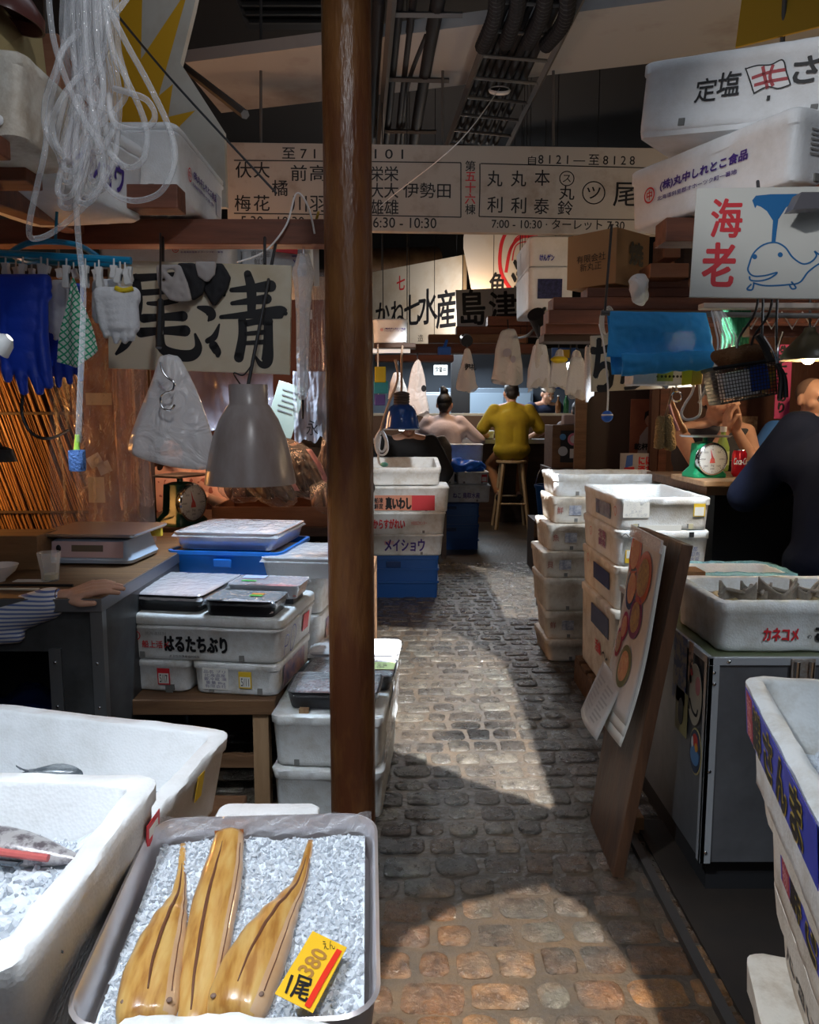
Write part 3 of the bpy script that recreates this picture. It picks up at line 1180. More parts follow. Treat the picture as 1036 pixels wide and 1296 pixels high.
def fish(label, p0, p1, r, belly=.62, m=FISHG, tailm=FISHD, group=None, side=0, up=V((0, 0, 1))):
    """whole fish from snout p0 to tail root p1: body, tail, fins, eye"""
    p0, p1 = V(p0), V(p1)
    L_ = (p1 - p0).length
    M = frame(p0, p1 - p0, up.cross(p1 - p0))
    t = thing('fish', label, 'fish', p0, group=group)
    t.matrix_basis = M
    prof = ((0, .04), (.04, .34), (.1, .62), (.2, .9), (.35, 1), (.5, .93), (.65, .74), (.8, .46), (.9, .28), (1, .2))
    rings = []
    for f, k in prof:
        rings.append([V((f * L_, r * k * cos(2 * pi * i / 20), r * belly * k * sin(2 * pi * i / 20))) for i in range(20)])
    MB().loft(rings).build('body', m, t, angle=180)
    tb = MB()
    for s_ in (1, -1):
        tb.loft([[V((L_ * .97, 0, -.002)), V((L_ * 1.02, .1 * r, -.002)), V((L_ * 1.2, s_ * r * 1.1, -.002)), V((L_ * 1.13, s_ * r * .5, -.002))],
                 [V((L_ * .97, 0, .002)), V((L_ * 1.02, .1 * r, .002)), V((L_ * 1.2, s_ * r * 1.1, .001)), V((L_ * 1.13, s_ * r * .5, .001))]])
    tb.build('tail', tailm, t, smooth=False)
    fb = MB()
    fb.prism([(L_ * .3, r * .9), (L_ * .62, r * .7), (L_ * .6, r * 1.12), (L_ * .36, r * 1.32)], -.0015, .0015, Matrix.Rotation(-pi / 2, 4, 'X') @ Matrix.Scale(-1, 4, (0, 0, 1)))
    fb.build('fin', tailm, t, smooth=False)
    MB().ell((L_ * .09, r * .12, r * belly * .52), (r * .13, r * .13, r * .06)).build('eye', BLACK, t, angle=180)
    return t


U = RA.to_3x3() @ V((0, 0, 1))
fz = .056
q = lambda u, v, z: atz(u, v, z)
zA = cA.z + .05
fish('dark backed fish with its tail up by the left edge of the rear box', q(120, 975, zA), q(36, 976, zA + .02), .026)
fish('grey fish half sunk in the ice at the left of the rear box', q(150, 948, zA + .01), q(60, 958, zA + .005), .022)
fish('grey fish by the right end of the rear box', q(228, 1003, zA), q(196, 1022, zA), .016)

# front left box
B1 = at(188, 981, 1.07)
wB, dB, hB = .5, .40, .30
cB = V((B1.x - wB / 2 + .012, B1.y - dB / 2 + .012, B1.z - hB))
rzB = -.03
boxB, fmB = foam_box('deep open white foam box of iced fish at the front left corner', wB, dB, hB, cB, rzB, m=FOAM3, wall=.03, rim=.03, taper=.05, seed=2, name='fish_box',
                     notches=False, rough=.0024)
Mr = fmB('right', .93, .72)
patch('price_label', boxB, RED, Mr, .05, .075)
patch('label_panel', boxB, PAPER, Mr, .034, .03, 0, -.012, .0012)
patch('label_panel', boxB, PAPER, Mr, .034, .014, 0, .022, .0012)
zB = cB.z + hB - .085
ice_bed('crushed ice in the deep front left box', .205, .155, Matrix.Rotation(rzB, 4, 'Z'), V((cB.x, cB.y, zB)), 900, 5, .012, .006,
        shape=lambda x, y: .03 * max(0, -y / .16) + .018 * max(0, -x / .2))
SNAP = mat('speckled red grey fish', (.42, .40, .40), .3, .15, col2=(.12, .10, .11), nscale=60, contrast=(.45, .6))
t = fish('thick speckled grey fish lying across the front left box', atz(-60, 1060, zB + .03), atz(112, 1090, zB + .02), .03, .75, SNAP)
PINKF = mat('pink fish flesh', (.62, .16, .13), .35, col2=(.5, .1, .1), nscale=20)
MB().tube([(.02, -.026, .012), (.1, -.029, .012), (.16, -.022, .01)], .005, 8).build('gill_edge', PINKF, t)
fish('silvery fish nearly buried in the ice of the front left box', atz(-70, 1220, zB + .05), atz(52, 1195, zB + .035), .02, .6, FISHG)

# small white box behind the steel tray
p = at(335, 1012, 1.22)
foam_box('small smooth white lidded box right behind the steel fish tray', .17, .11, .598 - .46, V((p.x, 1.215, .46)), 0, m=FOAM3, seed=4, open_=False, rim=.02, notches=False, rough=.0006, taper=.05)

# steel tray with three golden fish
fl, fr_, nl, nr = at(200, 1036, 1.074), at(472, 1027, 1.074), at(72, 1300, .716), at(484, 1290, .716)
tw = ((fr_ - fl).length + (nr - nl).length) / 2
tdv = ((fl + fr_) / 2 - (nl + nr) / 2)
td = tdv.length
tc = (fl + fr_ + nl + nr) / 4
trz = math.atan2(-tdv.x, tdv.y)
trx = math.asin((fl.z - nl.z) / td)
RT = Euler((trx, 0, trz)).to_matrix().to_4x4()
th = .06
tc0 = tc - RT.to_3x3() @ V((0, 0, th))
PANW = mat('polished steel pan', (.78, .75, .76), .3, .75, col2=(.66, .6, .62), nscale=6, bump=.06, bscale=20)
foam_box('white foam box holding the steel fish tray', tw - .03, td - .05, tc0.z - .46 - .014, V((tc.x, tc.y + .01, .46)), trz, m=FOAM, seed=6, open_=False, notches=False)
mb = MB()
hx, hy = tw / 2, td / 2
rings = [rrect(hx * .93, hy * .94, .035, 0, 6, 4), rrect(hx * .955, hy * .96, .04, .006, 6, 4), rrect(hx * .985, hy * .985, .042, th - .004, 6, 4), rrect(hx, hy, .045, th - .004, 6, 4),
         rrect(hx + .002, hy + .002, .045, th - .001, 6, 4), rrect(hx - .002, hy - .002, .043, th + .001, 6, 4),
         rrect(hx * .975, hy * .978, .04, th - .003, 6, 4), rrect(hx * .94, hy * .95, .036, .008, 6, 4), rrect(hx * .9, hy * .92, .03, .0025, 6, 4)]
mb.loft(rings)
tray = mb.build('steel_tray', PANW, angle=35)
tray.matrix_basis = Matrix.Translation(tc0) @ RT
tag(tray, 'square steel tray holding three golden fish on crushed ice', 'tray')
# cling film pulled over the far rim
CLING = film('cling film', (.9, .9, .95), .06, .05, .9, 30, .7)
mb = MB()
mb.sheet(lambda a, b: V((hx * .96 * (2 * a - 1), hy * (.98 - .12 * b), th + .002 - .018 * b + .003 * sin(a * 40 + b * 9))), 40, 6)
mb.build('cling_film', CLING, tray, angle=180)
ice_bed('crushed ice bed under the three golden fish', hx * .9, hy * .9, RT, tc0 + RT.to_3x3() @ V((0, 0, .006)), 5200, 8, .006, .0045,
        shape=lambda x, y: .010 + .012 * (y / .2) - .012 * max(0, -x / .14 - .55))
GOLD = None


def gold_mat():
    m, nt, N, L, P = nodes('golden fish skin')
    tc_ = N.new('ShaderNodeTexCoord')
    mp = N.new('ShaderNodeMapping')
    mp.inputs['Scale'].default_value = (7, 1.3, 3)
    L.new(tc_.outputs['Object'], mp.inputs[0])
    n = N.new('ShaderNodeTexNoise')
    n.inputs['Scale'].default_value = 12
    n.inputs['Detail'].default_value = 7
    L.new(mp.outputs[0], n.inputs['Vector'])
    r = N.new('ShaderNodeValToRGB')
    e = r.color_ramp.elements
    e[0].position, e[0].color = .34, (.33, .14, .028, 1)
    e[1].position, e[1].color = .66, (.57, .36, .12, 1)
    k = e.new(.5)
    k.color = (.50, .27, .07, 1)
    L.new(n.outputs['Fac'], r.inputs[0])
    L.new(r.outputs[0], P.inputs['Base Color'])
    P.inputs['Roughness'].default_value = .28
    P.inputs['Coat Weight'].default_value = .4
    P.inputs['Coat Roughness'].default_value = .12
    b = N.new('ShaderNodeBump')
    b.inputs['Strength'].default_value = .25
    b.inputs['Distance'].default_value = .004
    L.new(n.outputs['Fac'], b.inputs['Height'])
    L.new(b.outputs[0], P.inputs['Normal'])
    return m


GOLD = gold_mat()
GOLDP = mat('pale fish belly', (.56, .38, .24), .3, col2=(.5, .3, .16), nscale=16, coat=.4)
SLIT = mat('dark back ridge', (.13, .05, .025), .4)
Mtray = tray.matrix_basis


def gold_fish(label, uv, widths, twist, slit, eyef=None):
    """fish laid on its belly, from head (near) to tail (far), along pixel points on the ice"""
    P_ = [Mtray.inverted() @ on3(u, v) for u, v in uv]
    P_ = [V((p_.x, p_.y, 0)) for p_ in P_]
    isurf = lambda c: .006 + .010 + .012 * (c.y / .2) - .012 * max(0, -c.x / .14 - .55) - .028
    C_ = curve(P_, 8)
    n = len(C_)
    t = thing('golden_fish', label, 'fish', Mtray @ V((C_[0].x, C_[0].y, .028)), group='golden fish on the steel tray')
    t.rotation_euler = RT.to_euler()
    o0 = V((C_[0].x, C_[0].y, .028))

    def wid(f):
        k = f * (len(widths) - 1)
        i = min(int(k), len(widths) - 2)
        a = k - i
        a = a * a * (3 - 2 * a)
        return widths[i] * (1 - a) + widths[i + 1] * a
    rings, ridge, side = [], [], []
    for i, c in enumerate(C_):
        f = i / (n - 1)
        t_ = (C_[min(i + 1, n - 1)] - C_[max(i - 1, 0)]).normalized()
        s_ = V((t_.y, -t_.x, 0))
        w_ = wid(f)
        if i == 0:
            w_ *= .55
        hh = w_ * .62
        z0 = isurf(c) - .12 * hh + .013 * i / n
        ring = []
        for k in range(22):
            a = 2 * pi * k / 22
            lx, lz = cos(a) * w_, sin(a) * hh
            if lz > 0:
                lz *= 1 - .1 * abs(cos(a))
            dent = -.12 * hh * math.exp(-((lx - slit * w_) / (.12 * w_ + 1e-4)) ** 2) if lz > 0 else 0
            ring.append(c + s_ * (lx + twist * lz) + V((0, 0, hh + z0 + lz + dent)) - V((o0.x, o0.y, 0)))
        rings.append(ring)
        if .1 < f < .9:
            lx = slit * w_
            lz = hh * (1 - slit * slit) ** .5
            ridge.append(c + s_ * (lx + twist * lz) + V((0, 0, hh + z0 + lz * .93)) - V((o0.x, o0.y, 0)))
            lx = .8 * w_
            lz = hh * .55
            side.append(c + s_ * (lx + twist * lz) + V((0, 0, hh + z0 + lz)) - V((o0.x, o0.y, 0)))
    mb = MB()
    mb.loft(rings)
    for fc in mb.bm.faces:
        cc = fc.calc_center_median()
        j = min(range(n), key=lambda k: (C_[k] - V((o0.x, o0.y, 0)) - V((cc.x, cc.y, 0))).length_squared)
        rel = (cc - (C_[j] - V((o0.x, o0.y, 0))))
        t_ = (C_[min(j + 1, n - 1)] - C_[max(j - 1, 0)]).normalized()
        if rel.dot(V((t_.y, -t_.x, 0))) > .62 * wid(j / (n - 1)):
            fc.material_index = 1
    mb.build('body', [GOLD, GOLDP], t, angle=180)
    m_ = len(ridge)
    MB().tube(ridge, [.0018 * max(0, 1 - abs(2 * i / m_ - .9) ** 2) + .0005 for i in range(m_)], 8).build('dorsal_ridge', SLIT, t, angle=180)
    MB().tube(side, [.0007] * len(side), 6).build('side_fin', SLIT, t, angle=180)
    # tail fin
    o1 = V((o0.x, o0.y, 0))
    zt_ = V((0, 0, isurf(C_[-1])))
    e, pr = C_[-1] - o1 + zt_, C_[-3] - o1 + zt_
    tt = (e - pr).normalized()
    ss = V((tt.y, -tt.x, 0))
    w_ = widths[-1]
    tb = MB()
    tb.loft([[e - ss * w_, e + ss * w_, e + tt * .010 + ss * w_ * 1.0, e + tt * .012 - ss * w_ * .6], [e - ss * w_ + V((0, 0, w_ * 1.6)), e + ss * w_ + V((0, 0, w_ * 1.6)),
             e + tt * .010 + ss * w_ * .9 + V((0, 0, w_ * 1.2)), e + tt * .012 - ss * w_ * .5 + V((0, 0, w_ * 1.2))]])
    tb.build('tail_fin', mat('orange fin', (.42, .15, .05), .4), t, angle=60)
    # head: eyes and gill line
    c, w0 = C_[3] - o1, wid(3 / (n - 1))
    hz = isurf(C_[3]) + w0 * .62
    for s_ in (-.74, .74):
        MB().ell(c + V((s_ * w0, 0, hz + .56 * .62 * w0)), (.0034, .0034, .0018)).build('eye', mat('fish eye', (.20, .13, .10), .1), t, angle=180)
    return t


def on3(u, v):
    Mw = Matrix.Translation(tc0 + RT.to_3x3() @ V((0, 0, .05))) @ RT
    return Mw @ on(Mw, u, v)


gold_fish('golden fish at the left of the tray, slimmest with the thin bent tail', [(182, 1272), (192, 1215), (213, 1150), (226, 1112), (231, 1058)],
          [.028, .033, .033, .029, .022, .015, .009, .005, .004], -.12, .1)
gold_fish('golden fish in the middle of the tray with the blunt square top end', [(243, 1282), (252, 1225), (268, 1150), (282, 1095), (290, 1056)],
          [.013, .020, .025, .028, .029, .027, .023, .020], .0, -.25)
gold_fish('golden fish at the right of the tray beside the yellow price tag', [(292, 1268), (318, 1210), (350, 1150), (378, 1105), (393, 1056)],
          [.028, .035, .036, .032, .025, .017, .010, .006, .004], -.1, .0)
# price tag
PT = mat('price tag yellow', (.85, .50, .02), .5)
a, b, c = (Mtray @ V((q_.x, q_.y, z)) for q_, z in ((Mtray.inverted() @ on3(348, 1272), .064), (Mtray.inverted() @ on3(396, 1284), .052), (Mtray.inverted() @ on3(378, 1180), .06)))
o, M0, w, h = sign('price_tag', 'yellow handwritten price tag with a red line leaning on the right golden fish', 'price tag', a, b, c, .0012, PT)
TAGI = mat('faded brown ink', (.42, .2, .04), .6)
text('1尾', o, INK, Matrix.Translation((w * .42, h * .2, 0)) @ Matrix.Rotation(.15, 4, 'Z'), w * .55, h * .3, bold=.02, jitter=.03)
text('380', o, TAGI, Matrix.Translation((w * .42, h * .58, 0)) @ Matrix.Rotation(pi / 2 - .1, 4, 'Z'), h * .4, w * .4, bold=.03, jitter=.02)
text('えん', o, INK, Matrix.Translation((w * .55, h * .9, 0)) @ Matrix.Rotation(.6, 4, 'Z'), w * .32, h * .12, jitter=.03)
strokes('red_line', o, mat('tag red', (.75, .03, .01), .5), Matrix.Translation((0, 0, .0005)), [[(w * .82, h * .02), (w * .83, h * .5), (w * .86, h * .9)]], .0032)

# rim of the box nearest the camera
p = at(292, 1281, .70)
foam_box('white foam box whose broken rim cuts the bottom edge of the view', .215, .16, p.z - .46, V((p.x - .005, .70 - .08, .46)), 0, m=FOAM, seed=9, wall=.018, notches=False, rough=.004)

# ---------------------------------------------------------------- front right stack of saury boxes
cor = at(938, 862, 1.16)
nea = atz(1030, 1000, cor.z)
ang = math.atan2(cor.x - nea.x, cor.y - nea.y) + .05
BLB = mat('blue print', (.03, .045, .42), .4, col2=(.05, .07, .5), nscale=30)
REDP = mat('dull red print', (.42, .05, .07), .5)
GOLDI = mat('gold outline ink', (.55, .4, .08), .5)


def saury_label(box, fm, x0, L_, hgt, z):
    M = fm('left', x0, z)
    patch('printed_band', box, BLB, M, L_, hgt, L_ / 2, 0, .0004)
    patch('red_square', box, REDP, M, hgt * .62, hgt * .94, hgt * .45, 0, .0008)
    text('新\n物', box, mat('pink ink', (.75, .35, .35), .5), M @ Matrix.Translation((hgt * .45, 0, .0012)), hgt * .42, hgt * .84)
    for k, ch in enumerate('鮮さんま'):
        Mk = M @ Matrix.Translation((hgt * (1.3 + 1.12 * k), 0, .0012))
        text(ch, box, GOLDI, Mk, hgt * .78, hgt * .82, bold=.09, jitter=.01)
        text(ch, box, INK, Mk @ Matrix.Translation((0, 0, .0006)), hgt * .78, hgt * .82, bold=.045, jitter=.01)


SW, SD = .50, .58
zz = [(.862, .155, 0.0, 'open foam box of ice with a blue printed band, topmost of the front right stack'),
      (.705, .16, .035, 'foam box with a second blue printed band, second from top of the front right stack'),
      (.543, .13, .06, 'foam box with plain black characters, third from top of the front right stack'),
      (.411, .165, .025, 'worn foam box with projecting rim, fourth from top of the front right stack'),
      (.244, .125, .03, 'foam box second from the floor of the front right stack'),
      (.117, .117, .03, 'foam box on the floor at the bottom of the front right stack')]
for k, (zt, hh, dx, lab) in enumerate(zz):
    ex = (cos(ang), -sin(ang))
    cx_ = cor.x + (SW / 2) * cos(ang) - (SD / 2) * sin(ang)
    cy_ = cor.y - (SW / 2) * sin(ang) - (SD / 2) * cos(ang)
    cx_ += dx
    b, fm = foam_box(lab, SW, SD, hh, V((cx_, cy_, zt - hh)), -ang, m=FOAM2 if k else FOAM, group='boxes of the front right stack', rim=.075 if k == 0 else .05, taper=.05,
                     seed=20 + k, wall=.018, open_=(k == 0), rough=.0022, lipout=.008)
    if k == 0:
        saury_label(b, fm, .075, .40, .068, .76)
        topS = (b, fm)
    if k == 1:
        saury_label(b, fm, .20, .38, .072, .6)
    if k == 2:
        M = fm('left', .17, .55)
        for j, ch in enumerate('定塩さ'):
            text(ch, b, INK, M @ Matrix.Translation((.06 * j, .0, 0)), .05, .062, bold=.02)
    if k == 3:
        saury_label(b, fm, .16, .34, .066, .4)
    if k == 0:
        ice_bed('crushed ice inside the top box of the front right stack', SW / 2 - .05, SD / 2 - .05, Matrix.Rotation(-ang, 4, 'Z'), V((cx_, cy_, zt - hh + .045)), 400, 12, .008, .006)


# ---------------------------------------------------------------- near right stack of foam boxes
XR = at(778, 760, 3.0).x
DIRTL = mat('printed panel', (.25, .27, .34), .5, col2=(.55, .55, .58), nscale=45, contrast=(.4, .6))
pal = thing('wooden_pallet', 'dark wooden pallet under the near right stack of foam boxes', 'pallet', (XR + .19, 3.3, 0))
for x in (-.19, 0, .15):
    MB().box((x - .02, -.31, .0), (x + .04, .31, .11)).build('runner', WOODB, pal, smooth=False, bevel=.003)
for i in range(5):
    MB().box((-.21, -.31 + i * .13, .111), (.21, -.22 + i * .13, .13)).build('board', WOODB, pal, smooth=False, bevel=.003)
hts = (.36, .174, .141, .128)
labs = ('tall foam box with a dark label at the bottom of the near right stack',
        'foam box with a dark blue label, second from the bottom of the near right stack',
        'foam box with red and blue print, second from top of the near right stack',
        'open foam box with a silvery label and yellow tag, topmost of the near right stack')
z = .131
for k in range(4):
    w_, d_ = .365, .60
    b, fm = foam_box(labs[k], w_, d_, hts[k], V((XR + w_ / 2 - .006 + (.0, .004, .002, .0)[k], 3.3 + (-.01, .006, .0, -.004)[k], z)), 0, m=FOAM2 if k < 2 else FOAM,
                     group='boxes of the near right stack', seed=30 + k, open_=(k == 3), rim=.03, taper=.03, rough=.002, lid=.0)
    z += hts[k] + .001
    Ml = fm('left', .62, .55)
    if k == 0:
        patch('dark_label', b, NAVY, sub(Ml, 0, .07), .30, .085)
        M = sub(Ml, -.02, -.05)
        text('活魚', b, RED, M, .1, .05, bold=.04)
        strokes('print_mark', b, INK, sub(M, .11, -.01), [[(-.04, 0), (-.01, .015), (.02, -.005), (.05, .01)]], .004)
    if k == 1:
        patch('dark_label', b, NAVY, sub(Ml, 0, .0), .27, .07)
        strokes('red_mark', b, RED, sub(Ml, -.24, .03), [[(-.02, 0), (0, .02), (.02, .005), (.005, -.015), (-.015, -.003)]], .0018)
    if k == 2:
        text('北海\n鮮魚', b, mat('violet ink', (.3, .1, .25), .5), sub(Ml, .0, 0), .12, .07, bold=.03)
        strokes('red_mark', b, RED, sub(Ml, -.2, .0), [[(-.02, .01), (0, .02), (.02, .01), (0, -.015), (-.02, .01)]], .0016)
        Mf = fm('front', .22, .4)
        patch('yellow_tag', b, YEL, fm('front', .16, .28), .045, .05)
        patch('tag_window', b, PAPER, fm('front', .16, .34), .036, .03, thick=.0014)
        text('東京都\n第二卸売\n北一水産', b, mat('grey blue ink', (.15, .17, .3), .5), fm('front', .8, .35), .075, .06)
        strokes('ink_scrawl', b, INK, fm('front', .1, .85), [[(-.02, 0), (-.005, .01), (.01, -.004), (.02, .006)]], .0015)
    if k == 3:
        patch('silver_label', b, mat('silvery label', (.35, .37, .42), .25, .3, col2=(.1, .1, .2), nscale=30), sub(Ml, .0, -.01), .24, .06)
        strokes('red_mark', b, RED, sub(Ml, .2, .0), [[(-.02, .01), (0, .02), (.02, .01), (0, -.015), (-.02, .01)]], .0016)
        patch('print_panel', b, PAPER, fm('front', .2, .62), .1, .06, thick=.0002)
        text('東京第一水産\n野田二郎\n五木郎\n水口　青山屋', b, mat('grey blue ink', (.15, .17, .3), .5), fm('front', .2, .62), .085, .052)
        patch('yellow_tag', b, YEL, fm('front', .88, .62), .045, .05)
        patch('tag_window', b, PAPER, fm('front', .88, .58), .036, .034, thick=.0014)
    if k in (2, 3):
        for fx in (.2, .8):
            nb = MB().box((-.009, -.02, -.001), (.009, .0, .0015), fm('front', fx, .2 if k == 3 else .97))
            nb.build('slot', mat('pale slot', (.6, .55, .36), .6) if k == 3 else DARK, b, smooth=False)
patch('blank_label', b, PAPER, fm('front', .5, .02), .14, .035)

# far right stack, seven boxes
XF = at(692, 700, 3.9).x
levels = [852, 810, 774, 732, 698, 663, 629, 600]
zs = [at(700, v, 3.9).z for v in levels]
zs[0] = .001
names7 = ('bottom foam box', 'second foam box from the floor', 'third foam box from the floor', 'middle foam box', 'third foam box from the top', 'second foam box from the top',
          'open topmost foam box')
dxs = (.02, .02, .0, -.01, .012, .035, .04)
for k in range(7):
    hh = zs[k + 1] - zs[k] - .001
    b, fm = foam_box(names7[k] + ' of the tall stack behind the near right stack', .56, .36, hh, V((XF + .28 + dxs[k] - .02, 3.9 + .18, zs[k])), rad(RNG.uniform(-2, 2)),
                     m=FOAM2 if k < 6 else FOAM, group='boxes of the far right stack', seed=40 + k, open_=(k == 6), rough=.003, taper=.05)
    if k in (1, 3, 4, 5):
        text(('魚', '鮮', '活', '貝')[k % 4], b, mat('faded red ink', (.4, .12, .1), .5), fm('front', .06, .5), .03, .035)
        patch('corner_label', b, DIRTL, fm('front', .2, .5), .06, .05)

# steel keg, blue bucket behind
t = thing('beer_keg', 'dark steel keg with a red band on the floor behind the far right stack', 'keg', V((at(691, 700, 5.1).x + .06, 5.1, 0)))
MB().lathe([(.1, .0), (.12, .01), (.12, .05), (.125, .07), (.125, .13), (.12, .15), (.125, .17), (.125, .28), (.12, .3), (.12, .35), (.1, .36)], 28, None, (True, True)).build('barrel', DARK, t)
MB().lathe([(.127, .17), (.127, .25)], 28).build('band', REDP, t)
MB().lathe([(.122, .35), (.126, .39), (.118, .39), (.116, .35)], 28).build('rim', mat('keg rim', (.2, .2, .2), .3, .8), t)
t = thing('bucket', 'blue plastic bucket with wire handle on a crate beside the wooden stool', 'bucket', V((at(697, 650, 6.3).x, 6.3, .42)))
MB().lathe([(.1, 0), (.13, .26), (.138, .26), (.138, .275), (.126, .275), (.097, .01)], 28, None, (True, True)).build('pail', BLUEC, t)
MB().tube(curve([(-.135, 0, .25), (-.1, -.05, .4), (0, -.06, .44), (.1, -.05, .4), (.135, 0, .25)], 6), .004, 6).build('handle', CHROME, t)
t = thing('wooden_crate', 'dark wooden crate on the floor under the blue bucket', 'crate', V((at(697, 650, 6.3).x + .05, 6.35, 0)))
MB().box((-.2, -.17, 0), (.2, .2, .42)).build('body', WOODD, t, smooth=False, bevel=.004)
for i in range(3):
    MB().box((-.205, -.18, .03 + i * .13), (.205, -.171, .13 + i * .13)).build('side_board', WOODB, t, smooth=False)

# leaning board with the menu sheets
EB0, EB1 = atz(775, 1110, .005), atz(746, 1037, .005)
ET0, ET1 = at(863, 688, EB0.y + .0), at(806, 666, EB1.y)
t = thing('leaning_board', 'tall dark wooden board leaning on the metal cabinet with food posters', 'board', EB0)
nrm = (EB1 - EB0).cross(ET0 - EB0).normalized()
if nrm.x > 0:
    nrm = -nrm
mb = MB()
q = [EB0, EB1, ET1, ET0]
mb.loft([[p - EB0 for p in q], [p - EB0 - nrm * .03 for p in q]])
mb.build('plank', wood_mat('weathered plank', (.12, .055, .028), (.035, .018, .012), 5, 'Z', .45), t, smooth=False, bevel=.002)
Mb = frame(V((0, 0, 0)), -(EB1 - EB0), ET0 - EB0)         # x towards the camera, y up the board
Mb = frame(EB1 - EB0, EB0 - EB1, ET1 - EB1)
bw, bh = (EB1 - EB0).length, (ET1 - EB1).length
post = thing('menu_poster', 'sheaf of curling posters with food bowls clipped to the leaning board', 'poster', EB1 + (ET1 - EB1) * .98)
o0 = V(post.location)
MP = Matrix.Translation(EB0 - o0) @ Mb
GLOSSP = mat('glossy poster paper', (.56, .54, .52), .12, bump=.35, bscale=14)
ph = .56
def page(k, x0, x1, y0, y1, curl):
    return lambda a, b: MP @ V((x0 + (x1 - x0) * a, y1 + (y0 - y1) * b, .004 + .004 * k + curl * max(0, b - .45) ** 2 + .012 * sin(a * 3.1) * b))
for k in range(3):
    MB().sheet(page(k, .02, bw - .005, bh - ph + .03 * k, bh - .01, .10 - .02 * k), 14, 20).build('sheet', GLOSSP if k == 2 else PAPER, post, angle=180, solid=.001)
top = page(2.4, .02, bw - .005, bh - ph + .06, bh - .01, .06)
MB().sheet(lambda a, b: page(3, -.03, bw * .66, bh - ph - .03, bh - ph * .76, .0)(a, b) + (MP.to_3x3() @ V((0, 0, .012 + .045 * b))), 8, 8).build('lower_sheet', GLOSSP, post, angle=180, solid=.001)
for i in range(9):
    for s_ in (0, 1):
        a0, a1 = .14 + .42 * s_, .46 + .40 * s_ - .05 * (i % 3)
        b0 = .2 + .075 * i
        f_ = lambda a_, b_: page(3, -.03, bw * .66, bh - ph - .03, bh - ph * .76, .0)(a_, b_) + (MP.to_3x3() @ V((0, 0, .0135 + .045 * b_)))
        mb = MB()
        mb.face(mb.vs([f_(a0, b0), f_(a1, b0), f_(a1, b0 + .035), f_(a0, b0 + .035)]))
        mb.build('text_line', mat('grey ink', (.3, .29, .28), .6), post, smooth=False)
BOWLS = (((.10, .88), .055, (.45, .10, .05)), ((.62, .78), .062, (.42, .12, .07)), ((.22, .68), .052, (.05, .05, .06)), ((.60, .55), .05, (.18, .05, .12)), ((.22, .45), .036, (.36, .05, .05)),
         ((.10, .34), .036, (.34, .04, .05)), ((.58, .26), .05, (.16, .17, .09)))
FOODC = (mat('salmon food', (.42, .13, .06), .3, col2=(.55, .34, .16), nscale=90), mat('egg food', (.45, .30, .08), .3, col2=(.16, .07, .05), nscale=90))
for i, ((fx, fy), r, c) in enumerate(BOWLS):
    def lay(rr_, lift):
        mb = MB()
        pts = []
        for j in range(24):
            a_ = min(1, max(0, (fx * .8 + .12) + rr_ * cos(2 * pi * j / 24) / bw))
            b_ = min(1, max(0, 1 - fy + rr_ * sin(2 * pi * j / 24) / (ph - .06)))
            pts.append(page(2.6 + lift, .02, bw - .005, bh - ph + .06, bh - .01, .06)(a_, b_))
        mb.face(mb.vs(pts))
        return mb
    r *= 1.22
    lay(r, .1).build('bowl_print', mat('bowl print %d' % i, c, .15), post, smooth=False)
    lay(r * .72, .25).build('food_print', FOODC[i % 2], post, smooth=False)
MB().box((.0, bh - .03, .014), (bw, bh + .004, .02), MP).build('clip_strip', film('clear strip', (.9, .9, .92), .35, .06, .6, 60, .8), post, smooth=False)

# aluminium cabinet
CX0 = atz(897, 834, .645).x
CYF = atz(897, 834, .645).y
t = thing('metal_cabinet', 'grey aluminium cabinet with riveted edges and stickers on its side', 'cabinet', (CX0, CYF, 0))
MB().box((.006, .006, .10), (.56, .85, .635)).build('body', ALU, t, smooth=False, bevel=.002)
MB().box((.03, .03, 0), (.55, .85, .10)).build('plinth', DARK, t, smooth=False)
for a, b in (((0, 0, .10), (.028, .012, .628)), ((0, 0, .628), (.565, .012, .648)), ((0, 0, .628), (.012, .85, .648)), ((0, .0, .10), (.012, .028, .628))):
    MB().box(a, b).build('edge_trim', ALUT, t, smooth=False, bevel=.001)
MB().box((.012, .012, .636), (.56, .85, .643)).build('cabinet_top', mat('greenish wet sheet', (.26, .28, .18), .3, .5, col2=(.16, .2, .08), nscale=6), t, smooth=False)
for x, z_ in ((.05, .638), (.014, .61), (.014, .35), (.014, .13), (.3, .638), (.016, .58)):
    MB().ell((x, -.001, z_), (.005, .003, .005)).build('rivet', CHROME, t, angle=180)
hx_ = on(Matrix.Translation((CX0, CYF, 0)) @ frame(V(), V((1, 0, 0)), V((0, 0, 1))), 1015, 848)
hinge = MB().box((hx_.x - .03, -.006, hx_.y - .03), (hx_.x + .03, 0, hx_.y + .03)).build('hinge', mat('rusted steel', (.25, .15, .09), .5, .6, col2=(.5, .48, .45), nscale=30), t, smooth=False, bevel=.002)
for dx in (-.018, .018):
    MB().tube([(hx_.x + dx, -.01, hx_.y - .025), (hx_.x + dx, -.012, hx_.y + .025)], .006, 8).build('hinge_pin', CHROME, hinge)
Ms = frame(V((0, 0, 0)), V((0, -1, 0)), V((0, 0, 1)))        # left side, x towards the camera
Msl = frame(V((-.0005, 0, 0)), V((0, -1, 0)), V((0, 0, 1)))


def sticker(u, v, w_, h_, m, ellipse=True, name='sticker'):
    p_ = on(Matrix.Translation((CX0, CYF, 0)) @ Msl, u, v)
    return patch(name, t, m, Msl, w_, h_, p_.x, p_.y, ellipse=ellipse), Msl @ Matrix.Translation((p_.x, p_.y, .0015))


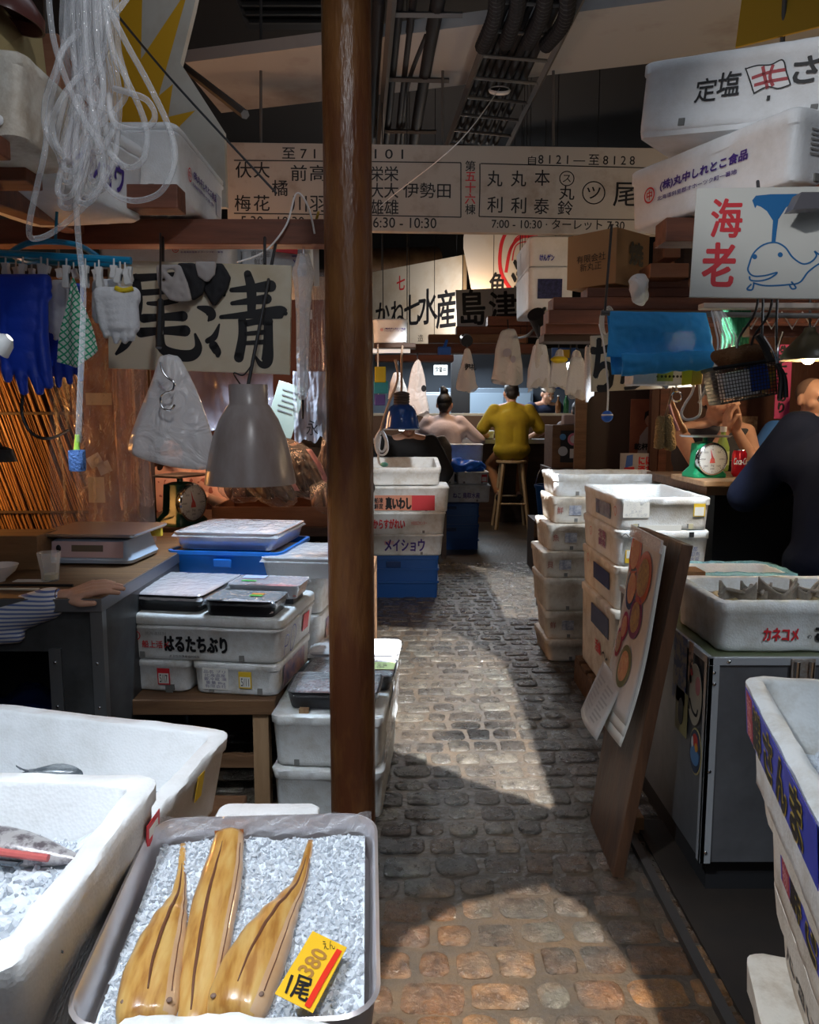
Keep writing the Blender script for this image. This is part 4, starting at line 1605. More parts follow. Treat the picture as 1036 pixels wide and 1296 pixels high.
CREAMS = mat('cream sticker', (.6, .54, .42), .4)
SKY = mat('sticker blue', (.1, .25, .5), .4)
s1, M = sticker(879, 879, .095, .165, CREAMS)
strokes('sticker_mark', t, INK, M, [[(-.03, -.02), (-.01, -.045), (.02, -.05), (.03, -.03)], [(-.035, .03), (-.04, .0), (-.03, -.05)]], .004)
patch('sticker_spot', t, mat('sticker pink', (.7, .25, .25), .4), M, .03, .05, .022, .03, ellipse=True)
strokes('sticker_mark', t, RED, M, [[(-.03, .06), (-.02, .045)]], .008)
s2, M = sticker(880, 951, .085, .125, mat('sticker gold rim', (.5, .42, .2), .4))
patch('sticker_field', t, mat('sticker dark', (.03, .05, .1), .4), M, .076, .115, ellipse=True)
patch('sticker_field', t, SKY, sub(M, 0, -.012, .0006), .06, .05, ellipse=True)
patch('sticker_spot', t, mat('sticker red', (.6, .05, .04), .4), sub(M, 0, .03, .0006), .035, .035, ellipse=True)
patch('sticker_spot', t, mat('sticker orange', (.75, .35, .04), .4), sub(M, .01, .014, .001), .02, .024, ellipse=True)
patch('sticker_spot', t, WHITE, sub(M, -.018, .02, .001), .014, .03, ellipse=True)
s3, M = sticker(860, 845, .10, .19, mat('sticker tan', (.42, .33, .24), .5, col2=(.08, .1, .25), nscale=26, contrast=(.45, .55)), False)
s4, M = sticker(862, 900, .09, .12, mat('sticker olive', (.4, .34, .14), .5), False)
patch('sticker_spot', t, INK, M, .04, .075, ellipse=True)
s5, M = sticker(874, 838, .03, .11, mat('sticker salmon', (.65, .38, .25), .5, col2=(.1, .05, .05), nscale=40, contrast=(.5, .6)), False)

# pale panel end between board and cabinet
p0, p1 = at(825, 1040, 2.42), at(851, 1040, 2.42)
o = MB().box((0, 0, 0), (p1.x - p0.x, .05, at(838, 905, 2.42).z)).build('foam_board', FOAM2, smooth=False, bevel=.004)
o.location = (p0.x, 2.42, 0)
tag(o, 'upright pale panel standing between the leaning board and cabinet', 'panel')
o = MB().box((0, 0, 0), (.055, .10, .05)).build('wood_block', wood_mat('tan block', (.3, .16, .07), (.22, .1, .04)), smooth=False, bevel=.003)
o.location = (at(795, 1055, 2.28).x - .02, 2.24, .0)
tag(o, 'small wooden block on the floor behind the leaning board', 'block')

# on the cabinet
bk = MB().box((0, 0, 0), (.10, .09, .105)).build('wood_block', wood_mat('orange brown block', (.32, .16, .06), (.2, .09, .035), 8), smooth=False, bevel=.003)
p = at(853, 770, 2.52)
bk.location = (p.x - .01, 2.50, .644)
tag(bk, 'orange brown wooden block standing on the cabinet behind the leaning board', 'block')
p = at(912, 823, 2.03)
kw, kd, kh = .46, .33, .135
b, fm = foam_box('low open foam box of ray fins with red writing on the metal cabinet', kw, kd, kh, V((CX0 + .035 + kw / 2, CYF + .05 + kd / 2, .644)), 0, m=FOAM, seed=50, rim=.03, rough=.0022, name='fish_box',
                 notches=False)
Mf = fm('front', 0, .5)
ptext('カネコメ', b, Mf, 988, 803, 44, 16, m=RED, bold=.04)
ptext('の', b, Mf, 1024, 806, 5, 5)
ptext('さ', b, Mf, 1042, 801, 20, 20, bold=.05)
BROTH = mat('brown wet fish mass', (.3, .2, .08), .15, col2=(.45, .38, .25), nscale=26, bump=.7, bscale=50)
ctr = V((CX0 + .035 + kw / 2, CYF + .05 + kd / 2, .644))
o = MB().sheet(lambda a, b_: V(((a - .5) * (kw - .07), (b_ - .5) * (kd - .07), .095 + .012 * noise.noise(V((a * 9, b_ * 9, 2))))), 40, 30).build('fish_pieces', BROTH, angle=180)
o.location = ctr
tag(o, 'wet brown fish pieces lying in the low box with red writing', 'fish pieces', kind='stuff')
FIN = mat('grey ray fin', (.17, .15, .13), .3, col2=(.30, .27, .23), nscale=30, bump=.3)
for k, (u, v, s_, l) in enumerate(((928, 777, 1, 'broad grey ray fin at the left of the low box'), (960, 778, .8, 'grey ray fin folded in the middle of the low box'),
                                   (982, 775, 1.1, 'tall grey ray fin right of the middle of the low box'), (1022, 780, .9, 'grey ray fin at the right end of the low box'))):
    p = at(u, v, ctr.y + .03)
    t = thing('ray_fin', l, 'fish', (p.x, ctr.y + .02 + .03 * (k % 2), .735), RNG.uniform(-.4, .4), 'ray fins in the low box')
    mb = MB()
    mb.sheet(lambda a, b_: V((.045 * s_ * (2 * a - 1), .025 * sin(a * 5 + k), (.01 + .06 * s_ * (abs(2 * a - 1) ** 1.5 * .6 + .3)) * b_ - .004)), 14, 8)
    mb.build('fin_flesh', FIN, t, angle=180, solid=.007)
    MB().tube(curve([(-.045 * s_, 0, .02), (-.02, .02, .03 * s_), (.02, -.01, .028 * s_), (.045 * s_, .01, .045 * s_)], 6), .006, 8).build('fin_edge', FIN, t, angle=180)

# blue-lined tub behind
p = at(915, 735, 2.62)
b, fm = foam_box('open white tub lined with pale blue plastic behind the low fish box', .36, .22, .085, V((p.x + .03, 2.66, .644)), 0, m=FOAM3, seed=52, notches=False, wall=.02)
LINER = film('blue liner', (.35, .75, .9), .6, .1, .9, 20, .6)
mb = MB()
mb.loft([rrect(.195, .125, .03, .05, 4, 12), rrect(.19, .12, .03, .088, 4, 12), rrect(.165, .095, .03, .09, 4, 12), rrect(.145, .075, .03, .03, 4, 12)], True, (False, True))
mb.rough(.005, 22, 3)
mb.build('liner', LINER, b, angle=180)


# ---------------------------------------------------------------- left: boxes on the floor beside the post
TRAYB = mat('black tray', (.015, .015, .018), .3)
OCT = mat('purple red octopus', (.07, .025, .03), .25, col2=(.17, .08, .07), nscale=40, bump=.8, bscale=45)
WRAP = film('tray wrap', (.9, .92, .95), .05, .06, .8, 22, .8)


def wrapped_tray(label, w, d, h, loc, rz, traym, food=None, foodz=.6, seed=0, wrap=WRAP, lift=0, group=None, foodname='contents', name='food_tray', rot=None):
    mb = MB()
    hx, hy = w / 2, d / 2
    mb.loft([rrect(hx * .88, hy * .9, .02, 0, 4, 3), rrect(hx * .9, hy * .92, .022, .004, 4, 3), rrect(hx * .985, hy * .985, .026, h - .003, 4, 3), rrect(hx, hy, .028, h - .002, 4, 3),
             rrect(hx, hy, .028, h, 4, 3), rrect(hx * .96, hy * .965, .024, h - .001, 4, 3), rrect(hx * .88, hy * .9, .02, .008, 4, 3)])
    o = mb.build(name, traym, angle=40)
    o.location = loc
    o.rotation_euler = rot if rot is not None else (0, 0, rz)
    tag(o, label, 'tray', group)
    if food is not None:
        MB().sheet(lambda a, b: V(((a - .5) * w * .9, (b - .5) * d * .91, min(h - .004, h * foodz * .85 + .14 * h * noise.noise(V((a * w * 50, b * d * 50, seed))) + .1 * h * noise.noise(V((a * w * 120, b * d * 120, seed)))
                                   - .25 * h * (max(abs(a - .5), abs(b - .5)) * 2) ** 6))), 44, 40).build(foodname, food, o, angle=180)
    if wrap is not None:
        MB().sheet(lambda a, b: V(((a - .5) * w * 1.003, (b - .5) * d * 1.003, h + .002 + lift * (1 - (2 * a - 1) ** 4) * (1 - (2 * b - 1) ** 4) + .002 * noise.noise(V((a * 12, b * 12, seed)))
                                   - .018 * (max(abs(a - .5), abs(b - .5)) > .499))), 30, 30).build('wrap', wrap, o, angle=180)
    return o


LX, LY = -.40, 2.31
rzL = -.06
zz0, zz1, zz2 = .001, .165, .335
for k, (z0, hh, lab) in enumerate(((.001, .163, 'lower foam box standing on the cobbles behind the rusty post'), (.166, .172, 'upper foam box with yellow tag behind the rusty post, octopus trays on it'))):
    b, fm = foam_box(lab, .35, .62, hh, V((LX + .165, LY + .31, z0)), rzL, m=FOAM, group='boxes behind the rusty post', seed=60 + k, rough=.003, open_=False, taper=.05, rim=.03)
    if k == 1:
        patch('yellow_tag', b, YEL, fm('front', .80, .55), .04, .05)
        patch('tag_window', b, PAPER, fm('front', .79, .5), .026, .03, thick=.0014)
        Mr = fm('right', .6, .5)
        patch('dark_label', b, DIRTL, Mr, .16, .06)
        # clear film wrapped round the side
        MB().sheet(lambda a, c: fm('right', .04 + .95 * a, .98 - 1.0 * c) @ V((0, 0, .008 + .006 * noise.noise(V((a * 14, c * 6, 1))))), 26, 10).build('film', CLEAR, b, angle=180)
topz = .339
wrapped_tray('black tray of dark octopus wrapped in film, nearest the camera behind the post', .29, .17, .055, V((LX + .165, LY + .12, topz + .012)), rzL, TRAYB, OCT, .85, 1, rot=(.06, 0, rzL))
bl_ = MB().box((-.015, -.02, 0), (.015, .02, .012)).build('wood_chip', WOODT, smooth=False)
bl_.location = (LX + .075, LY + .045, topz)
tag(bl_, 'small tan wood chip propping up the front octopus tray', 'block')
t2 = wrapped_tray('black film-wrapped tray with a pale green label beside the post', .31, .2, .05, V((LX + .20, LY + .32, topz + .002)), rzL, TRAYB, OCT, .8, 2)
wrapped_tray('milky film-wrapped tray behind the tray with the pale green label', .33, .2, .06, V((LX + .20, LY + .525, topz + .002)), rzL, mat('clear tray', (.5, .5, .53), .15), OCT, .4, 3, MILK, .01)
GL = mat('pale green label', (.62, .74, .32), .5)
M = frame(V((.075, 0, .055)), V((1, 0, 0)), V((0, 1, .0)))
patch('label', t2, GL, M, .15, .075)
text('水たこ\n足 生食\n3,280', t2, INK, sub(M, .02, 0, .001), .06, .055, jitter=.02)
strokes('label_border', t2, RED, sub(M, -.052, 0, .001), [[(-.012, -.028), (.012, -.028), (.012, .028), (-.012, .028), (-.012, -.028)]], .0014)

# bench with big labelled boxes
bz = .365
BA, BB = at(128, 886, 2.43), at(345, 915, 2.36)
t = thing('wooden_bench', 'rough wooden bench carrying the labelled white boxes', 'bench', (-.66, 2.62, 0))
MB().box((-.30, -.24, bz - .05), (.24, .27, bz)).build('bench_top', WOODB, t, smooth=False, bevel=.004)
for x, y in ((-.27, -.2), (.19, -.2), (.19, .24), (-.27, .24)):
    MB().box((x - .025, y - .025, 0), (x + .025, y + .025, bz - .05)).build('leg', WOODT if x > 0 else WOODB, t, smooth=False, bevel=.002)
MB().box((-.27, -.19, .12), (.19, -.165, .16)).build('rail', WOODB, t, smooth=False)
rzH = rad(-8)
RH = Matrix.Rotation(rzH, 4, 'Z')
pl = at(137, 880, 2.47)
OH = V((pl.x, pl.y, bz))


def hb(x, y, z):
    return OH + RH.to_3x3() @ V((x, y, z))


b1, f1 = foam_box('small foam box with red 5/17 tag, left of two under the big lettered box', .275, .40, .105, hb(.14, .2, .001), rzH, group='boxes on the bench', seed=70, open_=False, m=FOAM, rim=.02)
b2, f2 = foam_box('small foam box with yellow 5/11 tag, right of two under the big lettered box', .29, .40, .105, hb(.428, .2, .001), rzH, group='boxes on the bench', seed=71, open_=False, m=FOAM, rim=.02)


def datetag(b, M, colr, s):
    patch('date_tag', b, colr, M, .042, .055)
    patch('tag_window', b, PAPER, sub(M, 0, -.006), .034, .034, thick=.0014)
    text(s, b, INK, sub(M, 0, -.006, .002), .026, .026, jitter=.03)


datetag(b1, f1('front', .69, .5), RED, '5/17')
datetag(b2, f2('front', .62, .5), YEL, '5/11')
M = f2('front', .27, .5)
patch('print_panel', b2, PAPER, M, .085, .07)
text('品名 ブリ\n北海道産\n要冷蔵 凍\n重量 8kg\n有限会社', b2, mat('violet grey ink', (.2, .18, .3), .5), sub(M, 0, 0, .001), .075, .06)
M = f2('right', .45, .5)
patch('photo_label', b2, mat('photo label', (.1, .13, .3), .3, col2=(.5, .3, .25), nscale=24), M, .24, .07)
for fx in (.2, .75):
    MB().box((-.012, -.001, -.002), (.012, .022, .002), f1('front', fx, .0)).build('slot', mat('foam notch', (.2, .2, .19), .8), b1, smooth=False)
b3, f3 = foam_box('big lidded foam box with brush lettering and a red oval stamp on the bench', .60, .42, .115, hb(.288, .2, .108), rzH, group='boxes on the bench', seed=72, open_=False, m=FOAM,
                  rim=.01, lid=.035, taper=.05)
text('はるたちぶり', b3, INK, f3('front', .53, .5), .205, .05, bold=.05, jitter=.03)
text('船上活〆', b3, RED, f3('front', .295, .46), .09, .024, bold=.02)
text('北海道紋別', b3, mat('grey ink', (.3, .29, .28), .6), f3('front', .3, .78), .07, .011)
text('JF ひだか漁業協同組合', b3, INK, f3('front', .46, .14), .10, .009)
strokes('red_stamp', b3, RED, f3('front', .155, .7), [[(.03 * cos(a / 3), .019 * sin(a / 3)) for a in range(20)]], .0016)
text('活魚', b3, RED, f3('front', .155, .7), .03, .013)
strokes('print_mark', b3, BLUEI, f3('right', .2, .4), [[(-.03, -.03), (-.03, .03), (.0, .03), (0, 0), (-.03, 0)], [(.03, .035), (.06, .05), (.09, .02), (.07, -.03), (.04, -.03), (.03, .035)]], .002)
patch('red_label', b3, RED, f3('right', .72, .6), .07, .06)
# second row of boxes behind
b4, f4 = foam_box('foam box behind the big lettered box, red label at its aisle end', .58, .42, .15, hb(.30, .66, .001), rzH, group='boxes behind the bench boxes', seed=73, open_=False)
b5, f5 = foam_box('foam box carrying the blue container, behind the big lettered box', .58, .42, .14, hb(.31, .665, .153), rzH, group='boxes behind the bench boxes', seed=74, open_=False)
patch('red_label', b5, RED, f5('right', .4, .5), .08, .07)
patch('photo_label', b4, mat('photo label', (.1, .13, .3), .3, col2=(.5, .3, .25), nscale=24), f4('right', .5, .5), .2, .08)
b6 = MB().box((-.33, -.15, 0), (.33, .25, bz - .002)).build('wooden_crate', WOODD, smooth=False, bevel=.004)
b6.matrix_basis = Matrix.Translation(hb(.30, .72, -bz + .001)) @ RH
tag(b6, 'dark wooden crate under the rear foam boxes behind the bench', 'crate')

# trays on top of the boxes
PINKM = mat('pinkish shrimp meat', (.62, .42, .38), .3, col2=(.42, .25, .24), nscale=30, bump=.6, bscale=50)
REDM = mat('pink red roe', (.55, .12, .12), .3, col2=(.65, .3, .28), nscale=80, bump=.8, bscale=120)
GREYM = mat('grey brown shellfish', (.25, .2, .19), .3, col2=(.5, .42, .4), nscale=40, bump=.6, bscale=60)
ht = .108 + .115 + .037


def on_top(u, v, dz, zbase):
    return atz(u, v, zbase + dz)


FILMT = film('fogged tray film', (.84, .80, .82), .42, .1, .5, 20, .8)
wrapped_tray('large dark tray of pinkish meat under fogged film, touched by the hand', .33, .36, .055, hb(.16, .20, ht), rzH - .03, TRAYB, PINKM, .8, 4, FILMT, .004)
zt2 = hb(0, 0, .293).z
tb_ = wrapped_tray('small black tray under clear film with a green orange sticker, in front', .24, .15, .05, hb(.45, .07, ht), rzH, TRAYB, GREYM, .6, 5)
for k, c in enumerate(((.05, .5, .08), (.75, .25, .03))):
    patch('sticker', tb_, mat('sticker colour %d' % k, c, .4), frame(V((.035, -.01 + .022 * k, .0545)), V((1, 0, 0)), V((0, 1, 0))), .04, .016)
tc_ = wrapped_tray('small clear tray of red pink roe, in front of the white foam tray', .25, .16, .045, hb(.47, .24, ht + .02), rzH, mat('clear tray', (.5, .5, .53), .15), REDM, .6, 6)
patch('label', tc_, mat('pale blue label', (.5, .6, .8), .4), frame(V((-.06, .03, .0495)), V((1, 0, 0)), V((0, 1, 0))), .08, .05)
patch('sticker', tc_, mat('sticker colour 0', (.05, .5, .08), .4), frame(V((-.06, -.035, .0495)), V((1, 0, 0)), V((0, 1, 0))), .05, .016)
MB().box((-.1, -.06, 0), (.1, .06, .018)).build('tray_foot', TRAYB, tc_, smooth=False).location = (0, 0, -.019)
BLT = mat('bright blue plastic', (.02, .2, .72), .3, bump=.25, bscale=12)
mb = MB()
mb.loft([rrect(.20, .19, .03, 0, 5, 3), rrect(.215, .205, .034, .07, 5, 3), rrect(.225, .212, .036, .075, 5, 3), rrect(.225, .212, .036, .088, 5, 3), rrect(.212, .2, .03, .088, 5, 3), rrect(.19, .18, .03, .01, 5, 3)])
o = mb.build('blue_container', BLT, angle=40)
o.matrix_basis = Matrix.Translation(hb(.225, .66, .294)) @ RH
tag(o, 'bright blue plastic container carrying the film-covered steel tray', 'container')
MB().box((-.035, -.223, .03), (.035, -.214, .062)).build('handle_tab', BLT, o, smooth=False, bevel=.004)
wrapped_tray('steel tray under glinting film on top of the blue container', .41, .39, .065, hb(.225, .66, .384), rzH, PANW, PINKM, .5, 7, film('glossy film', (.85, .88, .92), .35, .05, .9, 14, .9), .006)
wt = wrapped_tray('white foam tray of grey shellfish under film, right of the blue container', .34, .36, .075, hb(.545, .60, .294), rzH, FOAM3, GREYM, .85, 8, film('fogged film', (.85, .85, .86), .45, .12, .5, 20, .7), .003)
text('北海', wt, mat('violet ink', (.3, .1, .25), .5), frame(V((.168, .0, .045)), V((0, 1, 0)), V((0.02, 0, 1))), .2, .04)

# ---------------------------------------------------------------- left counter
CZ = .74
KX, KY = atz(122, 760, CZ).x, atz(60, 757, CZ).y
CTM = wood_mat('worn counter wood', (.22, .12, .055), (.13, .07, .035), 5)
t = thing('counter', 'wooden topped steel counter at the left with a dark open shelf', 'counter', (KX, KY, 0))
MB().box((-1.2, 0, CZ - .035), (0.0, 1.25, CZ)).build('counter_top', [CTM], t, smooth=False, bevel=.004)
MB().box((-.32, -.004, CZ - .04), (.004, 1.25, CZ - .002)).build('steel_edge', mat('worn steel edge', (.22, .22, .23), .45, .8), t, smooth=False, bevel=.002)
CABM = mat('dark steel cabinet', (.11, .115, .12), .5, .6, col2=(.06, .06, .06), nscale=5)
MB().box((-.13, .02, 0), (0, 1.2, CZ - .04)).build('side_panel', CABM, t, smooth=False)
MB().box((-.032, .0, 0), (.002, .03, CZ - .04)).build('corner_post', mat('post steel', (.25, .26, .27), .4, .8), t, smooth=False)
MB().box((-1.2, .02, CZ - .16), (-.13, .05, CZ - .04)).build('fascia', CABM, t, smooth=False)
MB().box((-.16, .012, 0), (-.125, .04, CZ - .15)).build('frame_strip', mat('post steel', (.25, .26, .27), .4, .8), t, smooth=False)
for z_ in (.08, .25, .42, .55):
    for x_ in (-.142, -.018):
        MB().ell((x_, .0 if x_ > -.05 else .010, z_), (.005, .003, .005)).build('rivet', CHROME, t, angle=180)
MB().box((-1.2, .5, 0), (-.13, .52, CZ - .04)).build('back_panel', DARK, t, smooth=False)
MB().box((-1.2, .03, .02), (-.13, .5, .05)).build('shelf', DARK, t, smooth=False)
BTARP = mat('dark blue sheeting', (.015, .03, .12), .3, bump=.5, bscale=10)
mb = MB()
mb.ell((0, 0, .16), (.42, .2, .17), seg=40, rng=30)
mb.rough(.07, 7, 2).rough(.03, 16, 5)
o = mb.build('blue_sheeting', BTARP, angle=180)
o.location = (KX - .62, KY + .26, .05)
tag(o, 'crumpled dark blue sheeting stuffed in the shelf under the left counter', 'tarp')

# things on the counter
p = atz(115, 716, CZ)
t = thing('digital_scale', 'low digital weighing scale with pink panel and steel pan on the left counter', 'scale', (p.x, p.y + .12, CZ), rad(-4))
MB().loft([rrect(.15, .12, .02, .008), rrect(.155, .125, .022, .02), rrect(.15, .12, .02, .03), rrect(.13, .115, .02, .085, cy=.005), rrect(.12, .11, .02, .09, cy=.005)]).build('body', mat('scale grey', (.45, .55, .68), .4), t)
M = frame(V((-.0, -.1215, .056)), V((1, 0, 0)), V((0, .12, 1)))
patch('front_panel', t, mat('pink panel', (.6, .42, .42), .4), M, .25, .055)
patch('display', t, mat('display', (.14, .11, .08), .15), sub(M, .0, .004, .001), .11, .022)
MB().ell((-.10, -.124, .06), (.009, .004, .012)).build('knob', BLACK, t)
MB().loft([rrect(.17, .15, .02, .10, cy=.01), rrect(.175, .155, .02, .105, cy=.01), rrect(.175, .155, .02, .112, cy=.01), rrect(.165, .145, .02, .112, cy=.01)]).build('pan', STEEL, t)
MB().cone((0, 0, .085), (0, 0, .102), .04, .04).build('pan_post', BLACK, t)
for x in (-.11, .11):
    for y in (-.08, .08):
        MB().cone((x, y, 0), (x, y, .01), .012, .012).build('foot', BLACK, t)
MB().box((.12, .10, .07), (.17, .118, .10)).build('yellow_tag', YEL, t, smooth=False)
p = atz(20, 722, CZ)
o = MB().box((-.17, 0, 0), (.115, .16, .115)).build('wooden_box', wood_mat('box wood', (.26, .15, .07), (.16, .09, .04)), smooth=False, bevel=.003)
o.location = (at(0, 700, p.y).x + .01, p.y, CZ)
tag(o, 'plain wooden box at the back of the left counter by the bamboo screen', 'box')
p = atz(64, 735, CZ)
t = thing('drinking_glass', 'clear faceted drinking glass nearly empty beside the chopsticks', 'glass', (p.x, p.y, CZ))
MB().lathe([(.024, 0), (.026, .002), (.027, .03), (.036, .09), (.0345, .09), (.025, .032), (.022, .006)], 10, None, (True, True)).build('tumbler', GLASS, t, angle=20)
MB().lathe([(.0225, .006), (.024, .022)], 20, None, (True, True)).build('drink', film('tea', (.7, .6, .35), .5, .05, 0), t)
for (u0, u1, v, m, l) in ((-40, 92, 741, BLACK, 'black'), (-40, 50, 746, mat('pale wood stick', (.7, .6, .45), .5), 'pale')):
    a, b = atz(u0, v - 1, CZ + .006), atz(u1, v, CZ + .006)
    o = MB().tube([a, b], [.0028, .0045], 8).build('chopstick', m, origin=V((a.x, a.y, CZ)))
    tag(o, l + ' chopstick lying along the edge of the left counter', 'chopstick')
p = atz(2, 737, CZ)
t = thing('soup_bowl', 'small white bowl at the left edge of the counter by the glass', 'bowl', (p.x - .02, p.y + .02, CZ))
MB().lathe([(.02, 0), (.022, .006), (.05, .03), (.06, .05), (.057, .05), (.046, .03), (.02, .009)], 28, None, (True, True)).build('bowl', WHITE, t)
MB().box((.05, -.015, .0), (.16, .02, .0015)).build('paper_strip', PAPER, t, smooth=False)

# shelf table behind with the dial scale and bags of dried fish
SZ = .735
t = thing('shelf_table', 'dark table behind the steel trays with bags of dried fish on it', 'table', (-.72, 3.95, 0))
MB().box((-.62, -.36, SZ - .04), (.52, .36, SZ)).build('table_top', WOODD, t, smooth=False, bevel=.003)
for x, y in ((-.58, -.32), (.48, -.32), (.48, .32), (-.58, .32)):
    MB().box((x - .03, y - .03, 0), (x + .03, y + .03, SZ - .04)).build('leg', WOODD, t, smooth=False)
GREENE = mat('dark green enamel', (.008, .07, .05), .35)


def dial_scale(label, loc, rz, s, green, panm, face=True):
    t = thing('dial_scale', label, 'scale', loc, rz)
    MB().loft([rrect(.10 * s, .08 * s, .015, 0), rrect(.10 * s, .08 * s, .015, .02 * s), rrect(.07 * s, .055 * s, .015, .06 * s), rrect(.065 * s, .05 * s, .015, .19 * s), rrect(.03 * s, .03 * s, .01, .2 * s)]).build('housing', green, t, bevel=.001)
    MB().cone((0, 0, .2 * s), (0, 0, .228 * s), .014 * s, .014 * s).build('stem', green, t)
    MB().loft([rrect(.11 * s, .09 * s, .02, .226 * s), rrect(.12 * s, .10 * s, .02, .236 * s), rrect(.117 * s, .097 * s, .02, .236 * s), rrect(.10 * s, .08 * s, .02, .231 * s)]).build('pan', panm, t)
    Md = Matrix.Translation((0, -.052 * s, .105 * s)) @ Matrix.Rotation(pi / 2, 4, 'X')
    d = MB().lathe([(.085 * s, 0), (.09 * s, .01), (.09 * s, .03), (.082 * s, .034)], 40, Md, (True, False)).build('dial_rim', CHROME, t)
    MB().lathe([(.0, .027), (.083 * s, .027)], 40, Md).build('dial_face', mat('dial white', (.74, .74, .7), .3), d)
    tk = MB()
    for i in range(40):
        a = 2 * pi * i / 40
        r0 = (.066 if i % 5 == 0 else .072) * s
        tk.tube([Md @ V((r0 * cos(a), r0 * sin(a), .0278)), Md @ V((.078 * s * cos(a), .078 * s * sin(a), .0278))], .0012 * s if i % 5 == 0 else .0007 * s, 4)
    tk.build('dial_marks', INK, d, smooth=False)
    for i in range(8):
        a = pi / 2 - 2 * pi * i / 8
        text(str(i * 500) if i else '0', d, INK, Md @ Matrix.Translation((.054 * s * cos(a), .054 * s * sin(a), .028)), None, .009 * s)
    a = pi / 2 + .25
    mb = MB()
    mb.loft([[Md @ V(q_) for q_ in ((.006 * s * sin(a), -.006 * s * cos(a), zz_), (.06 * s * cos(a), .06 * s * sin(a), zz_), (-.006 * s * sin(a), .006 * s * cos(a), zz_))] for zz_ in (.029, .030)])
    mb.build('needle', RED, d, smooth=False)
    mb = MB()
    mb.loft([[Md @ V(q_) for q_ in ((-.016 * s, -.022 * s, zz_), (.016 * s, -.022 * s, zz_), (.012 * s, .0, zz_), (0, .018 * s, zz_), (-.012 * s, 0, zz_))] for zz_ in (.0285, .0295)])
    mb.build('needle_base', mat('dial red', (.72, .06, .03), .4), d, smooth=False)
    text('2kg', d, INK, Md @ Matrix.Translation((0, -.036 * s, .028)), .022 * s)
    MB().lathe([(.0, .0335), (.083 * s, .0335)], 40, Md).build('dial_glass', film('dial glass', (.9, .9, .9), .05, .03, 0, 10, .7), d)
    return t


p = at(228, 668, 3.7)
dial_scale('dark green dial scale turned sideways, steel pan on top, behind the steel trays', V((p.x, 3.72, SZ + .001)), rad(62), 1.0, GREENE, STEEL)
# cardboard crate with bags of dried fish
p = at(345, 690, 3.75)
CRT = wood_mat('thin brown crate wood', (.26, .12, .06), (.17, .07, .035))
cr = thing('fish_crate', 'shallow brown crate holding plastic bags of dried fish', 'crate', (p.x + .02, 3.86, SZ))
for a, b in (((-.28, -.22, 0), (.30, .22, .01)), ((-.28, -.22, .01), (.30, -.21, .09)), ((-.28, .21, .01), (.30, .22, .09)), ((-.28, -.21, .01), (-.27, .21, .09)), ((.29, -.21, .01), (.30, .21, .09))):
    MB().box(a, b).build('board', CRT, cr, smooth=False)
DRIED = mat('dried brown fish', (.045, .02, .014), .35, col2=(.15, .085, .05), nscale=22, bump=.7, bscale=40)
BAGF = film('bag film', (.9, .85, .8), .05, .07, .9, 14, .9)
MEATY = mat('pink brown dried fish', (.25, .12, .08), .35, col2=(.13, .06, .04), nscale=20, bump=.6)


def fish_bag(label, c, size, rot, m, seed, strip=None):
    t = thing('fish_bag', label, 'bag', c, group='bags of dried fish in the crate', rot=rot)
    mb = MB()
    a, b, d = size
    for k in range(4):
        mb.ell(((k - 1.5) * a * .42, RNG.uniform(-.1, .1) * b, RNG.uniform(-.1, .1) * d), (a * .17, b * .78, d * .42), (0, 0, RNG.uniform(-.12, .12)), 12, 10)
    mb.rough(.008, 40, seed)
    mb.build('dried_fish', m, t, angle=180)
    mb = MB()
    mb.ell((0, 0, 0), (a, b, d * .9), None, 30, 24)
    for v in mb.bm.verts:
        f = max(0, (v.co.y / b) - .35)
        v.co.x *= 1 + f * .9
        v.co.y *= 1 + f * .5
        v.co.z *= 1 - f * 1.2
    mb.rough(.012, 22, seed).rough(.006, 60, seed)
    mb.build('bag_film', BAGF, t, angle=180)
    if strip:
        mb = MB().sheet(lambda p_, q_: V((a * .55 + .03 * q_, -b * .6 + b * 1.3 * p_, d * .82 - .25 * d * abs(2 * p_ - 1))), 10, 2)
        mb.build('pink_label', strip, t, angle=180, solid=.001)


PSTR = mat('pink strip', (.62, .3, .32), .5)
cz_ = SZ + .09
for args in (('bag of dark dried fish with a pink label, lying at the front of the crate', (p.x - .02, 3.78, cz_ + .10), (.13, .19, .07), (.55, .1, .75), DRIED, 1, PSTR),
             ('bag of grey brown dried fish leaning behind, pink strip at its top', (p.x + .12, 3.93, cz_ + .14), (.12, .19, .06), (.7, .0, .6), DRIED, 2, PSTR),
             ('pale pinkish bag at the left of the crate under the grey lamp', (p.x - .16, 3.88, cz_ + .11), (.13, .17, .06), (.6, -.2, .2), MEATY, 3, None),
             ('knotted bag of brown dried fish standing at the right by the post', (p.x + .27, 3.98, cz_ + .18), (.08, .16, .06), (1.2, 0, -.3), MEATY, 4, None),
             ('loose crumpled bag at the right end of the crate by the post', (p.x + .28, 3.74, cz_ + .03), (.10, .13, .07), (.4, .1, .1), MEATY, 5, None)):
    fish_bag(*args)

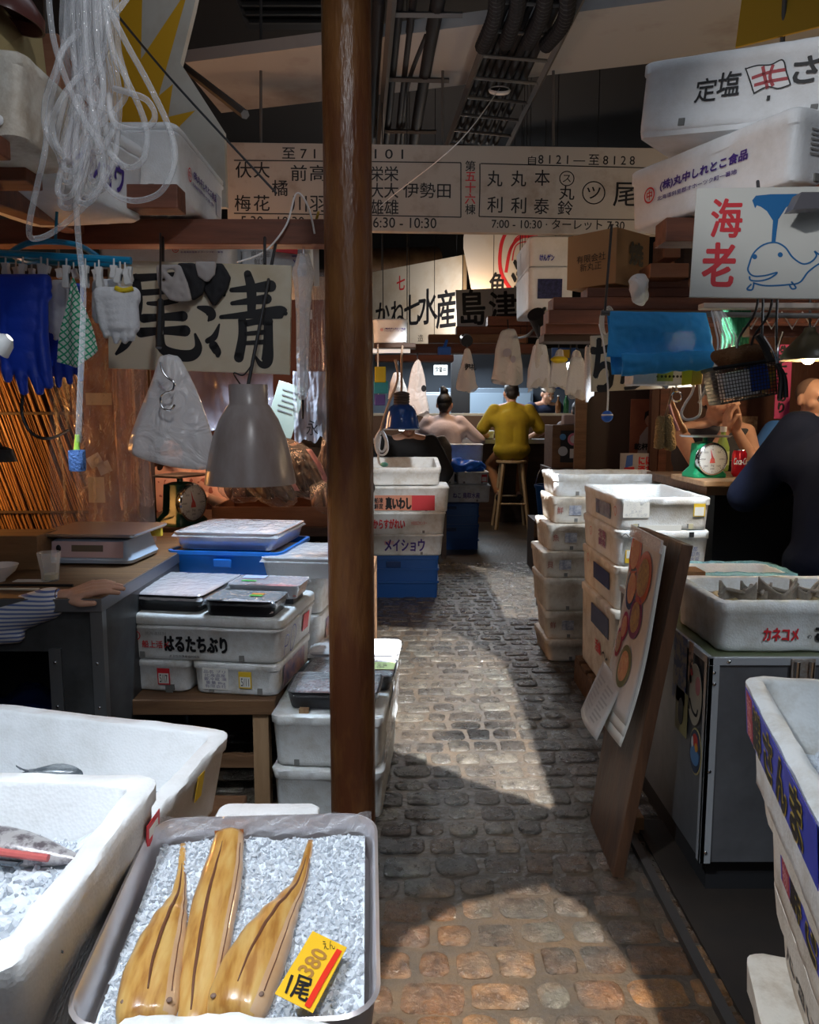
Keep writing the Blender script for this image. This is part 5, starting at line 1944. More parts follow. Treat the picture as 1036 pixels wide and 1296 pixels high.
# ---------------------------------------------------------------- left background: bamboo screen, wrapped board
BAM = mat('bamboo reed', (.36, .20, .07), .5, col2=(.20, .09, .03), nscale=9, stretch=(6, 1, .5))
t = thing('bamboo_screen', 'slanting reed screen glowing amber behind the left counter', 'screen', (-2.1, 3.62, .5))
MB().box((-1.0, .02, -.5), (.92, .04, 1.4)).build('backing', mat('screen backing', (.06, .03, .015), .8), t, smooth=False)
mb = MB()
x = -1.5
while x < .95:
    r = RNG.uniform(.0028, .0055)
    x0 = x
    sl = -.32 + RNG.uniform(-.03, .03)
    z0, z1 = -.5, 1.3
    mb.tube([(x0 - sl * .9 + 0, RNG.uniform(-.005, .005), z0), (x0 + sl * .9, RNG.uniform(-.005, .005), z1)], r, 6)
    x += RNG.uniform(.0075, .014)
for v in mb.bm.verts:
    v.co.x = min(max(v.co.x, -1.0), .92)
o = mb.build('reeds', BAM, t, angle=60)
o['kind'] = 'stuff'
for z_ in (.3, .75):
    MB().box((-1.0, -.012, z_), (.92, -.008, z_ + .012)).build('tie_cord', mat('dark cord', (.05, .03, .02), .7), t, smooth=False)
PLYW = wood_mat('plywood panel', (.36, .18, .09), (.26, .12, .06), 3, 'Z')
p0, p1 = at(112, 690, 3.4), at(168, 560, 3.4)
pt = at(140, 350, 3.4)
o = MB().box((p0.x, 0, SZ - .02), (p1.x, .03, pt.z)).build('plywood_panel', PLYW, smooth=False)
o.location = (0, 3.42, 0)
tag(o, 'narrow plywood panel wrapped in wrinkled clear film behind the hanging gloves', 'panel')
mb = MB().sheet(lambda a, b: V((p0.x - .04 + (p1.x - p0.x + .1) * a, -.02 - .012 * noise.noise(V((a * 6, b * 14, 3))) - .01 * noise.noise(V((a * 20, b * 30, 3))), SZ + (pt.z - SZ) * b)), 24, 60)
mb.build('wrinkled_film', film('strong wrinkled film', (.9, .75, .68), .22, .06, 1, 26, .9), o, angle=180)
Mw_ = frame(V((0, -.04, 0)), V((1, 0, 0)), V((0, 0, 1)))
for (u, v, w_, h_, rot) in ((122, 620, .07, .11, 0), (120, 583, .06, .05, .5), (132, 592, .055, .05, .4), (125, 505, .11, .05, 0)):
    p_ = on(Matrix.Translation((0, 3.42, 0)) @ Mw_, u, v)
    patch('note', o, CREAMP if rot == 0 else MILKD, sub(Mw_, p_.x, p_.y, 0, rot), w_, h_)
# hanging clear sheets around it
def drape(name, label, u0, u1, v0, v1, d, m, seed, cat='plastic sheet', amp=.04, flare=0):
    a, b = at(u0, v1, d), at(u1, v0, d)
    P_ = V(((a.x + b.x) / 2, d, b.z))
    mb = MB().sheet(lambda s_, t_: V(((s_ - .5) * (b.x - a.x) * (1 + flare * t_), amp * noise.noise(V((s_ * 4, t_ * 1.6, seed))) + amp * .4 * noise.noise(V((s_ * 14, t_ * 4, seed))), -(b.z - a.z) * t_ + .03 * noise.noise(V((s_ * 5, 0, seed))) * t_)), 40, 40)
    o = mb.build(name, m, angle=180)
    o.location = P_
    return tag(o, label, cat)


drape('clear_sheet', 'clear plastic sheet hanging over the wrapped plywood behind the digital scale', 72, 182, 400, 690, 3.2, CLEAR, 3, flare=.1)
drape('clear_sheet', 'pinkish clear plastic sheet behind the tied milky bag', 150, 185, 455, 640, 3.3, film('pink clear film', (.85, .6, .55), .25, .1, .7, 16, .6), 9)
drape('clear_sheet', 'cloudy plastic sheet hanging below the big brush character sign', 215, 345, 455, 545, 3.0, film('cloudy film', (.7, .62, .68), .5, .15, .6, 12, .5), 12)


# ---------------------------------------------------------------- overhead left: rack, boxes, tubes
t = thing('overhead_rack', 'brown beam rack hung from the ceiling carrying the upper left foam boxes', 'rack', (-.8, 2.4, 1.8))
P0 = V(t.location)


def wbox(t, P0, a, b, name, m, bevel=.003):
    return MB().box(V(a) - P0, V(b) - P0).build(name, m, t, smooth=False, bevel=bevel)


ba, bb = at(92, 285, 2.62), at(412, 285, 2.62)
wbox(t, P0, (-1.6, 2.58, 1.785), (bb.x, 2.66, 1.862), 'beam', WOODR)
wbox(t, P0, (-1.6, 2.20, 1.80), (-.62, 2.28, 1.862), 'beam', WOODR)
e0, e1 = at(-40, 226, 1.75), at(96, 280, 2.6)
o = MB().box((-.03, 0, -.04), (.03, (e1 - e0).length, .03)).build('beam', WOODR, t, smooth=False, bevel=.003)
o.matrix_basis = Matrix.Translation(e0 - P0) @ (e1 - e0).to_track_quat('Y', 'Z').to_matrix().to_4x4()
wbox(t, P0, (-1.6, 1.5, 1.725), (-.75, 1.56, 1.76), 'beam', WOODR)
wbox(t, P0, (-1.6, 1.72, 1.735), (-.80, 1.80, 1.772), 'beam', WOODR)
for x, y in ((-1.5, 2.62), (-.20, 2.64), (-1.5, 1.76)):
    mb = MB().cone(V((x, y, 1.8)) - P0, V((x, y, 3.99)) - P0, .008, .008, 8)
    mb.build('hanging_rod', GALV, t)
IC = 'boxes on the upper left rack'
pm = at(40, 218, 1.80)
pf = at(172, 252, 2.22)
dy = (pf - pm)
rz1 = math.atan2(-dy.x, dy.y)
Rz = Matrix.Rotation(rz1, 3, 'Z')
b, fm = foam_box('lidded foam box with purple katakana behind the clear tubing, upper left', .36, .50, .165, V((pm.x, pm.y, 1.782)) + Rz @ V((-.185, .255, 0)), rz1, m=FOAM3, group=IC, seed=80, lid=.035, rim=.01, open_=False)
text('メイショウ', b, PURP, fm('right', .50, .5), .26, .075, bold=.03, jitter=.02)
pm = at(228, 256, 2.32)
b, fm = foam_box('white foam box with red circled mark and blue printing on the upper left rack', .36, .58, .17, V((pm.x - .182, pm.y + .29, 1.872)), 0, m=FOAM3, group=IC, seed=81, lid=.02, rim=.01,
                 open_=False, taper=.03)


def marunaka(b, M, s):
    strokes('red_ring', b, RED, M, [[(.018 * s * cos(a * pi / 8) - .16 * s, .018 * s * sin(a * pi / 8)) for a in range(17)]], .002 * s)
    text('中', b, RED, sub(M, -.16 * s, 0), .02 * s, .024 * s, bold=.02)
    text('(株)丸中しれとこ食品', b, PURP, sub(M, .02 * s, .012 * s), .28 * s, .026 * s, bold=.04, shear=.1)
    text('北海道斜里郡オホーツク町一番地', b, PURP, sub(M, .0, -.016 * s), .26 * s, .011 * s, bold=.02)


marunaka(b, fm('right', .5, .5), 1.0)
patch('print_panel', b, mat('grey print', (.5, .5, .56), .6), fm('right', .85, .5), .06, .07)
p = at(28, 205, 1.52)
b, fm = foam_box('dirty grey foam box cut by the left edge of the view, upper left', .34, .24, .155, V((p.x - .17, 1.66, 1.762)), 0, m=FOAM2, group=IC, seed=82, open_=False, rim=.02)
MB().ell((.12, -.118, .03), (.01, .004, .01)).build('plug', WHITE, b)
p = at(15, 105, 1.66)
o = MB().loft([[V(q_) for q_ in ((-.2, -.1, 0), (.03, -.1, 0), (.03, .1, 0), (-.2, .1, 0))], [V(q_) for q_ in ((-.2, -.1, .14), (-.03, -.1, .14), (.02, .1, .14), (-.2, .1, .14))]]).build('cardboard_box', mat('tan cardboard', (.42, .33, .16), .8), smooth=False, bevel=.002)
o.location = (p.x, 1.66, 1.921)
tag(o, 'tan cardboard box on top of the dirty grey foam box, upper left', 'box')
p = at(60, 95, 2.0)
o = MB().box((-.10, 0, 0), (.03, .25, .16)).build('wooden_block', WOODRL, smooth=False, bevel=.004)
o.location = (p.x, 2.0, 1.99)
tag(o, 'reddish wooden block standing on the katakana foam box, upper left', 'block')
p = at(8, 24, 1.6)
t = thing('pendant_lamp', 'round brown disc lamp seen from below in the top left corner', 'lamp', p)
Mx = Matrix.Rotation(.25, 4, 'Y')
MB().lathe([(.005, .05), (.04, .045), (.065, .02), (.068, 0), (.064, .0), (.05, .02)], 32, Mx).build('shade', mat('brown enamel', (.10, .035, .03), .3), t)
MB().cone((0, 0, .045), (0, 0, 1.9), .004, .004, 6).build('cord', BLACK, t)

# clear tubing
TUBE = film('clear tubing', (.84, .86, .9), .15, .06, .12, 40, .9)
dt = 1.42
t = thing('tubing_coil', 'big tangled coil of clear plastic tubing hanging at the upper left', 'tubing', at(105, 60, dt))
P0 = V(t.location)


def tpath(pts, dz=None):
    return [at(u, v, dt + (0 if len(r_) < 1 else r_[0])) - P0 for u, v, *r_ in pts]


rg = random.Random(5)
paths = [
    [(60, -25), (66, 40), (78, 85), (100, 140), (126, 185), (131, 215, .03), (112, 255, .05), (70, 292, .05), (42, 302, .03), (37, 285), (47, 235), (57, 190), (62, 140, .05), (78, 70, .06), (92, -20, .06)],
    [(118, -25), (135, 5), (160, 55), (190, 110), (215, 165), (221, 205), (203, 243), (168, 254), (138, 240, .04), (126, 210, .05), (118, 120, .06), (110, -20, .05)],
    [(128, -25), (142, 60), (160, 100), (180, 145), (186, 175), (180, 203), (163, 212), (145, 200, .02), (136, 180, .04), (130, 90, .05), (126, -20, .05)],
    [(100, 40, .05), (80, 62, .02), (70, 90), (58, 125), (57, 160), (70, 188), (84, 200, .03), (100, 150, .06), (103, 60, .06)],
    [(118, 78, .05), (92, 105, .02), (74, 132), (66, 160), (75, 190), (90, 200, .04), (112, 150, .06), (112, 90, .06)],
    [(145, 112, .04), (165, 118), (186, 127), (196, 146), (188, 160), (166, 164), (143, 153), (138, 120, .05)],
    [(170, -15, .05), (150, 12, .02), (142, 20, .03)],
]
for i in range(11):
    u0 = 92 + i * 5.2 + rg.uniform(-2, 2)
    ub = 80 + rg.uniform(-6, 45)
    vb = 195 + rg.uniform(-5, 70)
    dd = rg.uniform(.0, .07)
    paths.append([(u0, -30, dd), (u0 + 4, 60, dd), (u0 + 8 + i * .6, 120, dd), (ub + 24, vb - 45, dd), (ub + 12, vb - 8, dd - .01), (ub, vb, dd), (ub - 9, vb - 12, dd + .01), (ub + 4, vb - 70, dd + .02), (u0 - 12, 60, dd + .03), (u0 - 10, -30, dd + .03)])
for pts in paths:
    MB().tube(curve(tpath(pts), 10), .0052, 8).build('tube_loop', TUBE, t, angle=180)
MB().cone(at(108, -20, dt + .03) - P0, at(108, -150, dt + .03) + V((0, 0, 1.9)) - P0, .004, .004, 6).build('hanging_cord', WHITE, t)
t = thing('airline_tube', 'clear air tube hanging straight down with a blue air stone at its end', 'tube', at(98, 550, dt))
P0 = V(t.location)
MB().tube(curve([at(u, v, dt + .02) - P0 for u, v in ((98, 120), (95, 220), (99, 300), (105, 360), (104, 430), (101, 500), (99, 560))], 10), .0052, 10).build('tube', TUBE, t, angle=180)
MB().cone(at(98, 550, dt + .02) - P0, at(97, 571, dt + .02) - P0, .0045, .0055, 12).build('connector', mat('lime connector', (.45, .75, .1), .3), t)
MB().lathe([(.002, .0), (.0145, -.001), (.015, -.004), (.015, -.036), (.013, -.039), (.002, -.04)], 24, Matrix.Translation(at(97, 569, dt + .02) - P0)).build('air_stone', mat('blue air stone', (.1, .22, .55), .7, bump=.8, bscale=200), t)

# blue clothes-peg hanger and what is pegged to it
dh = 2.05
HANG = mat('turquoise hanger plastic', (.005, .22, .42), .35)
t = thing('peg_hanger', 'turquoise drying hanger with white pegs below the upper left rack', 'hanger', at(60, 318, dh))
P0 = V(t.location)
MB().tube([at(-40, 319, dh) - P0, at(60, 324, dh) - P0, at(166, 330, dh) - P0], .0095, 8).build('bar', HANG, t)
MB().tube([at(-40, 328, dh + .22) - P0, at(150, 335, dh + .22) - P0], .0085, 8).build('bar', HANG, t)
MB().tube(curve([at(10, 322, dh) - P0, at(35, 308, dh + .05) - P0, at(70, 306, dh + .1) - P0, at(100, 311, dh + .1) - P0, at(124, 325, dh + .02) - P0], 6), .0075, 8).build('arm', HANG, t)
MB().tube(curve([at(12, 320, dh) - P0, at(30, 330, dh + .12) - P0, at(60, 331, dh + .22) - P0], 6), .007, 8).build('arm', HANG, t)
MB().cone(at(70, 306, dh + .1) - P0, at(72, 268, dh + .1) - P0, .004, .004, 8).build('hook', HANG, t)
PEG = mat('white peg plastic', (.72, .72, .72), .4)


def peg(u, v0, v1, d, tilt=0):
    p0, p1 = at(u, v0, d), at(u + tilt, v1, d)
    L_ = (p0 - p1).length
    M = Matrix.Translation(p1 - P0) @ (p0 - p1).to_track_quat('Z', 'Y').to_matrix().to_4x4()
    mb = MB()
    mb.loft([rrect(.009, .007, .002, 0), rrect(.010, .0085, .002, L_ * .15), rrect(.009, .006, .002, L_ * .6), rrect(.007, .009, .002, L_ * .97), rrect(.006, .008, .002, L_)])
    for v_ in mb.bm.verts:
        v_.co = M @ v_.co
    k = mb.build('peg', PEG, t, angle=50)
    M2 = Matrix.Translation((0, -.0082, L_ * .45))
    g = MB().box((-.0025, -.009, L_ * .2), (.0025, -.0065, L_ * .65), M)
    g.build('peg_slot', CHAR, k, smooth=False)
    MB().cone(p0 - P0, at(u, v0 - 9, d) - P0, .0022, .0022, 6).build('peg_link', PEG, k)


for a in ((29, 334, 359, dh - .01, 0), (52, 334, 362, dh - .01, 1), (60, 336, 362, dh - .015, -5), (7, 333, 348, dh, 1), (20, 338, 352, dh + .2, 3), (40, 340, 352, dh + .2, 1), (84, 336, 364, dh - .01, 0),
          (93, 341, 352, dh + .2, 4), (108, 336, 364, dh - .01, 0), (120, 341, 358, dh + .2, 4), (125, 338, 364, dh - .01, 2), (144, 336, 352, dh - .01, 0), (152, 340, 358, dh - .02, -4),
          (158, 341, 360, dh - .01, 5), (163, 338, 356, dh + .01, 1), (74, 340, 352, dh + .2, 3)):
    peg(*a)
BGL = mat('blue rubber', (.014, .055, .52), .42, bump=.15, bscale=60)


def glove(label, u0, u1, v0, vk, v1, d, m, depth, fingers, group=None, thumb=None, smooth=3):
    """hanging glove: cuff edge at v0 from u0 to u1, knuckles at vk, finger tips (u, v)"""
    c = at((u0 + u1) / 2, v0, d)
    t = thing('glove', label, 'glove', c, group=group)
    w0 = (at(u1, v0, d) - at(u0, v0, d)).length / 2
    pr = []
    n = 5
    k0, k1 = fingers[0][0], fingers[-1][0]
    for i in range(n):
        f = i / (n - 1)
        top = at(u0 + (u1 - u0) * (.12 + .76 * f), v0 + 4, d) - c
        mid = at(u0 + (u1 - u0) * (.14 + .72 * f), (v0 + vk) / 2, d) - c
        kn = at(k0 + (k1 - k0) * f, vk, d) - c
        pr += [('c', top, depth * .8, mid, depth), ('c', mid, depth, kn, depth)]
    pr.append(('c', at(u0 + 4, v0 + 4, d) - c, depth * .9, at(u1 - 4, v0 + 4, d) - c, depth * .9))
    pr.append(('c', at(u0 + 4, v0 + (vk - v0) * .22, d) - c, depth, at(u1 - 4, v0 + (vk - v0) * .22, d) - c, depth))
    pr.append(('c', at(u0 + 4, v0 + (vk - v0) * .11, d) - c, depth, at(u1 - 4, v0 + (vk - v0) * .11, d) - c, depth))
    for i in range(1, 6):
        f = i / 5
        cc_ = at((u0 + u1) / 2 * (1 - f) + (k0 + k1) / 2 * f, v0 + (vk - v0) * f, d) - c
        hw = w0 * (1 - f) + (at(k1, vk, d) - at(k0, vk, d)).length / 2 * 1.12 * f
        pr.append(('e', cc_ - V((0, 0, .012 if i == 0 else 0)), (hw, depth * 1.35, (vk - v0) * d / 1000 * (.14 if i == 0 else .2))))
    fr = (at(fingers[1][0], v1, d) - at(fingers[0][0], v1, d)).length / 2 if len(fingers) > 1 else .01
    fr = min(max(fr * .92, .007), .016)
    for (ua, ut, vt) in fingers:
        pr.append(('c', at(ua, vk - 6, d) - c, fr, at((ua + ut) / 2, (vk + vt) / 2, d - .006) - c, fr * 1.02))
        pr.append(('c', at((ua + ut) / 2, (vk + vt) / 2, d - .006) - c, fr * 1.02, at(ut, vt - 5, d) - c, fr * .8))
    if thumb:
        pr.append(('c', at(*thumb[0], d) - c, fr * 1.25, at(*thumb[1], d - .01) - c, fr))
    blob('glove_body', pr, m, t, .0042, smooth)
    return t


glove('big blue rubber glove nearest the left edge, pegged by its cuff', -2, 62, 350, 455, 495, dh - .02, BGL, .016, [(8, 10, 484), (24, 30, 500), (40, 50, 500), (54, 62, 492)], thumb=((52, 425), (58, 470)))
glove('blue rubber glove behind the big one, its fingers showing below the checked cloth', 56, 104, 360, 445, 488, dh + .12, BGL, .014, [(60, 64, 478), (72, 74, 492), (84, 88, 488), (96, 102, 484)])
WGL = mat('white cotton', (.68, .69, .72), .9, bump=.3, bscale=120)
g = glove('white cotton glove with a yellow cuff edge hanging beside the brush character sign', 124, 172, 368, 413, 438, dh - .02, WGL, .020, [(136, 134, 430), (147, 147, 437), (158, 158, 437), (167, 167, 434)], smooth=4)
c = g.location
MB().tube(curve([at(u, v, dh - .04) - c for u, v in ((146, 364), (153, 367), (160, 367), (168, 365))], 5), .006, 8).build('yellow_cuff', mat('yellow knit', (.75, .55, .02), .8), g)
glove('white cotton glove half hidden behind the yellow cuffed glove', 120, 150, 356, 400, 428, dh + .05, WGL, .016, [(124, 122, 412), (132, 130, 420), (140, 140, 424), (148, 148, 420)])
glove('pale grey cotton glove behind the checked cloth', 64, 84, 356, 410, 432, dh + .06, mat('grey cotton', (.5, .5, .55), .9), .014, [(66, 64, 425), (72, 70, 434), (78, 76, 432)])


def check_mat():
    m, nt, N, L, P = nodes('green check cloth')
    tc_ = N.new('ShaderNodeTexCoord')
    mp = N.new('ShaderNodeMapping')
    mp.inputs['Rotation'].default_value = (0, rad(38), 0)
    L.new(tc_.outputs['Object'], mp.inputs[0])
    sx = N.new('ShaderNodeSeparateXYZ')
    L.new(mp.outputs[0], sx.inputs[0])
    fs = []
    for ax in ('X', 'Z'):
        a = N.new('ShaderNodeMath')
        a.operation = 'MULTIPLY'
        a.inputs[1].default_value = 78
        L.new(sx.outputs[ax], a.inputs[0])
        b = N.new('ShaderNodeMath')
        b.operation = 'FRACT'
        L.new(a.outputs[0], b.inputs[0])
        c_ = N.new('ShaderNodeMath')
        c_.operation = 'LESS_THAN'
        c_.inputs[1].default_value = .28
        L.new(b.outputs[0], c_.inputs[0])
        fs.append(c_)
    mxx = N.new('ShaderNodeMath')
    mxx.operation = 'MAXIMUM'
    L.new(fs[0].outputs[0], mxx.inputs[0])
    L.new(fs[1].outputs[0], mxx.inputs[1])
    mi = N.new('ShaderNodeMix')
    mi.data_type = 'RGBA'
    L.new(mxx.outputs[0], mi.inputs[0])
    mi.inputs[6].default_value = (.66, .72, .66, 1)
    mi.inputs[7].default_value = (.02, .34, .17, 1)
    L.new(mi.outputs[2], P.inputs['Base Color'])
    P.inputs['Roughness'].default_value = .9
    return m


c = at(90, 352, dh - .03)
mb = MB()


def clothf(a, b):
    # hanging by one corner
    w = .052 * (b ** .8) * (1 if b < .78 else 1)
    x = (a - .5) * 2 * w + .004
    z = -.205 * b - .03 * (1 - abs(2 * a - 1)) * (b > .0) * b + (.03 * (a) * b)
    return V((x, .012 * sin(a * 9) * b + .006 * sin(b * 7 + a * 3), z))


o = mb.sheet(clothf, 24, 30).build('checked_cloth', check_mat(), angle=180, solid=.003)
o.location = c
tag(o, 'green and white checked cloth hanging by one corner from a peg', 'cloth')
o = MB().tube(curve([at(29, 498, dh + .1), at(28, 525, dh + .1), at(40, 548, dh + .1), (at(62, 555, dh + .15)), at(86, 545, dh + .3)], 8), .0045, 8).build('black_cable', BLACK)
tag(o, 'black cable looping below the big blue glove', 'cable')
p = at(-3, 440, 1.5)
t = thing('clamp_lamp', 'white rimmed lit lamp peeking in at the left edge by the blue glove', 'lamp', p)
Mx = Matrix.Rotation(.9, 4, 'Y')
MB().lathe([(.008, .03), (.018, .02), (.025, 0), (.022, .0), (.014, .016)], 28, Mx).build('shade', WHITE, t)
MB().lathe([(.0, .002), (.019, .002)], 24, Mx).build('bulb', mat('lit lamp', (1, 1, .95), .4, emit=(1, .95, .85), estr=4), t)
p = at(4, 577, 2.6)
t = thing('table_lamp', 'small dark lamp shade at the left edge before the bamboo screen', 'lamp', V((p.x, 2.6, CZ + .001)))
hh_ = p.z - CZ
MB().lathe([(.008, hh_ + .03), (.03, hh_ + .02), (.042, hh_ - .02), (.039, hh_ - .02), (.02, hh_ + .012)], 28).build('lamp_shade', DARK, t)
MB().tube(curve([(0, 0, hh_ + .02), (-.04, .02, hh_ + .04), (-.09, .02, hh_ * .5), (-.09, .02, .01)], 8), .005, 8).build('stand', BLACK, t)
MB().cone((-.09, .02, 0), (-.09, .02, .012), .05, .05, 20).build('base', BLACK, t)

# ---------------------------------------------------------------- big brush character sign and what hangs round it
SB = mat('cream lacquered board', (.62, .55, .42), .5, col2=(.42, .30, .15), nscale=2.4, contrast=(.48, .8))
o, M0, w, h = psign('shop_sign', 'cream board with two huge black brush characters hung from the beam', 'sign', ((137, 466, 2.46), (366, 474, 2.44), (140, 329, 2.46)), .018, SB)
zq = lambda pts: [(*tuple(on(o.matrix_basis, 130 + x / 3.572, 300 + y / 3.572))[:2], w_ / 3.572 * 2.45 / 1000) for x, y, w_ in pts]
brush('brush_writing', o, INK, Matrix.Identity(4), [zq(p_) for p_ in (
    [(150, 186, 18), (270, 178, 15), (385, 172, 19)], [(150, 254, 14), (270, 246, 13), (375, 240, 15)], [(378, 176, 19), (392, 205, 20), (378, 240, 16)],
    [(150, 186, 20), (160, 300, 21), (140, 400, 20), (105, 480, 20), (62, 528, 7)],
    [(205, 300, 8), (262, 300, 12), (335, 286, 12)], [(185, 368, 20), (270, 362, 16), (362, 358, 23)], [(172, 432, 22), (270, 424, 17), (372, 424, 25)],
    [(262, 296, 15), (262, 380, 19), (258, 450, 20), (272, 505, 22), (330, 532, 25), (400, 535, 25), (432, 500, 18), (418, 440, 6)],
    [(432, 318, 7), (478, 332, 20), (492, 356, 20), (478, 378, 5)], [(470, 210, 12), (530, 235, 20), (548, 262, 8)], [(474, 470, 12), (505, 450, 14), (527, 395, 4)], [(500, 490, 20), (518, 520, 18), (520, 535, 10)],
    [(582, 240, 10), (670, 232, 17), (758, 222, 26)], [(655, 168, 17), (672, 240, 22), (672, 350, 18)], [(585, 300, 9), (660, 290, 15), (742, 280, 22)], [(535, 362, 9), (660, 352, 17), (800, 340, 28), (826, 345, 10)],
    [(630, 375, 18), (632, 450, 20), (615, 545, 22)], [(640, 392, 15), (700, 382, 14), (752, 382, 18)], [(748, 382, 20), (748, 470, 22), (742, 560, 26), (715, 575, 14), (690, 540, 5)], [(640, 438, 9), (735, 430, 11)], [(640, 480, 9), (735, 474, 11)])])
P1 = o.matrix_basis.inverted()
for u in (206, 335):
    mb = MB().cone(P1 @ at(u, 335, 2.47), P1 @ at(u, 296, 2.60), .005, .005, 8)
    mb.build('hanging_rod', BLACK, o)
GPAD = mat('grey suede', (.40, .37, .36), .9)
BLKF = mat('black knit', (.015, .015, .018), .8)


def workglove(label, pts_palm, pts_back, d):
    c = at(*pts_palm[0], d)
    t = thing('glove', label, 'glove', c)
    mb = MB()
    for pts, m, nm, dd, r in ((pts_back, BLKF, 'back', .022, .012), (pts_palm, GPAD, 'palm', .0, .010)):
        pr = []
        for a, b, ra, rb in pts if False else []:
            pass
        cs = [at(u, v, d + dd) - c for u, v in pts]
        cen = sum(cs, V()) / len(cs)
        for i, q_ in enumerate(cs):
            pr.append(('c', q_.lerp(cen, .25), r * .75, cen, r * 1.25))
            pr.append(('c', q_.lerp(cen, .25), r * .75, cs[(i + 1) % len(cs)].lerp(cen, .25), r * .75))
        blob(nm, pr, m, t, .0045, 3)
    return t


workglove('grey palmed black work glove draped over the left character of the brush sign', [(194, 330), (228, 330), (240, 360), (246, 384), (230, 386), (214, 382), (196, 360)], [(222, 330), (244, 330), (262, 355), (256, 376), (244, 384)], 2.40)
workglove('black work glove with smaller grey palm draped between the two brush characters', [(246, 330), (274, 331), (272, 348), (262, 358), (250, 350)], [(250, 330), (282, 330), (294, 350), (286, 372), (270, 392), (258, 372)], 2.41)

# tied milky bag on an S hook
BAGM = film('milky bag', (.88, .88, .90), .62, .26, .9, 13, .6)
db = 2.15
c = at(212, 448, db)
t = thing('plastic_bag', 'milky plastic bag with a wire S hook hanging in front of the brush sign', 'bag', c)
mb = MB()
s_ = db / 1000
rings = []
for i, (z_, l, r_, dp) in enumerate(((0, -10, 14, 7), (-12, -13, 19, 10), (-40, -24, 32, 14), (-80, -42, 46, 20), (-115, -55, 56, 26), (-132, -56, 60, 26), (-138, -52, 56, 22))):
    ring = []
    for k in range(36):
        a = 2 * pi * k / 36
        x = ((r_ - l) / 2 * cos(a) + (r_ + l) / 2) * s_
        y_ = dp * s_ * sin(a) * (1 + .18 * sin(3 * a + i * .3) + .12 * sin(7 * a))
        ring.append(V((x, y_, (z_ + 4 * sin(2 * a + 1) * i / 6 - (10 * (x / s_) / 60 if i > 4 else 0)) * s_)))
    rings.append(ring)
mb.loft(rings, True, (True, True)).rough(.006, 14, 2)
mb.build('bag', BAGM, t, angle=180, sub=1)
HK = [(203, 458), (206, 470), (212, 478), (220, 484), (218, 494), (208, 498), (203, 505), (206, 516), (216, 519), (221, 512)]
MB().tube(curve([at(u, v, db - .085) - c for u, v in HK], 6), .0028, 8).build('wire_hook', CHROME, t)
MB().tube([at(203, 380, db + .10) - c, at(201, 440, db + .02) - c], .009, 6).build('black_strap', BLACK, t)
MB().cone(at(203, 380, db + .10) - c, V((at(203, 300, 2.5).x, 2.5, 1.80)) - c, .003, .003, 6).build('cord', BLACK, t)
MB().box((-.008, -.012, -.05), (.008, -.009, -.035), Matrix.Translation(at(203, 400, db + .07) - c)).build('white_tag', WHITE, t, smooth=False)

# big grey lamp shade
SHG = mat('worn grey enamel', (.34, .30, .29), .3, col2=(.22, .17, .155), nscale=7, spec=.6, stretch=(1, 1, .4))
dl = 2.1
c = at(317, 612, dl)
t = thing('pendant_lamp', 'large worn grey bell lamp shade hanging over the steel trays', 'lamp', c)
s_ = dl / 1000
pr = [(24, 124), (24, 100), (27, 97), (36, 82), (45, 60), (51, 36), (55, 14), (57, 2), (57, 0)]
MB().lathe([(r * s_, z_ * s_) for r, z_ in pr] + [(55 * s_, 0), (50 * s_, 34 * s_), (35 * s_, 78 * s_), (22 * s_, 96 * s_), (2 * s_, 97 * s_)], 48).build('shade', SHG, t, angle=60)
MB().cone((0, 0, 119 * s_), (0, 0, 124 * s_), 23 * s_, 23 * s_).build('collar_cap', DARK, t)
MB().cone((0, 0, .26), V((c.x + .0, 2.60, 1.80)) - c, .005, .005).build('cord', BLACK, t)
MB().ell((0, 0, .10), (.03, .03, .04)).build('bulb', mat('lit bulb', (1, 1, 1), .4, emit=(.8, .9, 1), estr=6), t)
MB().tube(curve([V((-.02, 0, .26)), V((-.035, -.01, .29)), V((-.01, -.01, .285)), V((.01, 0, .31))], 6), .002, 6).build('wire_tie', BLACK, t)
# folded clear umbrella
du = 2.62
c = at(385, 420, du)
t = thing('umbrella', 'folded clear plastic umbrella hanging beside the rusty post', 'umbrella', c)
s_ = du / 1000
rings = []
for k, (v, r) in enumerate(((322, 6), (335, 9), (345, 12), (365, 9), (400, 7), (450, 6.5), (500, 5), (506, 3))):
    rings.append([at(384 + (v - 320) * -.008, v, du) - c + V((r * s_ * cos(a * pi / 8) * (1 + .25 * (a % 2)), r * s_ * sin(a * pi / 8) * (1 + .25 * (a % 2)), 0)) for a in range(16)])
MB().loft(rings).build('canopy', film('umbrella film', (.8, .84, .9), .5, .1, .9, 26, .8), t, angle=60)
MB().cone(at(383, 500, du) - c, at(383, 530, du) - c, .005, .003).build('tip', BLACK, t)
MB().cone(at(384, 340, du) - c, at(384, 296, du) - c, .004, .004).build('shaft', CHROME, t)
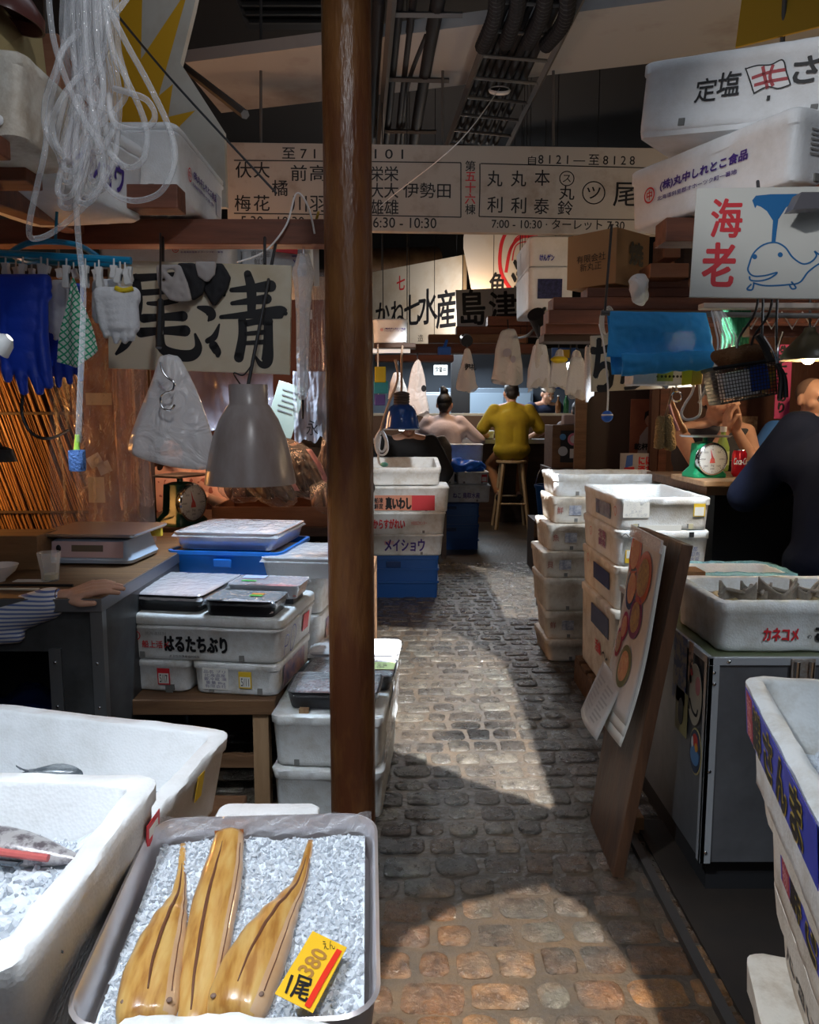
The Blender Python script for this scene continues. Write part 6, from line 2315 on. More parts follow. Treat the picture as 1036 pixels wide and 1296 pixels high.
# notes and bags near the post
o, M0, w, h = psign('paper_note', 'pale green printed note hanging behind the grey lamp shade', 'note', ((334, 545, 2.75), (368, 556, 2.75), (338, 478, 2.75)), .002, mat('pale green paper', (.55, .6, .48), .7))
for i in range(5):
    M = Matrix.Translation((w * .5, h * (.86 - .1 * i), 0))
    patch('text_line', o, mat('grey ink', (.3, .29, .28), .6), M, w * (.6 - .08 * (i % 3)), .004)
o = drape('plastic_bag', 'clear bag with black brush writing hanging by the rusty post', 372, 420, 470, 558, 2.72, film('hazy film', (.75, .72, .78), .45, .15, .6, 12, .5), 15, 'bag', .02)
text('永', o, INK, frame(V((.0, -.03, -.19)), V((1, 0, 0)), V((0, 0, 1))), .04, .05)
drape('clear_bag', 'long clear bag of small goods hanging left of the rusty post', 388, 414, 345, 520, 2.95, CLEAR, 21, 'bag', .03)
for k, (u, v0, v1, d, m, l) in enumerate(((400, 300, 362, 2.66, PAPER, 'white price card on a yellow cord at the beam by the rusty post'), (391, 392, 404, 2.66, WHITE, 'tiny white card clipped to the clear umbrella'))):
    a, b = at(u - 4, v0, d), at(u + 4, v1, d)
    o = MB().box((0, 0, b.z - a.z), (b.x - a.x, .003, 0)).build('card', m, smooth=False)
    o.location = a
    tag(o, l, 'card')
o = MB().tube(curve([at(401, 302, 2.65), at(399, 285, 2.62), at(403, 268, 2.58)], 6), .004, 6).build('hanging_loop', mat('yellow cord', (.5, .35, .05), .7))
tag(o, 'yellow cord looped over the beam by the rusty post', 'cord')
o = MB().tube(curve([at(300, 332, 2.5), at(335, 318, 2.55), at(362, 285, 2.55), at(375, 245, 2.55), at(390, 262, 2.55), at(398, 296, 2.57)], 8), .003, 6).build('hanging_line', WHITE)
tag(o, 'thin white cord looping over the brown beam by the post', 'cord')
# boxes seen below the beam
t = thing('plank_shelf', 'dark plank shelf below the beam carrying the lower pair of foam boxes', 'shelf', (-1.0, 3.3, 1.74))
zb = at(230, 343, 3.1).z
MB().box((-.6, -.25, zb - 1.74 - .03), (.78, .35, zb - 1.74 - .002)).build('plank', WOODD, t, smooth=False)
for x in (-.55, .72):
    MB().cone((x, .3, zb - 1.74), (x, .3, 2.25), .008, .008).build('hanging_rod', GALV, t)
p0, p1 = at(120, 343, 3.1), at(296, 343, 3.1)
b, fm = foam_box('white foam box with red mark and violet print behind the brush sign', p1.x - p0.x, .34, .155, V(((p0.x + p1.x) / 2, 3.1 + .17, zb)), 0, m=FOAM3, seed=85, open_=False)
marunaka(b, fm('front', .78, .52), .62)
p0, p1 = at(302, 335, 3.25), at(392, 340, 3.25)
b, fm = foam_box('white foam box with small dark lettering right of the violet print box', p1.x - p0.x, .3, .14, V(((p0.x + p1.x) / 2, 3.25 + .15, zb)), 0, m=FOAM3, seed=86, open_=False)
text('直江津\n鮮魚', b, mat('grey ink', (.3, .29, .28), .6), fm('front', .3, .55), .08, .06)
text('マル', b, PURP, fm('front', .85, .5), .05, .04)
o, M0, w, h = psign('pennant', 'small red and yellow pennant peeking out under the beam', 'flag', ((345, 318, 3.2), (376, 322, 3.2), (348, 298, 3.2)), .004, RED)
flat_poly('yellow_field', o, YEL, M0, [(w * .1, h * .9), (w * .6, h * .9), (w * .3, h * .3)])

# ---------------------------------------------------------------- overhead right
RK = 'boxes on the upper right rack'
L0, R0 = at(800, 168, 2.32), at(1036, 145, 2.02)
dv = R0 - L0
rz2 = math.atan2(dv.y, dv.x)
ry2 = -math.atan2(dv.z, V((dv.x, dv.y)).length)
RR = Euler((0, ry2, rz2)).to_matrix()
b, fm = foam_box('long tilted foam box with a red hash flag, highest at the upper right', .60, .30, .18, L0 + RR @ V((.30, .15, 0)), rot=(0, ry2, rz2), m=FOAM3, group=RK, seed=90, open_=False, taper=.02, rim=.03)
Mf = fm('front', 0, .5)
ptext('定', b, Mf, 893, 114, 26, 29, bold=.012)
ptext('塩', b, Mf, 922, 106, 28, 30, bold=.012)
ptext('さ', b, Mf, 1020, 88, 32, 32, bold=.03)
ppoly('flag', b, Mf, [(944, 88), (958, 82), (975, 82), (990, 76), (1000, 107), (985, 111), (970, 110), (954, 118)], WHITE, .0003)
plines('flag_outline', b, Mf, [[(944, 87), (958, 83), (975, 82), (990, 76), (995, 92), (1000, 107)], [(1000, 107), (985, 112), (970, 110), (954, 118)], [(943, 86), (949, 103), (954, 119)]], 1.6, INK)
plines('flag_hash', b, Mf, [[(951, 99), (972, 92), (994, 88)], [(954, 108), (974, 103), (997, 99)]], 4, mat('flag red', (.42, .06, .07), .5))
plines('flag_hash', b, Mf, [[(965, 84), (968, 100), (971, 112)], [(978, 82), (974, 97), (978, 109)]], 4, mat('flag red', (.42, .06, .07), .5))
ptext('■', b, Mf, 972, 124, 4, 6)
nb = MB()
for fx in (.62, .72):
    nb.box((-.3 + .6 * fx - .01, -.155, -.008), (-.3 + .6 * fx + .01, .12, .001))
nb.build('bottom_rib', FOAM3, b, smooth=False, bevel=.003)
MB().loft([rrect(.27, .12, .02, -.014), rrect(.285, .135, .02, -.012), rrect(.288, .138, .02, .002)]).build('bottom_lip', FOAM3, b)
F0, N0 = at(793, 303, 2.5), at(1003, 246, 1.96)
F1, N1 = at(793, 238, 2.5), at(1000, 157, 1.96)
dv = F0 - N0
rz3 = math.atan2(-dv.x, dv.y)
R3 = Matrix.Rotation(rz3, 3, 'Z')
z3 = 1.805
h3 = .17
b, fm = foam_box('white foam box with red circled mark and violet company print, upper right', .38, .60, h3, V((N0.x, N0.y, z3)) + R3 @ V((.19, .30, 0)), rz3, m=FOAM3, group=RK, seed=91, open_=False, taper=.02, lid=0)
Mf = fm('left', 0, .5)
marunaka(b, fm('left', .46, .5), 1.12)
M = fm('front', .2, .55)
for i in range(6):
    patch('print_line', b, mat('grey ink', (.3, .29, .28), .6), sub(M, 0, .03 - i * .011), .05, .004)
t = thing('overhead_timbers', 'rack of reddish timbers hung from the ceiling under the upper right boxes', 'rack', (1.3, 2.6, 1.6))
P0 = V(t.location)
for a, b_ in (((.72, 2.30, 1.735), (2.3, 2.40, 1.80)), ((.98, 1.93, 1.735), (2.3, 2.03, 1.80)), ((1.5, 1.85, 1.66), (1.6, 3.6, 1.73)), ((1.62, 2.0, 1.805), (1.72, 2.12, 2.0))):
    wbox(t, P0, a, b_, 'timber', WOODR)
for x, y in ((1.67, 2.06), (1.55, 3.5)):
    MB().cone(V((x, y, 1.7)) - P0, V((x, y, 3.99)) - P0, .01, .01).build('hanging_rod', GALV, t)
# whale sign
o, M0, w, h = psign('shrimp_sign', 'white sign with two red characters and a blue spouting whale drawing', 'sign', ((872, 376, 1.82), (1082, 379, 1.74), (887, 238, 1.88)), .006, mat('white painted plate', (.64, .63, .58), .45, col2=(.45, .36, .22), nscale=2.2, contrast=(.55, .85)))
ptext('海', o, M0, 919, 276, 38, 48, m=RED, bold=.022, jitter=.004)
ptext('老', o, M0, 909, 335, 40, 54, m=RED, bold=.025, jitter=.004)
WB = mat('whale blue', (.01, .13, .34), .5)
zz8 = lambda pts: [(740 + x / 3.24, y / 3.24) for x, y in pts]
ppoly('spout', o, M0, zz8([(685, 822), (700, 803), (760, 797), (910, 795), (880, 820), (825, 850), (792, 900), (780, 995), (764, 995), (770, 905), (745, 866), (720, 848), (704, 842), (697, 855)]), WB)
plines('whale_line', o, M0, [zz8(p_) for p_ in ([(672, 1085), (668, 1110), (690, 1132), (740, 1130), (787, 1118), (760, 1140), (720, 1152), (680, 1150), (674, 1133)],
                                                [(672, 1085), (690, 1040), (730, 1005), (780, 995), (820, 1015), (850, 1055), (890, 1082), (925, 1075), (948, 1050), (940, 1030)],
                                                [(688, 1160), (740, 1172), (830, 1168), (880, 1158), (915, 1115), (965, 1080), (1010, 1075)],
                                                [(682, 1165), (664, 1186), (685, 1188), (692, 1160)], [(845, 1155), (864, 1180), (848, 1185), (838, 1170)], [(940, 1030), (965, 1045), (990, 1020)])], 2.2, WB)
for x, y in ((695, 1053), (800, 1045)):
    u, v = zz8([(x, y)])[0]
    ppoly('eye_mark', o, M0, circ(u, v, 3.2)[:-1], WB)
P1 = o.matrix_basis.inverted()
MB().loft([[P1 @ (at(u, v, 1.74) + V((0, dd, 0))) for u, v in ((1003, 265), (1060, 262), (1060, 243), (1014, 243))] for dd in (-.0, .04)]).build('bracket', mat('dull bracket metal', (.3, .28, .3), .4, .7), o, smooth=False)
for u in (960, 1060):
    MB().cone(P1 @ at(u, 245, 1.86), P1 @ V((at(u, 245, 1.95).x, 1.96, 1.80)), .004, .004).build('hanging_wire', CHAR, o)
# timbers further in, behind the whale sign
TB = 'timbers stacked above the right bar'
for k, (u0, u1, v0, v1, d, l, m, ln) in enumerate((
        (700, 1060, 376, 392, 2.95, 'long red brown timber, topmost of the pile under the whale sign', WOODR, .12),
        (694, 1060, 392, 409, 2.92, 'long red brown timber, second of the pile under the whale sign', WOODR, .12),
        (690, 800, 409, 422, 2.96, 'short timber under the pile left of the blue sheet', WOODR, .12),
        (688, 795, 422, 432, 3.0, 'thin lowest timber left of the blue sheet', WOODD, .12),
        (743, 875, 364, 376, 3.0, 'timber lying below the plastic wrapped roll', WOODR, .12),
        (812, 872, 352, 364, 3.02, 'short timber right of the cardboard box, under the orange cut blocks', WOODR, .12),
        (890, 1060, 383, 390, 2.45, 'pale thin batten below the whale sign', mat('pale batten', (.4, .33, .28), .6), .05),
        (948, 1060, 412, 425, 2.6, 'red brown bar laced with white rope over the warm lamp', WOODR, .06),
        (840, 862, 296, 326, 2.95, 'orange cut timber block standing under the violet print box', WOODRL, .14),
        (822, 872, 333, 351, 2.92, 'flat orange cut timber block above the plastic roll', WOODRL, .14))):
    a, b_ = at(u0, v1, d), at(u1, v0, d)
    o = MB().box((0, 0, 0), (b_.x - a.x, ln, at(u0, v0, d).z - a.z)).build('timber', m, smooth=False, bevel=.003)
    o.location = a
    tag(o, l, 'timber', TB)
o = MB().box((0, 0, 0), (.03, .1, .25)).build('timber', WOODD, smooth=False)
o.location = at(864, 352, 2.98)
tag(o, 'dark upright timber behind the orange cut blocks', 'timber', TB)
p = at(808, 366, 2.7)
mb = MB().ell((0, 0, 0), (.036, .045, .05), None, 30, 20)
mb.rough(.012, 20, 4).rough(.006, 50, 2)
o = mb.build('plastic_roll', MILKD, angle=180)
o.location = p
tag(o, 'wrapped milky plastic bundle on the timbers under the cardboard box', 'bundle')

# blue folded sheet over a bar, sign behind, crate
dB = 2.42
BSH = film('blue sheet', (.05, .40, .88), .9, .5, .35, 14, .25)
t = thing('blue_sheet', 'bright blue plastic sheet folded over the bar under the whale sign', 'sheet', at(835, 395, dB))
P0 = V(t.location)


def bsf(a, b):
    u0, u1 = 772 + (-6) * b, 893 + 12 * b
    p_ = at(u0 + (u1 - u0) * a, 394 + 2 * a + 58 * b, dB) - P0
    return p_ + V((0, .02 * noise.noise(V((a * 3, b * 2, 1))) + .004 * noise.noise(V((a * 20, b * 8, 1))) - .012 * b, 0))


MB().sheet(bsf, 40, 24).build('front_fold', BSH, t, angle=180, solid=.002)


def bsf2(a, b):
    p_ = at(786 + 118 * a, 448 + 22 * b + 6 * (1 - a) * b - 4 * a, dB - .03) - P0
    return p_ + V((0, -.012 * sin(b * 3.1) + .006 * noise.noise(V((a * 14, b * 4, 7))), .006 * noise.noise(V((a * 8, b, 3)))))


MB().sheet(bsf2, 40, 10).build('lower_fold', BSH, t, angle=180, solid=.004)


def bsf3(a, b):
    p_ = at(768 + 26 * a + 6 * b, 396 + 78 * b, dB + .05) - P0
    return p_ + V((0, .01 * sin(a * 8), 0))


MB().sheet(bsf3, 12, 20).build('side_fold', BSH, t, angle=180, solid=.002)
MB().tube([at(760, 396, dB + .012) - P0, at(1050, 400, dB + .012) - P0], .008, 8).build('bar', GALV, t)
for u in (765, 1040):
    MB().cone(at(u, 396, dB + .012) - P0, V((at(u, 396, dB + .012).x, dB - .05 if u > 900 else 2.38, 1.80)) - P0, .004, .004).build('hanging_wire', CHAR, t)
o, M0, w, h = psign('bar_sign', 'cream sign with black brush strokes half hidden by the blue sheet', 'sign', ((748, 496, 2.72), (880, 490, 2.7), (749, 425, 2.72)), .01, mat('cream bar sign', (.62, .56, .44), .6))
ptext('ち', o, M0, 762, 462, 26, 66, bold=.03)
ptext('らく', o, M0, 815, 478, 60, 30, bold=.03)
t = thing('mesh_tray', 'white plastic tray with round holes hanging under the blue sheet', 'tray', at(832, 470, 2.52))
P0 = V(t.location)
M = frame(at(800, 487, 2.52) - P0, V((1, 0, 0)), V((0, 0, 1)))
w_, h_ = (at(866, 487, 2.52) - at(800, 487, 2.52)).length, (at(800, 452, 2.52) - at(800, 487, 2.52)).length
MB().box((0, 0, -.10), (w_, h_, 0), M).build('tray_body', MILKD, t, smooth=False, bevel=.006)
hb_ = MB()
for i in range(7):
    for j in range(3):
        x, y = w_ * (.48 + .075 * i), h_ * (.3 + .24 * j)
        hb_.loft([[M @ V((x + .0042 * cos(2 * pi * k / 10), y + .0042 * sin(2 * pi * k / 10), z_)) for k in range(10)] for z_ in (-.002, .0012)])
hb_.build('holes', CHAR, t, smooth=False)
patch('green_label', t, mat('yellow green label', (.45, .5, .1), .5), M, .05, .05, w_ * .62, h_ * .42)
YB = mat('yellow plastic', (.72, .55, .01), .4)
for k, (u, l) in enumerate(((868, 'yellow plastic clip hanging at the right of the white holed tray'), (881, 'amber yellow clip beside the clear strips under the blue sheet'))):
    c = at(u, 456, 2.46)
    mb = MB().loft([[at(u + a, v, 2.46 + dd) - c for a, v in ((-6 - k, 488), (7, 486), (9, 462), (0, 452), (-5, 456))] for dd in (-.012, .012)])
    o = mb.build('yellow_clip', YB if k == 0 else mat('amber plastic', (.6, .35, .02), .4), smooth=False, bevel=.003)
    o.location = c
    tag(o, l, 'clip')
# clear strips, green cloth
t = thing('clear_strips', 'bundle of clear plastic strips hanging right of the blue sheet', 'strips', at(910, 395, 2.38))
P0 = V(t.location)
for i in range(6):
    pts = [at(900 + i * 3, 394, 2.38) - P0, at(905 + i * 4, 415, 2.36) - P0, at(908 + i * 4, 440, 2.36) - P0, at(898 - i * 3, 480 + 6 * i, 2.4) - P0]
    MB().tube(curve(pts, 8), .006, 6, flat=.3).build('strip', CLEAR if i % 2 else MILK, t)
drape('green_cloth', 'plain green cloth hanging behind the black basket straps', 912, 950, 392, 442, 2.75, mat('green cloth', (.012, .10, .04), .9), 4, 'cloth', .02)
# rope lacing
pts = []
for i in range(9):
    pts.append(at(950 + i * 13, 395 if i % 2 else 416, 2.57))
o = MB().tube(pts, .003, 6).build('rope_lacing', WHITE)
tag(o, 'white rope zigzag laced along the bar over the warm lamp', 'rope')
# black mesh basket
dk = 2.2
t = thing('wire_basket', 'tilted black mesh basket of packets hanging on black straps', 'basket', at(945, 490, dk))
P0 = V(t.location)
q4 = [at(912, 512, dk) - P0, at(986, 498, dk) - P0, at(984, 455, dk) - P0, at(903, 467, dk) - P0]
bk4 = [p_ + V((.02, .14, .0)) for p_ in q4]
mb = MB()


def mesh_face(a, b, c_, d_, nu, nv, r=.0011):
    for i in range(nu + 1):
        f = i / nu
        mb.tube([a.lerp(b, f), d_.lerp(c_, f)], r, 4)
    for j in range(nv + 1):
        f = j / nv
        mb.tube([a.lerp(d_, f), b.lerp(c_, f)], r, 4)


mesh_face(q4[0], q4[1], q4[2], q4[3], 20, 10)
mesh_face(q4[1], bk4[1], bk4[2], q4[2], 14, 10)
mesh_face(q4[0], bk4[0], bk4[3], q4[3], 14, 10)
mesh_face(bk4[0], bk4[1], bk4[2], bk4[3], 20, 10)
mesh_face(q4[0], q4[1], bk4[1], bk4[0], 20, 12)
mb.build('mesh_sides', BLACK, t, smooth=False)
MB().tube([q4[3], q4[2], bk4[2], bk4[3]], .006, 6, closed=True).build('top_rim', BLACK, t)
for a, b_ in ((920, 380), (938, 380)):
    MB().tube(curve([at(a + 13, 463, dk + .02) - P0, at(a + 14, 430, dk + .03) - P0, at(a + 38, 385, dk + .05) - P0, V((at(a + 30, 380, 2.36).x, 2.36, 1.74)) - P0], 8), .0035, 6).build('strap', BLACK, t)
    MB().tube(curve([at(a + 45, 452, dk + .06) - P0, at(a + 44, 420, dk + .06) - P0, V((at(a + 44, 380, 2.36).x, 2.36, 1.74)) - P0], 8), .0035, 6).build('strap', BLACK, t)
ctr = sum(q4 + bk4, V()) / 8 + P0
o = MB().box((-.068, -.02, -.035), (.03, .03, .035)).rough(.004, 30).build('snack_packet', mat('white packet', (.85, .87, .9), .4), smooth=False, bevel=.004)
o.location = ctr + V((-.0, -.03, -.0))
o.rotation_euler = (0, -.18, 0)
tag(o, 'white packet showing through the mesh of the black basket', 'packet')
o = MB().box((0, -.02, -.035), (.05, .03, .035)).rough(.004, 30).build('snack_packet', mat('royal blue packet', (.02, .08, .45), .4), smooth=False, bevel=.004)
o.location = ctr + V((.005, -.036, .008))
o.rotation_euler = (0, -.18, 0)
tag(o, 'blue packet in the middle of the black mesh basket', 'packet')
o = MB().box((0, -.02, -.035), (.028, .03, .035)).rough(.004, 30).build('snack_packet', mat('red yellow packet', (.5, .06, .03), .4, col2=(.5, .4, .05), nscale=30), smooth=False, bevel=.004)
o.location = ctr + V((.052, -.03, .005))
o.rotation_euler = (0, -.18, 0)
tag(o, 'red and yellow packet at the right end of the black mesh basket', 'packet')
mb = MB().ell((0, 0, 0), (.085, .05, .03), None, 30, 16)
mb.rough(.01, 24, 5).rough(.004, 90, 1)
o = mb.build('scrub_pad', mat('brown coir', (.16, .075, .03), .95, bump=1, bscale=200), angle=180)
o.location = at(938, 450, dk + .05)
o.rotation_euler = (0, -.08, 0)
tag(o, 'brown coir scrubbing pad resting on top of the black basket', 'pad')
t = thing('kitchen_tongs', 'steel and black tongs hooked on the right end of the basket', 'tongs', at(978, 440, dk))
P0 = V(t.location)
for pts, m, n_, r in (([(966, 425), (978, 445), (984, 462)], CHROME, 'jaw', .004), ([(990, 420), (984, 442), (984, 462)], CHROME, 'jaw', .004), ([(984, 460), (988, 480), (986, 505)], BLACK, 'grip', .007), ([(982, 460), (992, 478), (994, 503)], BLACK, 'grip', .007),
                      ([(958, 424), (966, 436), (974, 456)], BLACK, 'grip', .01)):
    MB().tube(curve([at(u, v, dk - .03) - P0 for u, v in pts], 6), r, 8).build(n_, m, t)
# warm lamp at the right edge
dw = 2.55
c = at(1022, 456, dw)
t = thing('pendant_lamp', 'dark olive lamp shade with a glowing bulb at the right edge', 'lamp', c)
s_ = dw / 1000
MB().lathe([(6 * s_, 40 * s_), (8 * s_, 34 * s_), (16 * s_, 26 * s_), (27 * s_, 14 * s_), (33 * s_, 3 * s_), (33 * s_, 0), (31 * s_, 0), (25 * s_, 11 * s_), (14 * s_, 22 * s_), (2 * s_, 24 * s_)], 40).build('shade', mat('olive enamel', (.06, .05, .03), .35), t)
MB().ell((0, 0, .012), (.022, .022, .026)).build('bulb', mat('warm lit bulb', (1, .8, .5), .4, emit=(1, .72, .36), estr=14), t)
MB().cone((0, 0, 40 * s_), V((c.x, dw + .02, 1.74)) - c, .004, .004).build('cord', BLACK, t)
# ball on a string, brushes, hook
t = thing('float_ball', 'small blue and white ball hanging on a white string', 'ball', at(768, 527, 2.6))
P0 = V(t.location)
MB().ell((0, 0, 0), (.019, .019, .019), None, 20, 14).build('ball', mat('ball blue', (.03, .14, .6), .25), t, angle=180)
MB().ell((0, 0, .004), (.0192, .0192, .008), None, 20, 14).build('white_band', WHITE, t, angle=180)
MB().tube(curve([V((0, 0, .018)), at(769, 490, 2.6) - P0, at(764, 440, 2.6) - P0, at(758, 410, 2.6) - P0], 8), .003, 6).build('string', WHITE, t)
t = thing('rope_coil', 'pale rope coil hanging at the left top corner of the blue sheet', 'rope', at(765, 412, 2.6))
P0 = V(t.location)
for k in range(3):
    MB().tube([at(766 + 7 * cos(a * pi / 10) + k * 2, 408 + (16 + 2 * k) * sin(a * pi / 10), 2.6 + .008 * k) - P0 for a in range(20)], .0035, 6, closed=True).build('loop', mat('pale rope', (.6, .55, .48), .8), t)
BR = mat('straw bristle', (.42, .28, .12), .9, bump=1, bscale=180)
t = thing('straw_brush', 'straw bristle brush hanging below the bar sign', 'brush', at(842, 530, 2.55))
P0 = V(t.location)
for (u0, u1, v0, v1) in ((836, 834, 527, 568), (845, 848, 525, 570)):
    mb = MB().tube(curve([at(u0, v0, 2.55) - P0, at((u0 + u1) / 2, (v0 + v1) / 2, 2.55) - P0, at(u1, v1, 2.55) - P0], 6), [.009, .014, .015, .016, .016, .017, .017, .018, .018, .018, .018, .017, .008], 14)
    mb.rough(.005, 160, 3)
    mb.build('bristles', BR, t, angle=180)
MB().tube(curve([at(842, 528, 2.55) - P0, at(848, 505, 2.55) - P0, at(852, 490, 2.55) - P0], 6), .005, 8).build('handle', WOODT, t)
t = thing('bottle_brush', 'brown handled brush beside the straw brush', 'brush', at(860, 530, 2.57))
P0 = V(t.location)
MB().tube(curve([at(849, 505, 2.57) - P0, at(858, 530, 2.57) - P0, at(866, 548, 2.57) - P0], 6), [.006] * 4 + [.009] * 5 + [.013] * 3 + [.01], 12).build('body', mat('amber brown', (.35, .15, .05), .4), t)
MB().tube(curve([at(846, 512, 2.55) - P0, at(852, 530, 2.55) - P0, at(858, 545, 2.55) - P0], 6), .006, 8).build('pink_strip', mat('pink strip', (.62, .3, .32), .5), t)
t = thing('key_ring', 'white ring holding the hanging brushes', 'ring', at(856, 502, 2.54))
MB().tube([V((.016 * cos(a * pi / 10), 0, .016 * sin(a * pi / 10))) for a in range(20)], .0028, 8, closed=True).build('ring', CHROME, t)
MB().tube([V((0, 0, .016)), at(853, 470, 2.56) - V(t.location)], .003, 6).build('cord', WHITE, t)
t = thing('bent_hook', 'white plastic coated bent hook right of the brushes', 'hook', at(875, 510, 2.5))
P0 = V(t.location)
MB().tube(curve([at(u, v, 2.5) - P0 for u, v in ((880, 470), (876, 495), (866, 512), (862, 524), (868, 531), (880, 529), (886, 520), (885, 490), (884, 470))], 8), .0045, 8).build('rod', WHITE, t)
MB().tube([at(880, 470, 2.5) - P0, at(880, 397, 2.44) - P0], .003, 6).build('cord', WHITE, t)


# ---------------------------------------------------------------- middle left stacks
t5 = atz(555, 757, 0)
d5 = t5.y


def crate(label, w, d, h, loc, rz, m, ribs=2, group=None, rim=True):
    t = thing('plastic_crate', label, 'crate', loc, rz, group)
    mb = MB()
    mb.loft([rrect(w / 2 * .96, d / 2 * .96, .015, 0, 3, 2), rrect(w / 2 * .985, d / 2 * .985, .018, h - .03, 3, 2), rrect(w / 2, d / 2, .02, h - .028, 3, 2), rrect(w / 2, d / 2, .02, h, 3, 2),
             rrect(w / 2 - .012, d / 2 - .012, .015, h, 3, 2), rrect(w / 2 * .93, d / 2 * .93, .015, .01, 3, 2)])
    mb.build('crate_body', m, t, angle=40)
    for i in range(ribs):
        z = h * (.35 + .3 * i)
        mb = MB().loft([rrect(w / 2 * .985 + .006, d / 2 * .985 + .006, .02, z, 3, 2), rrect(w / 2 * .985 + .006, d / 2 * .985 + .006, .02, z + .014, 3, 2)])
        mb.build('rib', m, t, angle=40)
    mb = MB().box((-.05, -d / 2 - .004, h * .72), (.05, -d / 2 * .97, h * .86))
    mb.build('hand_hold', mat('crate dark', (.005, .03, .12), .5), t, smooth=False, bevel=.004)
    return t


xr = t5.x
z0 = .001
zA_ = at(520, 703, d5).z
crate('blue plastic crate on the floor under the printed foam boxes behind the post', .62, .42, zA_ - .002, (xr - .31, d5 + .21, z0), 0, BLUEC)
GB = 'boxes on the blue crate behind the post'
lv = [703, 676, 648, 616]
for k in range(3):
    za, zb_ = at(520, lv[k], d5).z, at(520, lv[k + 1], d5).z
    b, fm = foam_box(('foam box with black katakana lettering, lowest on the blue crate', 'foam box with red brush lettering, middle on the blue crate',
                      'wider foam box with an orange printed band, top of those on the blue crate')[k], (.66, .67, .70)[k], .44, zb_ - za - .002, V((xr - .30 + .01 * k, d5 + .2, za)), 0, m=FOAM, group=GB,
                     seed=100 + k, open_=False, taper=.04, rim=.012)
    Mf = fm('front', 0, .5)
    if k == 0:
        ptext('メイショウ', b, Mf, 512, 690, 50, 15, m=PURP, bold=.03, jitter=.02)
        ptext('金華印', b, Mf, 492, 687, 12, 5, m=RED)
    if k == 1:
        ptext('からすがれい', b, Mf, 492, 663, 40, 12, m=RED, bold=.03)
        ptext('水産加工センター', b, Mf, 530, 662, 20, 5, m=RED)
    if k == 2:
        M, w_, h_ = pquad(b, Mf, 474, 627, 550, 646)
        patch('printed_band', b, mat('orange band', (.62, .26, .17), .5), M, w_, h_, thick=.0002)
        M, w_, h_ = pquad(b, Mf, 521, 627, 550, 646)
        patch('red_panel', b, mat('red panel', (.55, .05, .06), .5), M, w_, h_)
        ptext('真いわし', b, Mf, 504, 637, 32, 15, bold=.05, jitter=.02)
        ptext('旬の鮮まるごと\n真空便!!', b, Mf, 535, 633, 25, 9, m=INK)
        ptext('品 真鰯', b, Mf, 535, 642, 22, 5, m=INK)
        ptext('船凍\n鮮度', b, Mf, 479, 637, 11, 14, m=INK, bold=.03)
zt = at(520, 616, d5).z
lid = foam_box('open foam box tilted on top of the printed boxes behind the post, lamplit inside', .62, .40, .12, V((xr - .30, d5 + .24, zt + .032)), 0, rot=(.14, 0, rad(2)), m=FOAM, group=GB, seed=104, wall=.03, notches=False)[0]
# second pile
t6 = atz(580, 696, 0)
d6 = t6.y
zA_ = at(580, 637, d6).z
x0, x1 = at(548, 690, d6).x, at(606, 690, d6).x
crate('lower blue crate pile under the boxes by the wooden stool', x1 - x0 + .1, .42, zA_ * .55, ((x0 + x1) / 2 - .05, d6 + .21, .001), 0, BLUEC, 1)
crate('upper blue crate pile under the boxes by the wooden stool', x1 - x0 + .1, .42, zA_ * .45 - .004, ((x0 + x1) / 2 - .05, d6 + .21, zA_ * .55 + .002), 0, BLUEC, 1)
GC = 'boxes by the wooden stool'


def pbox(label, u0, u1, v0, v1, d, dep, m=FOAM, seed=0, group=None, **kw):
    a, b_ = at(u0, v1, d), at(u1, v0, d)
    return foam_box(label, b_.x - a.x, dep, at((u0 + u1) / 2, v0, d).z - a.z - .002, V(((a.x + b_.x) / 2, d + dep / 2, a.z)), 0, m=m, seed=seed, group=group, **kw)


b, fm = pbox('broad foam box with violet print lying on the blue crates by the stool', 545, 621, 614, 636, d6, .4, FOAM, 106, GC, open_=False, rim=.01)
ptext('ねこ 鳥取水産', b, fm('front', 0, .5), 590, 627, 34, 7, m=PURP, bold=.02)
b, fm = pbox('small foam box with a red tag above the broad box, right of a pair', 578, 619, 597, 613, d6 + .03, .3, FOAM, 107, GC, open_=False, rim=.01, rough=.001)
patch('red_tag', b, RED, fm('front', .86, .5), .05, .07)
patch('tag_window', b, PAPER, fm('front', .86, .42), .04, .04, thick=.0014)
b, fm = pbox('small foam box above the broad box, left of a pair', 545, 576, 597, 613, d6 + .03, .3, FOAM, 108, GC, open_=False, rim=.01, rough=.001)
b, fm = pbox('foam box wrapped in clear film at the back of the boxes by the stool', 560, 612, 562, 596, d6 + .36, .2, FOAM, 109, GC, open_=False, rim=.01)
mb = MB().ell((0, 0, 0), (.26, .14, .085), None, 40, 24)
mb.rough(.06, 6, 3).rough(.025, 16, 2)
for v in mb.bm.verts:
    v.co.z = max(v.co.z, -.05)
c = at(582, 598, d6 + .18)
o = mb.build('blue_bag', BLUEV, angle=180)
o.location = c + V((0, 0, .055))
tag(o, 'crumpled bright blue plastic bag lying on the small foam boxes', 'bag')
# brown table end beside the post
a = at(477, 715, 3.3)
t = thing('wooden_table', 'brown wooden table end just right of the rusty post', 'table', (a.x - .07, 3.36, 0))
MB().box((-.06, -.1, a.z - .04), (.06, .16, a.z)).build('table_top', WOODB, t, smooth=False, bevel=.004)
for x, y in ((-.035, -.07), (.035, -.07), (.035, .13), (-.035, .13)):
    MB().box((x - .025, y - .03, 0), (x + .025, y + .03, a.z - .04)).build('leg', WOODB, t, smooth=False)

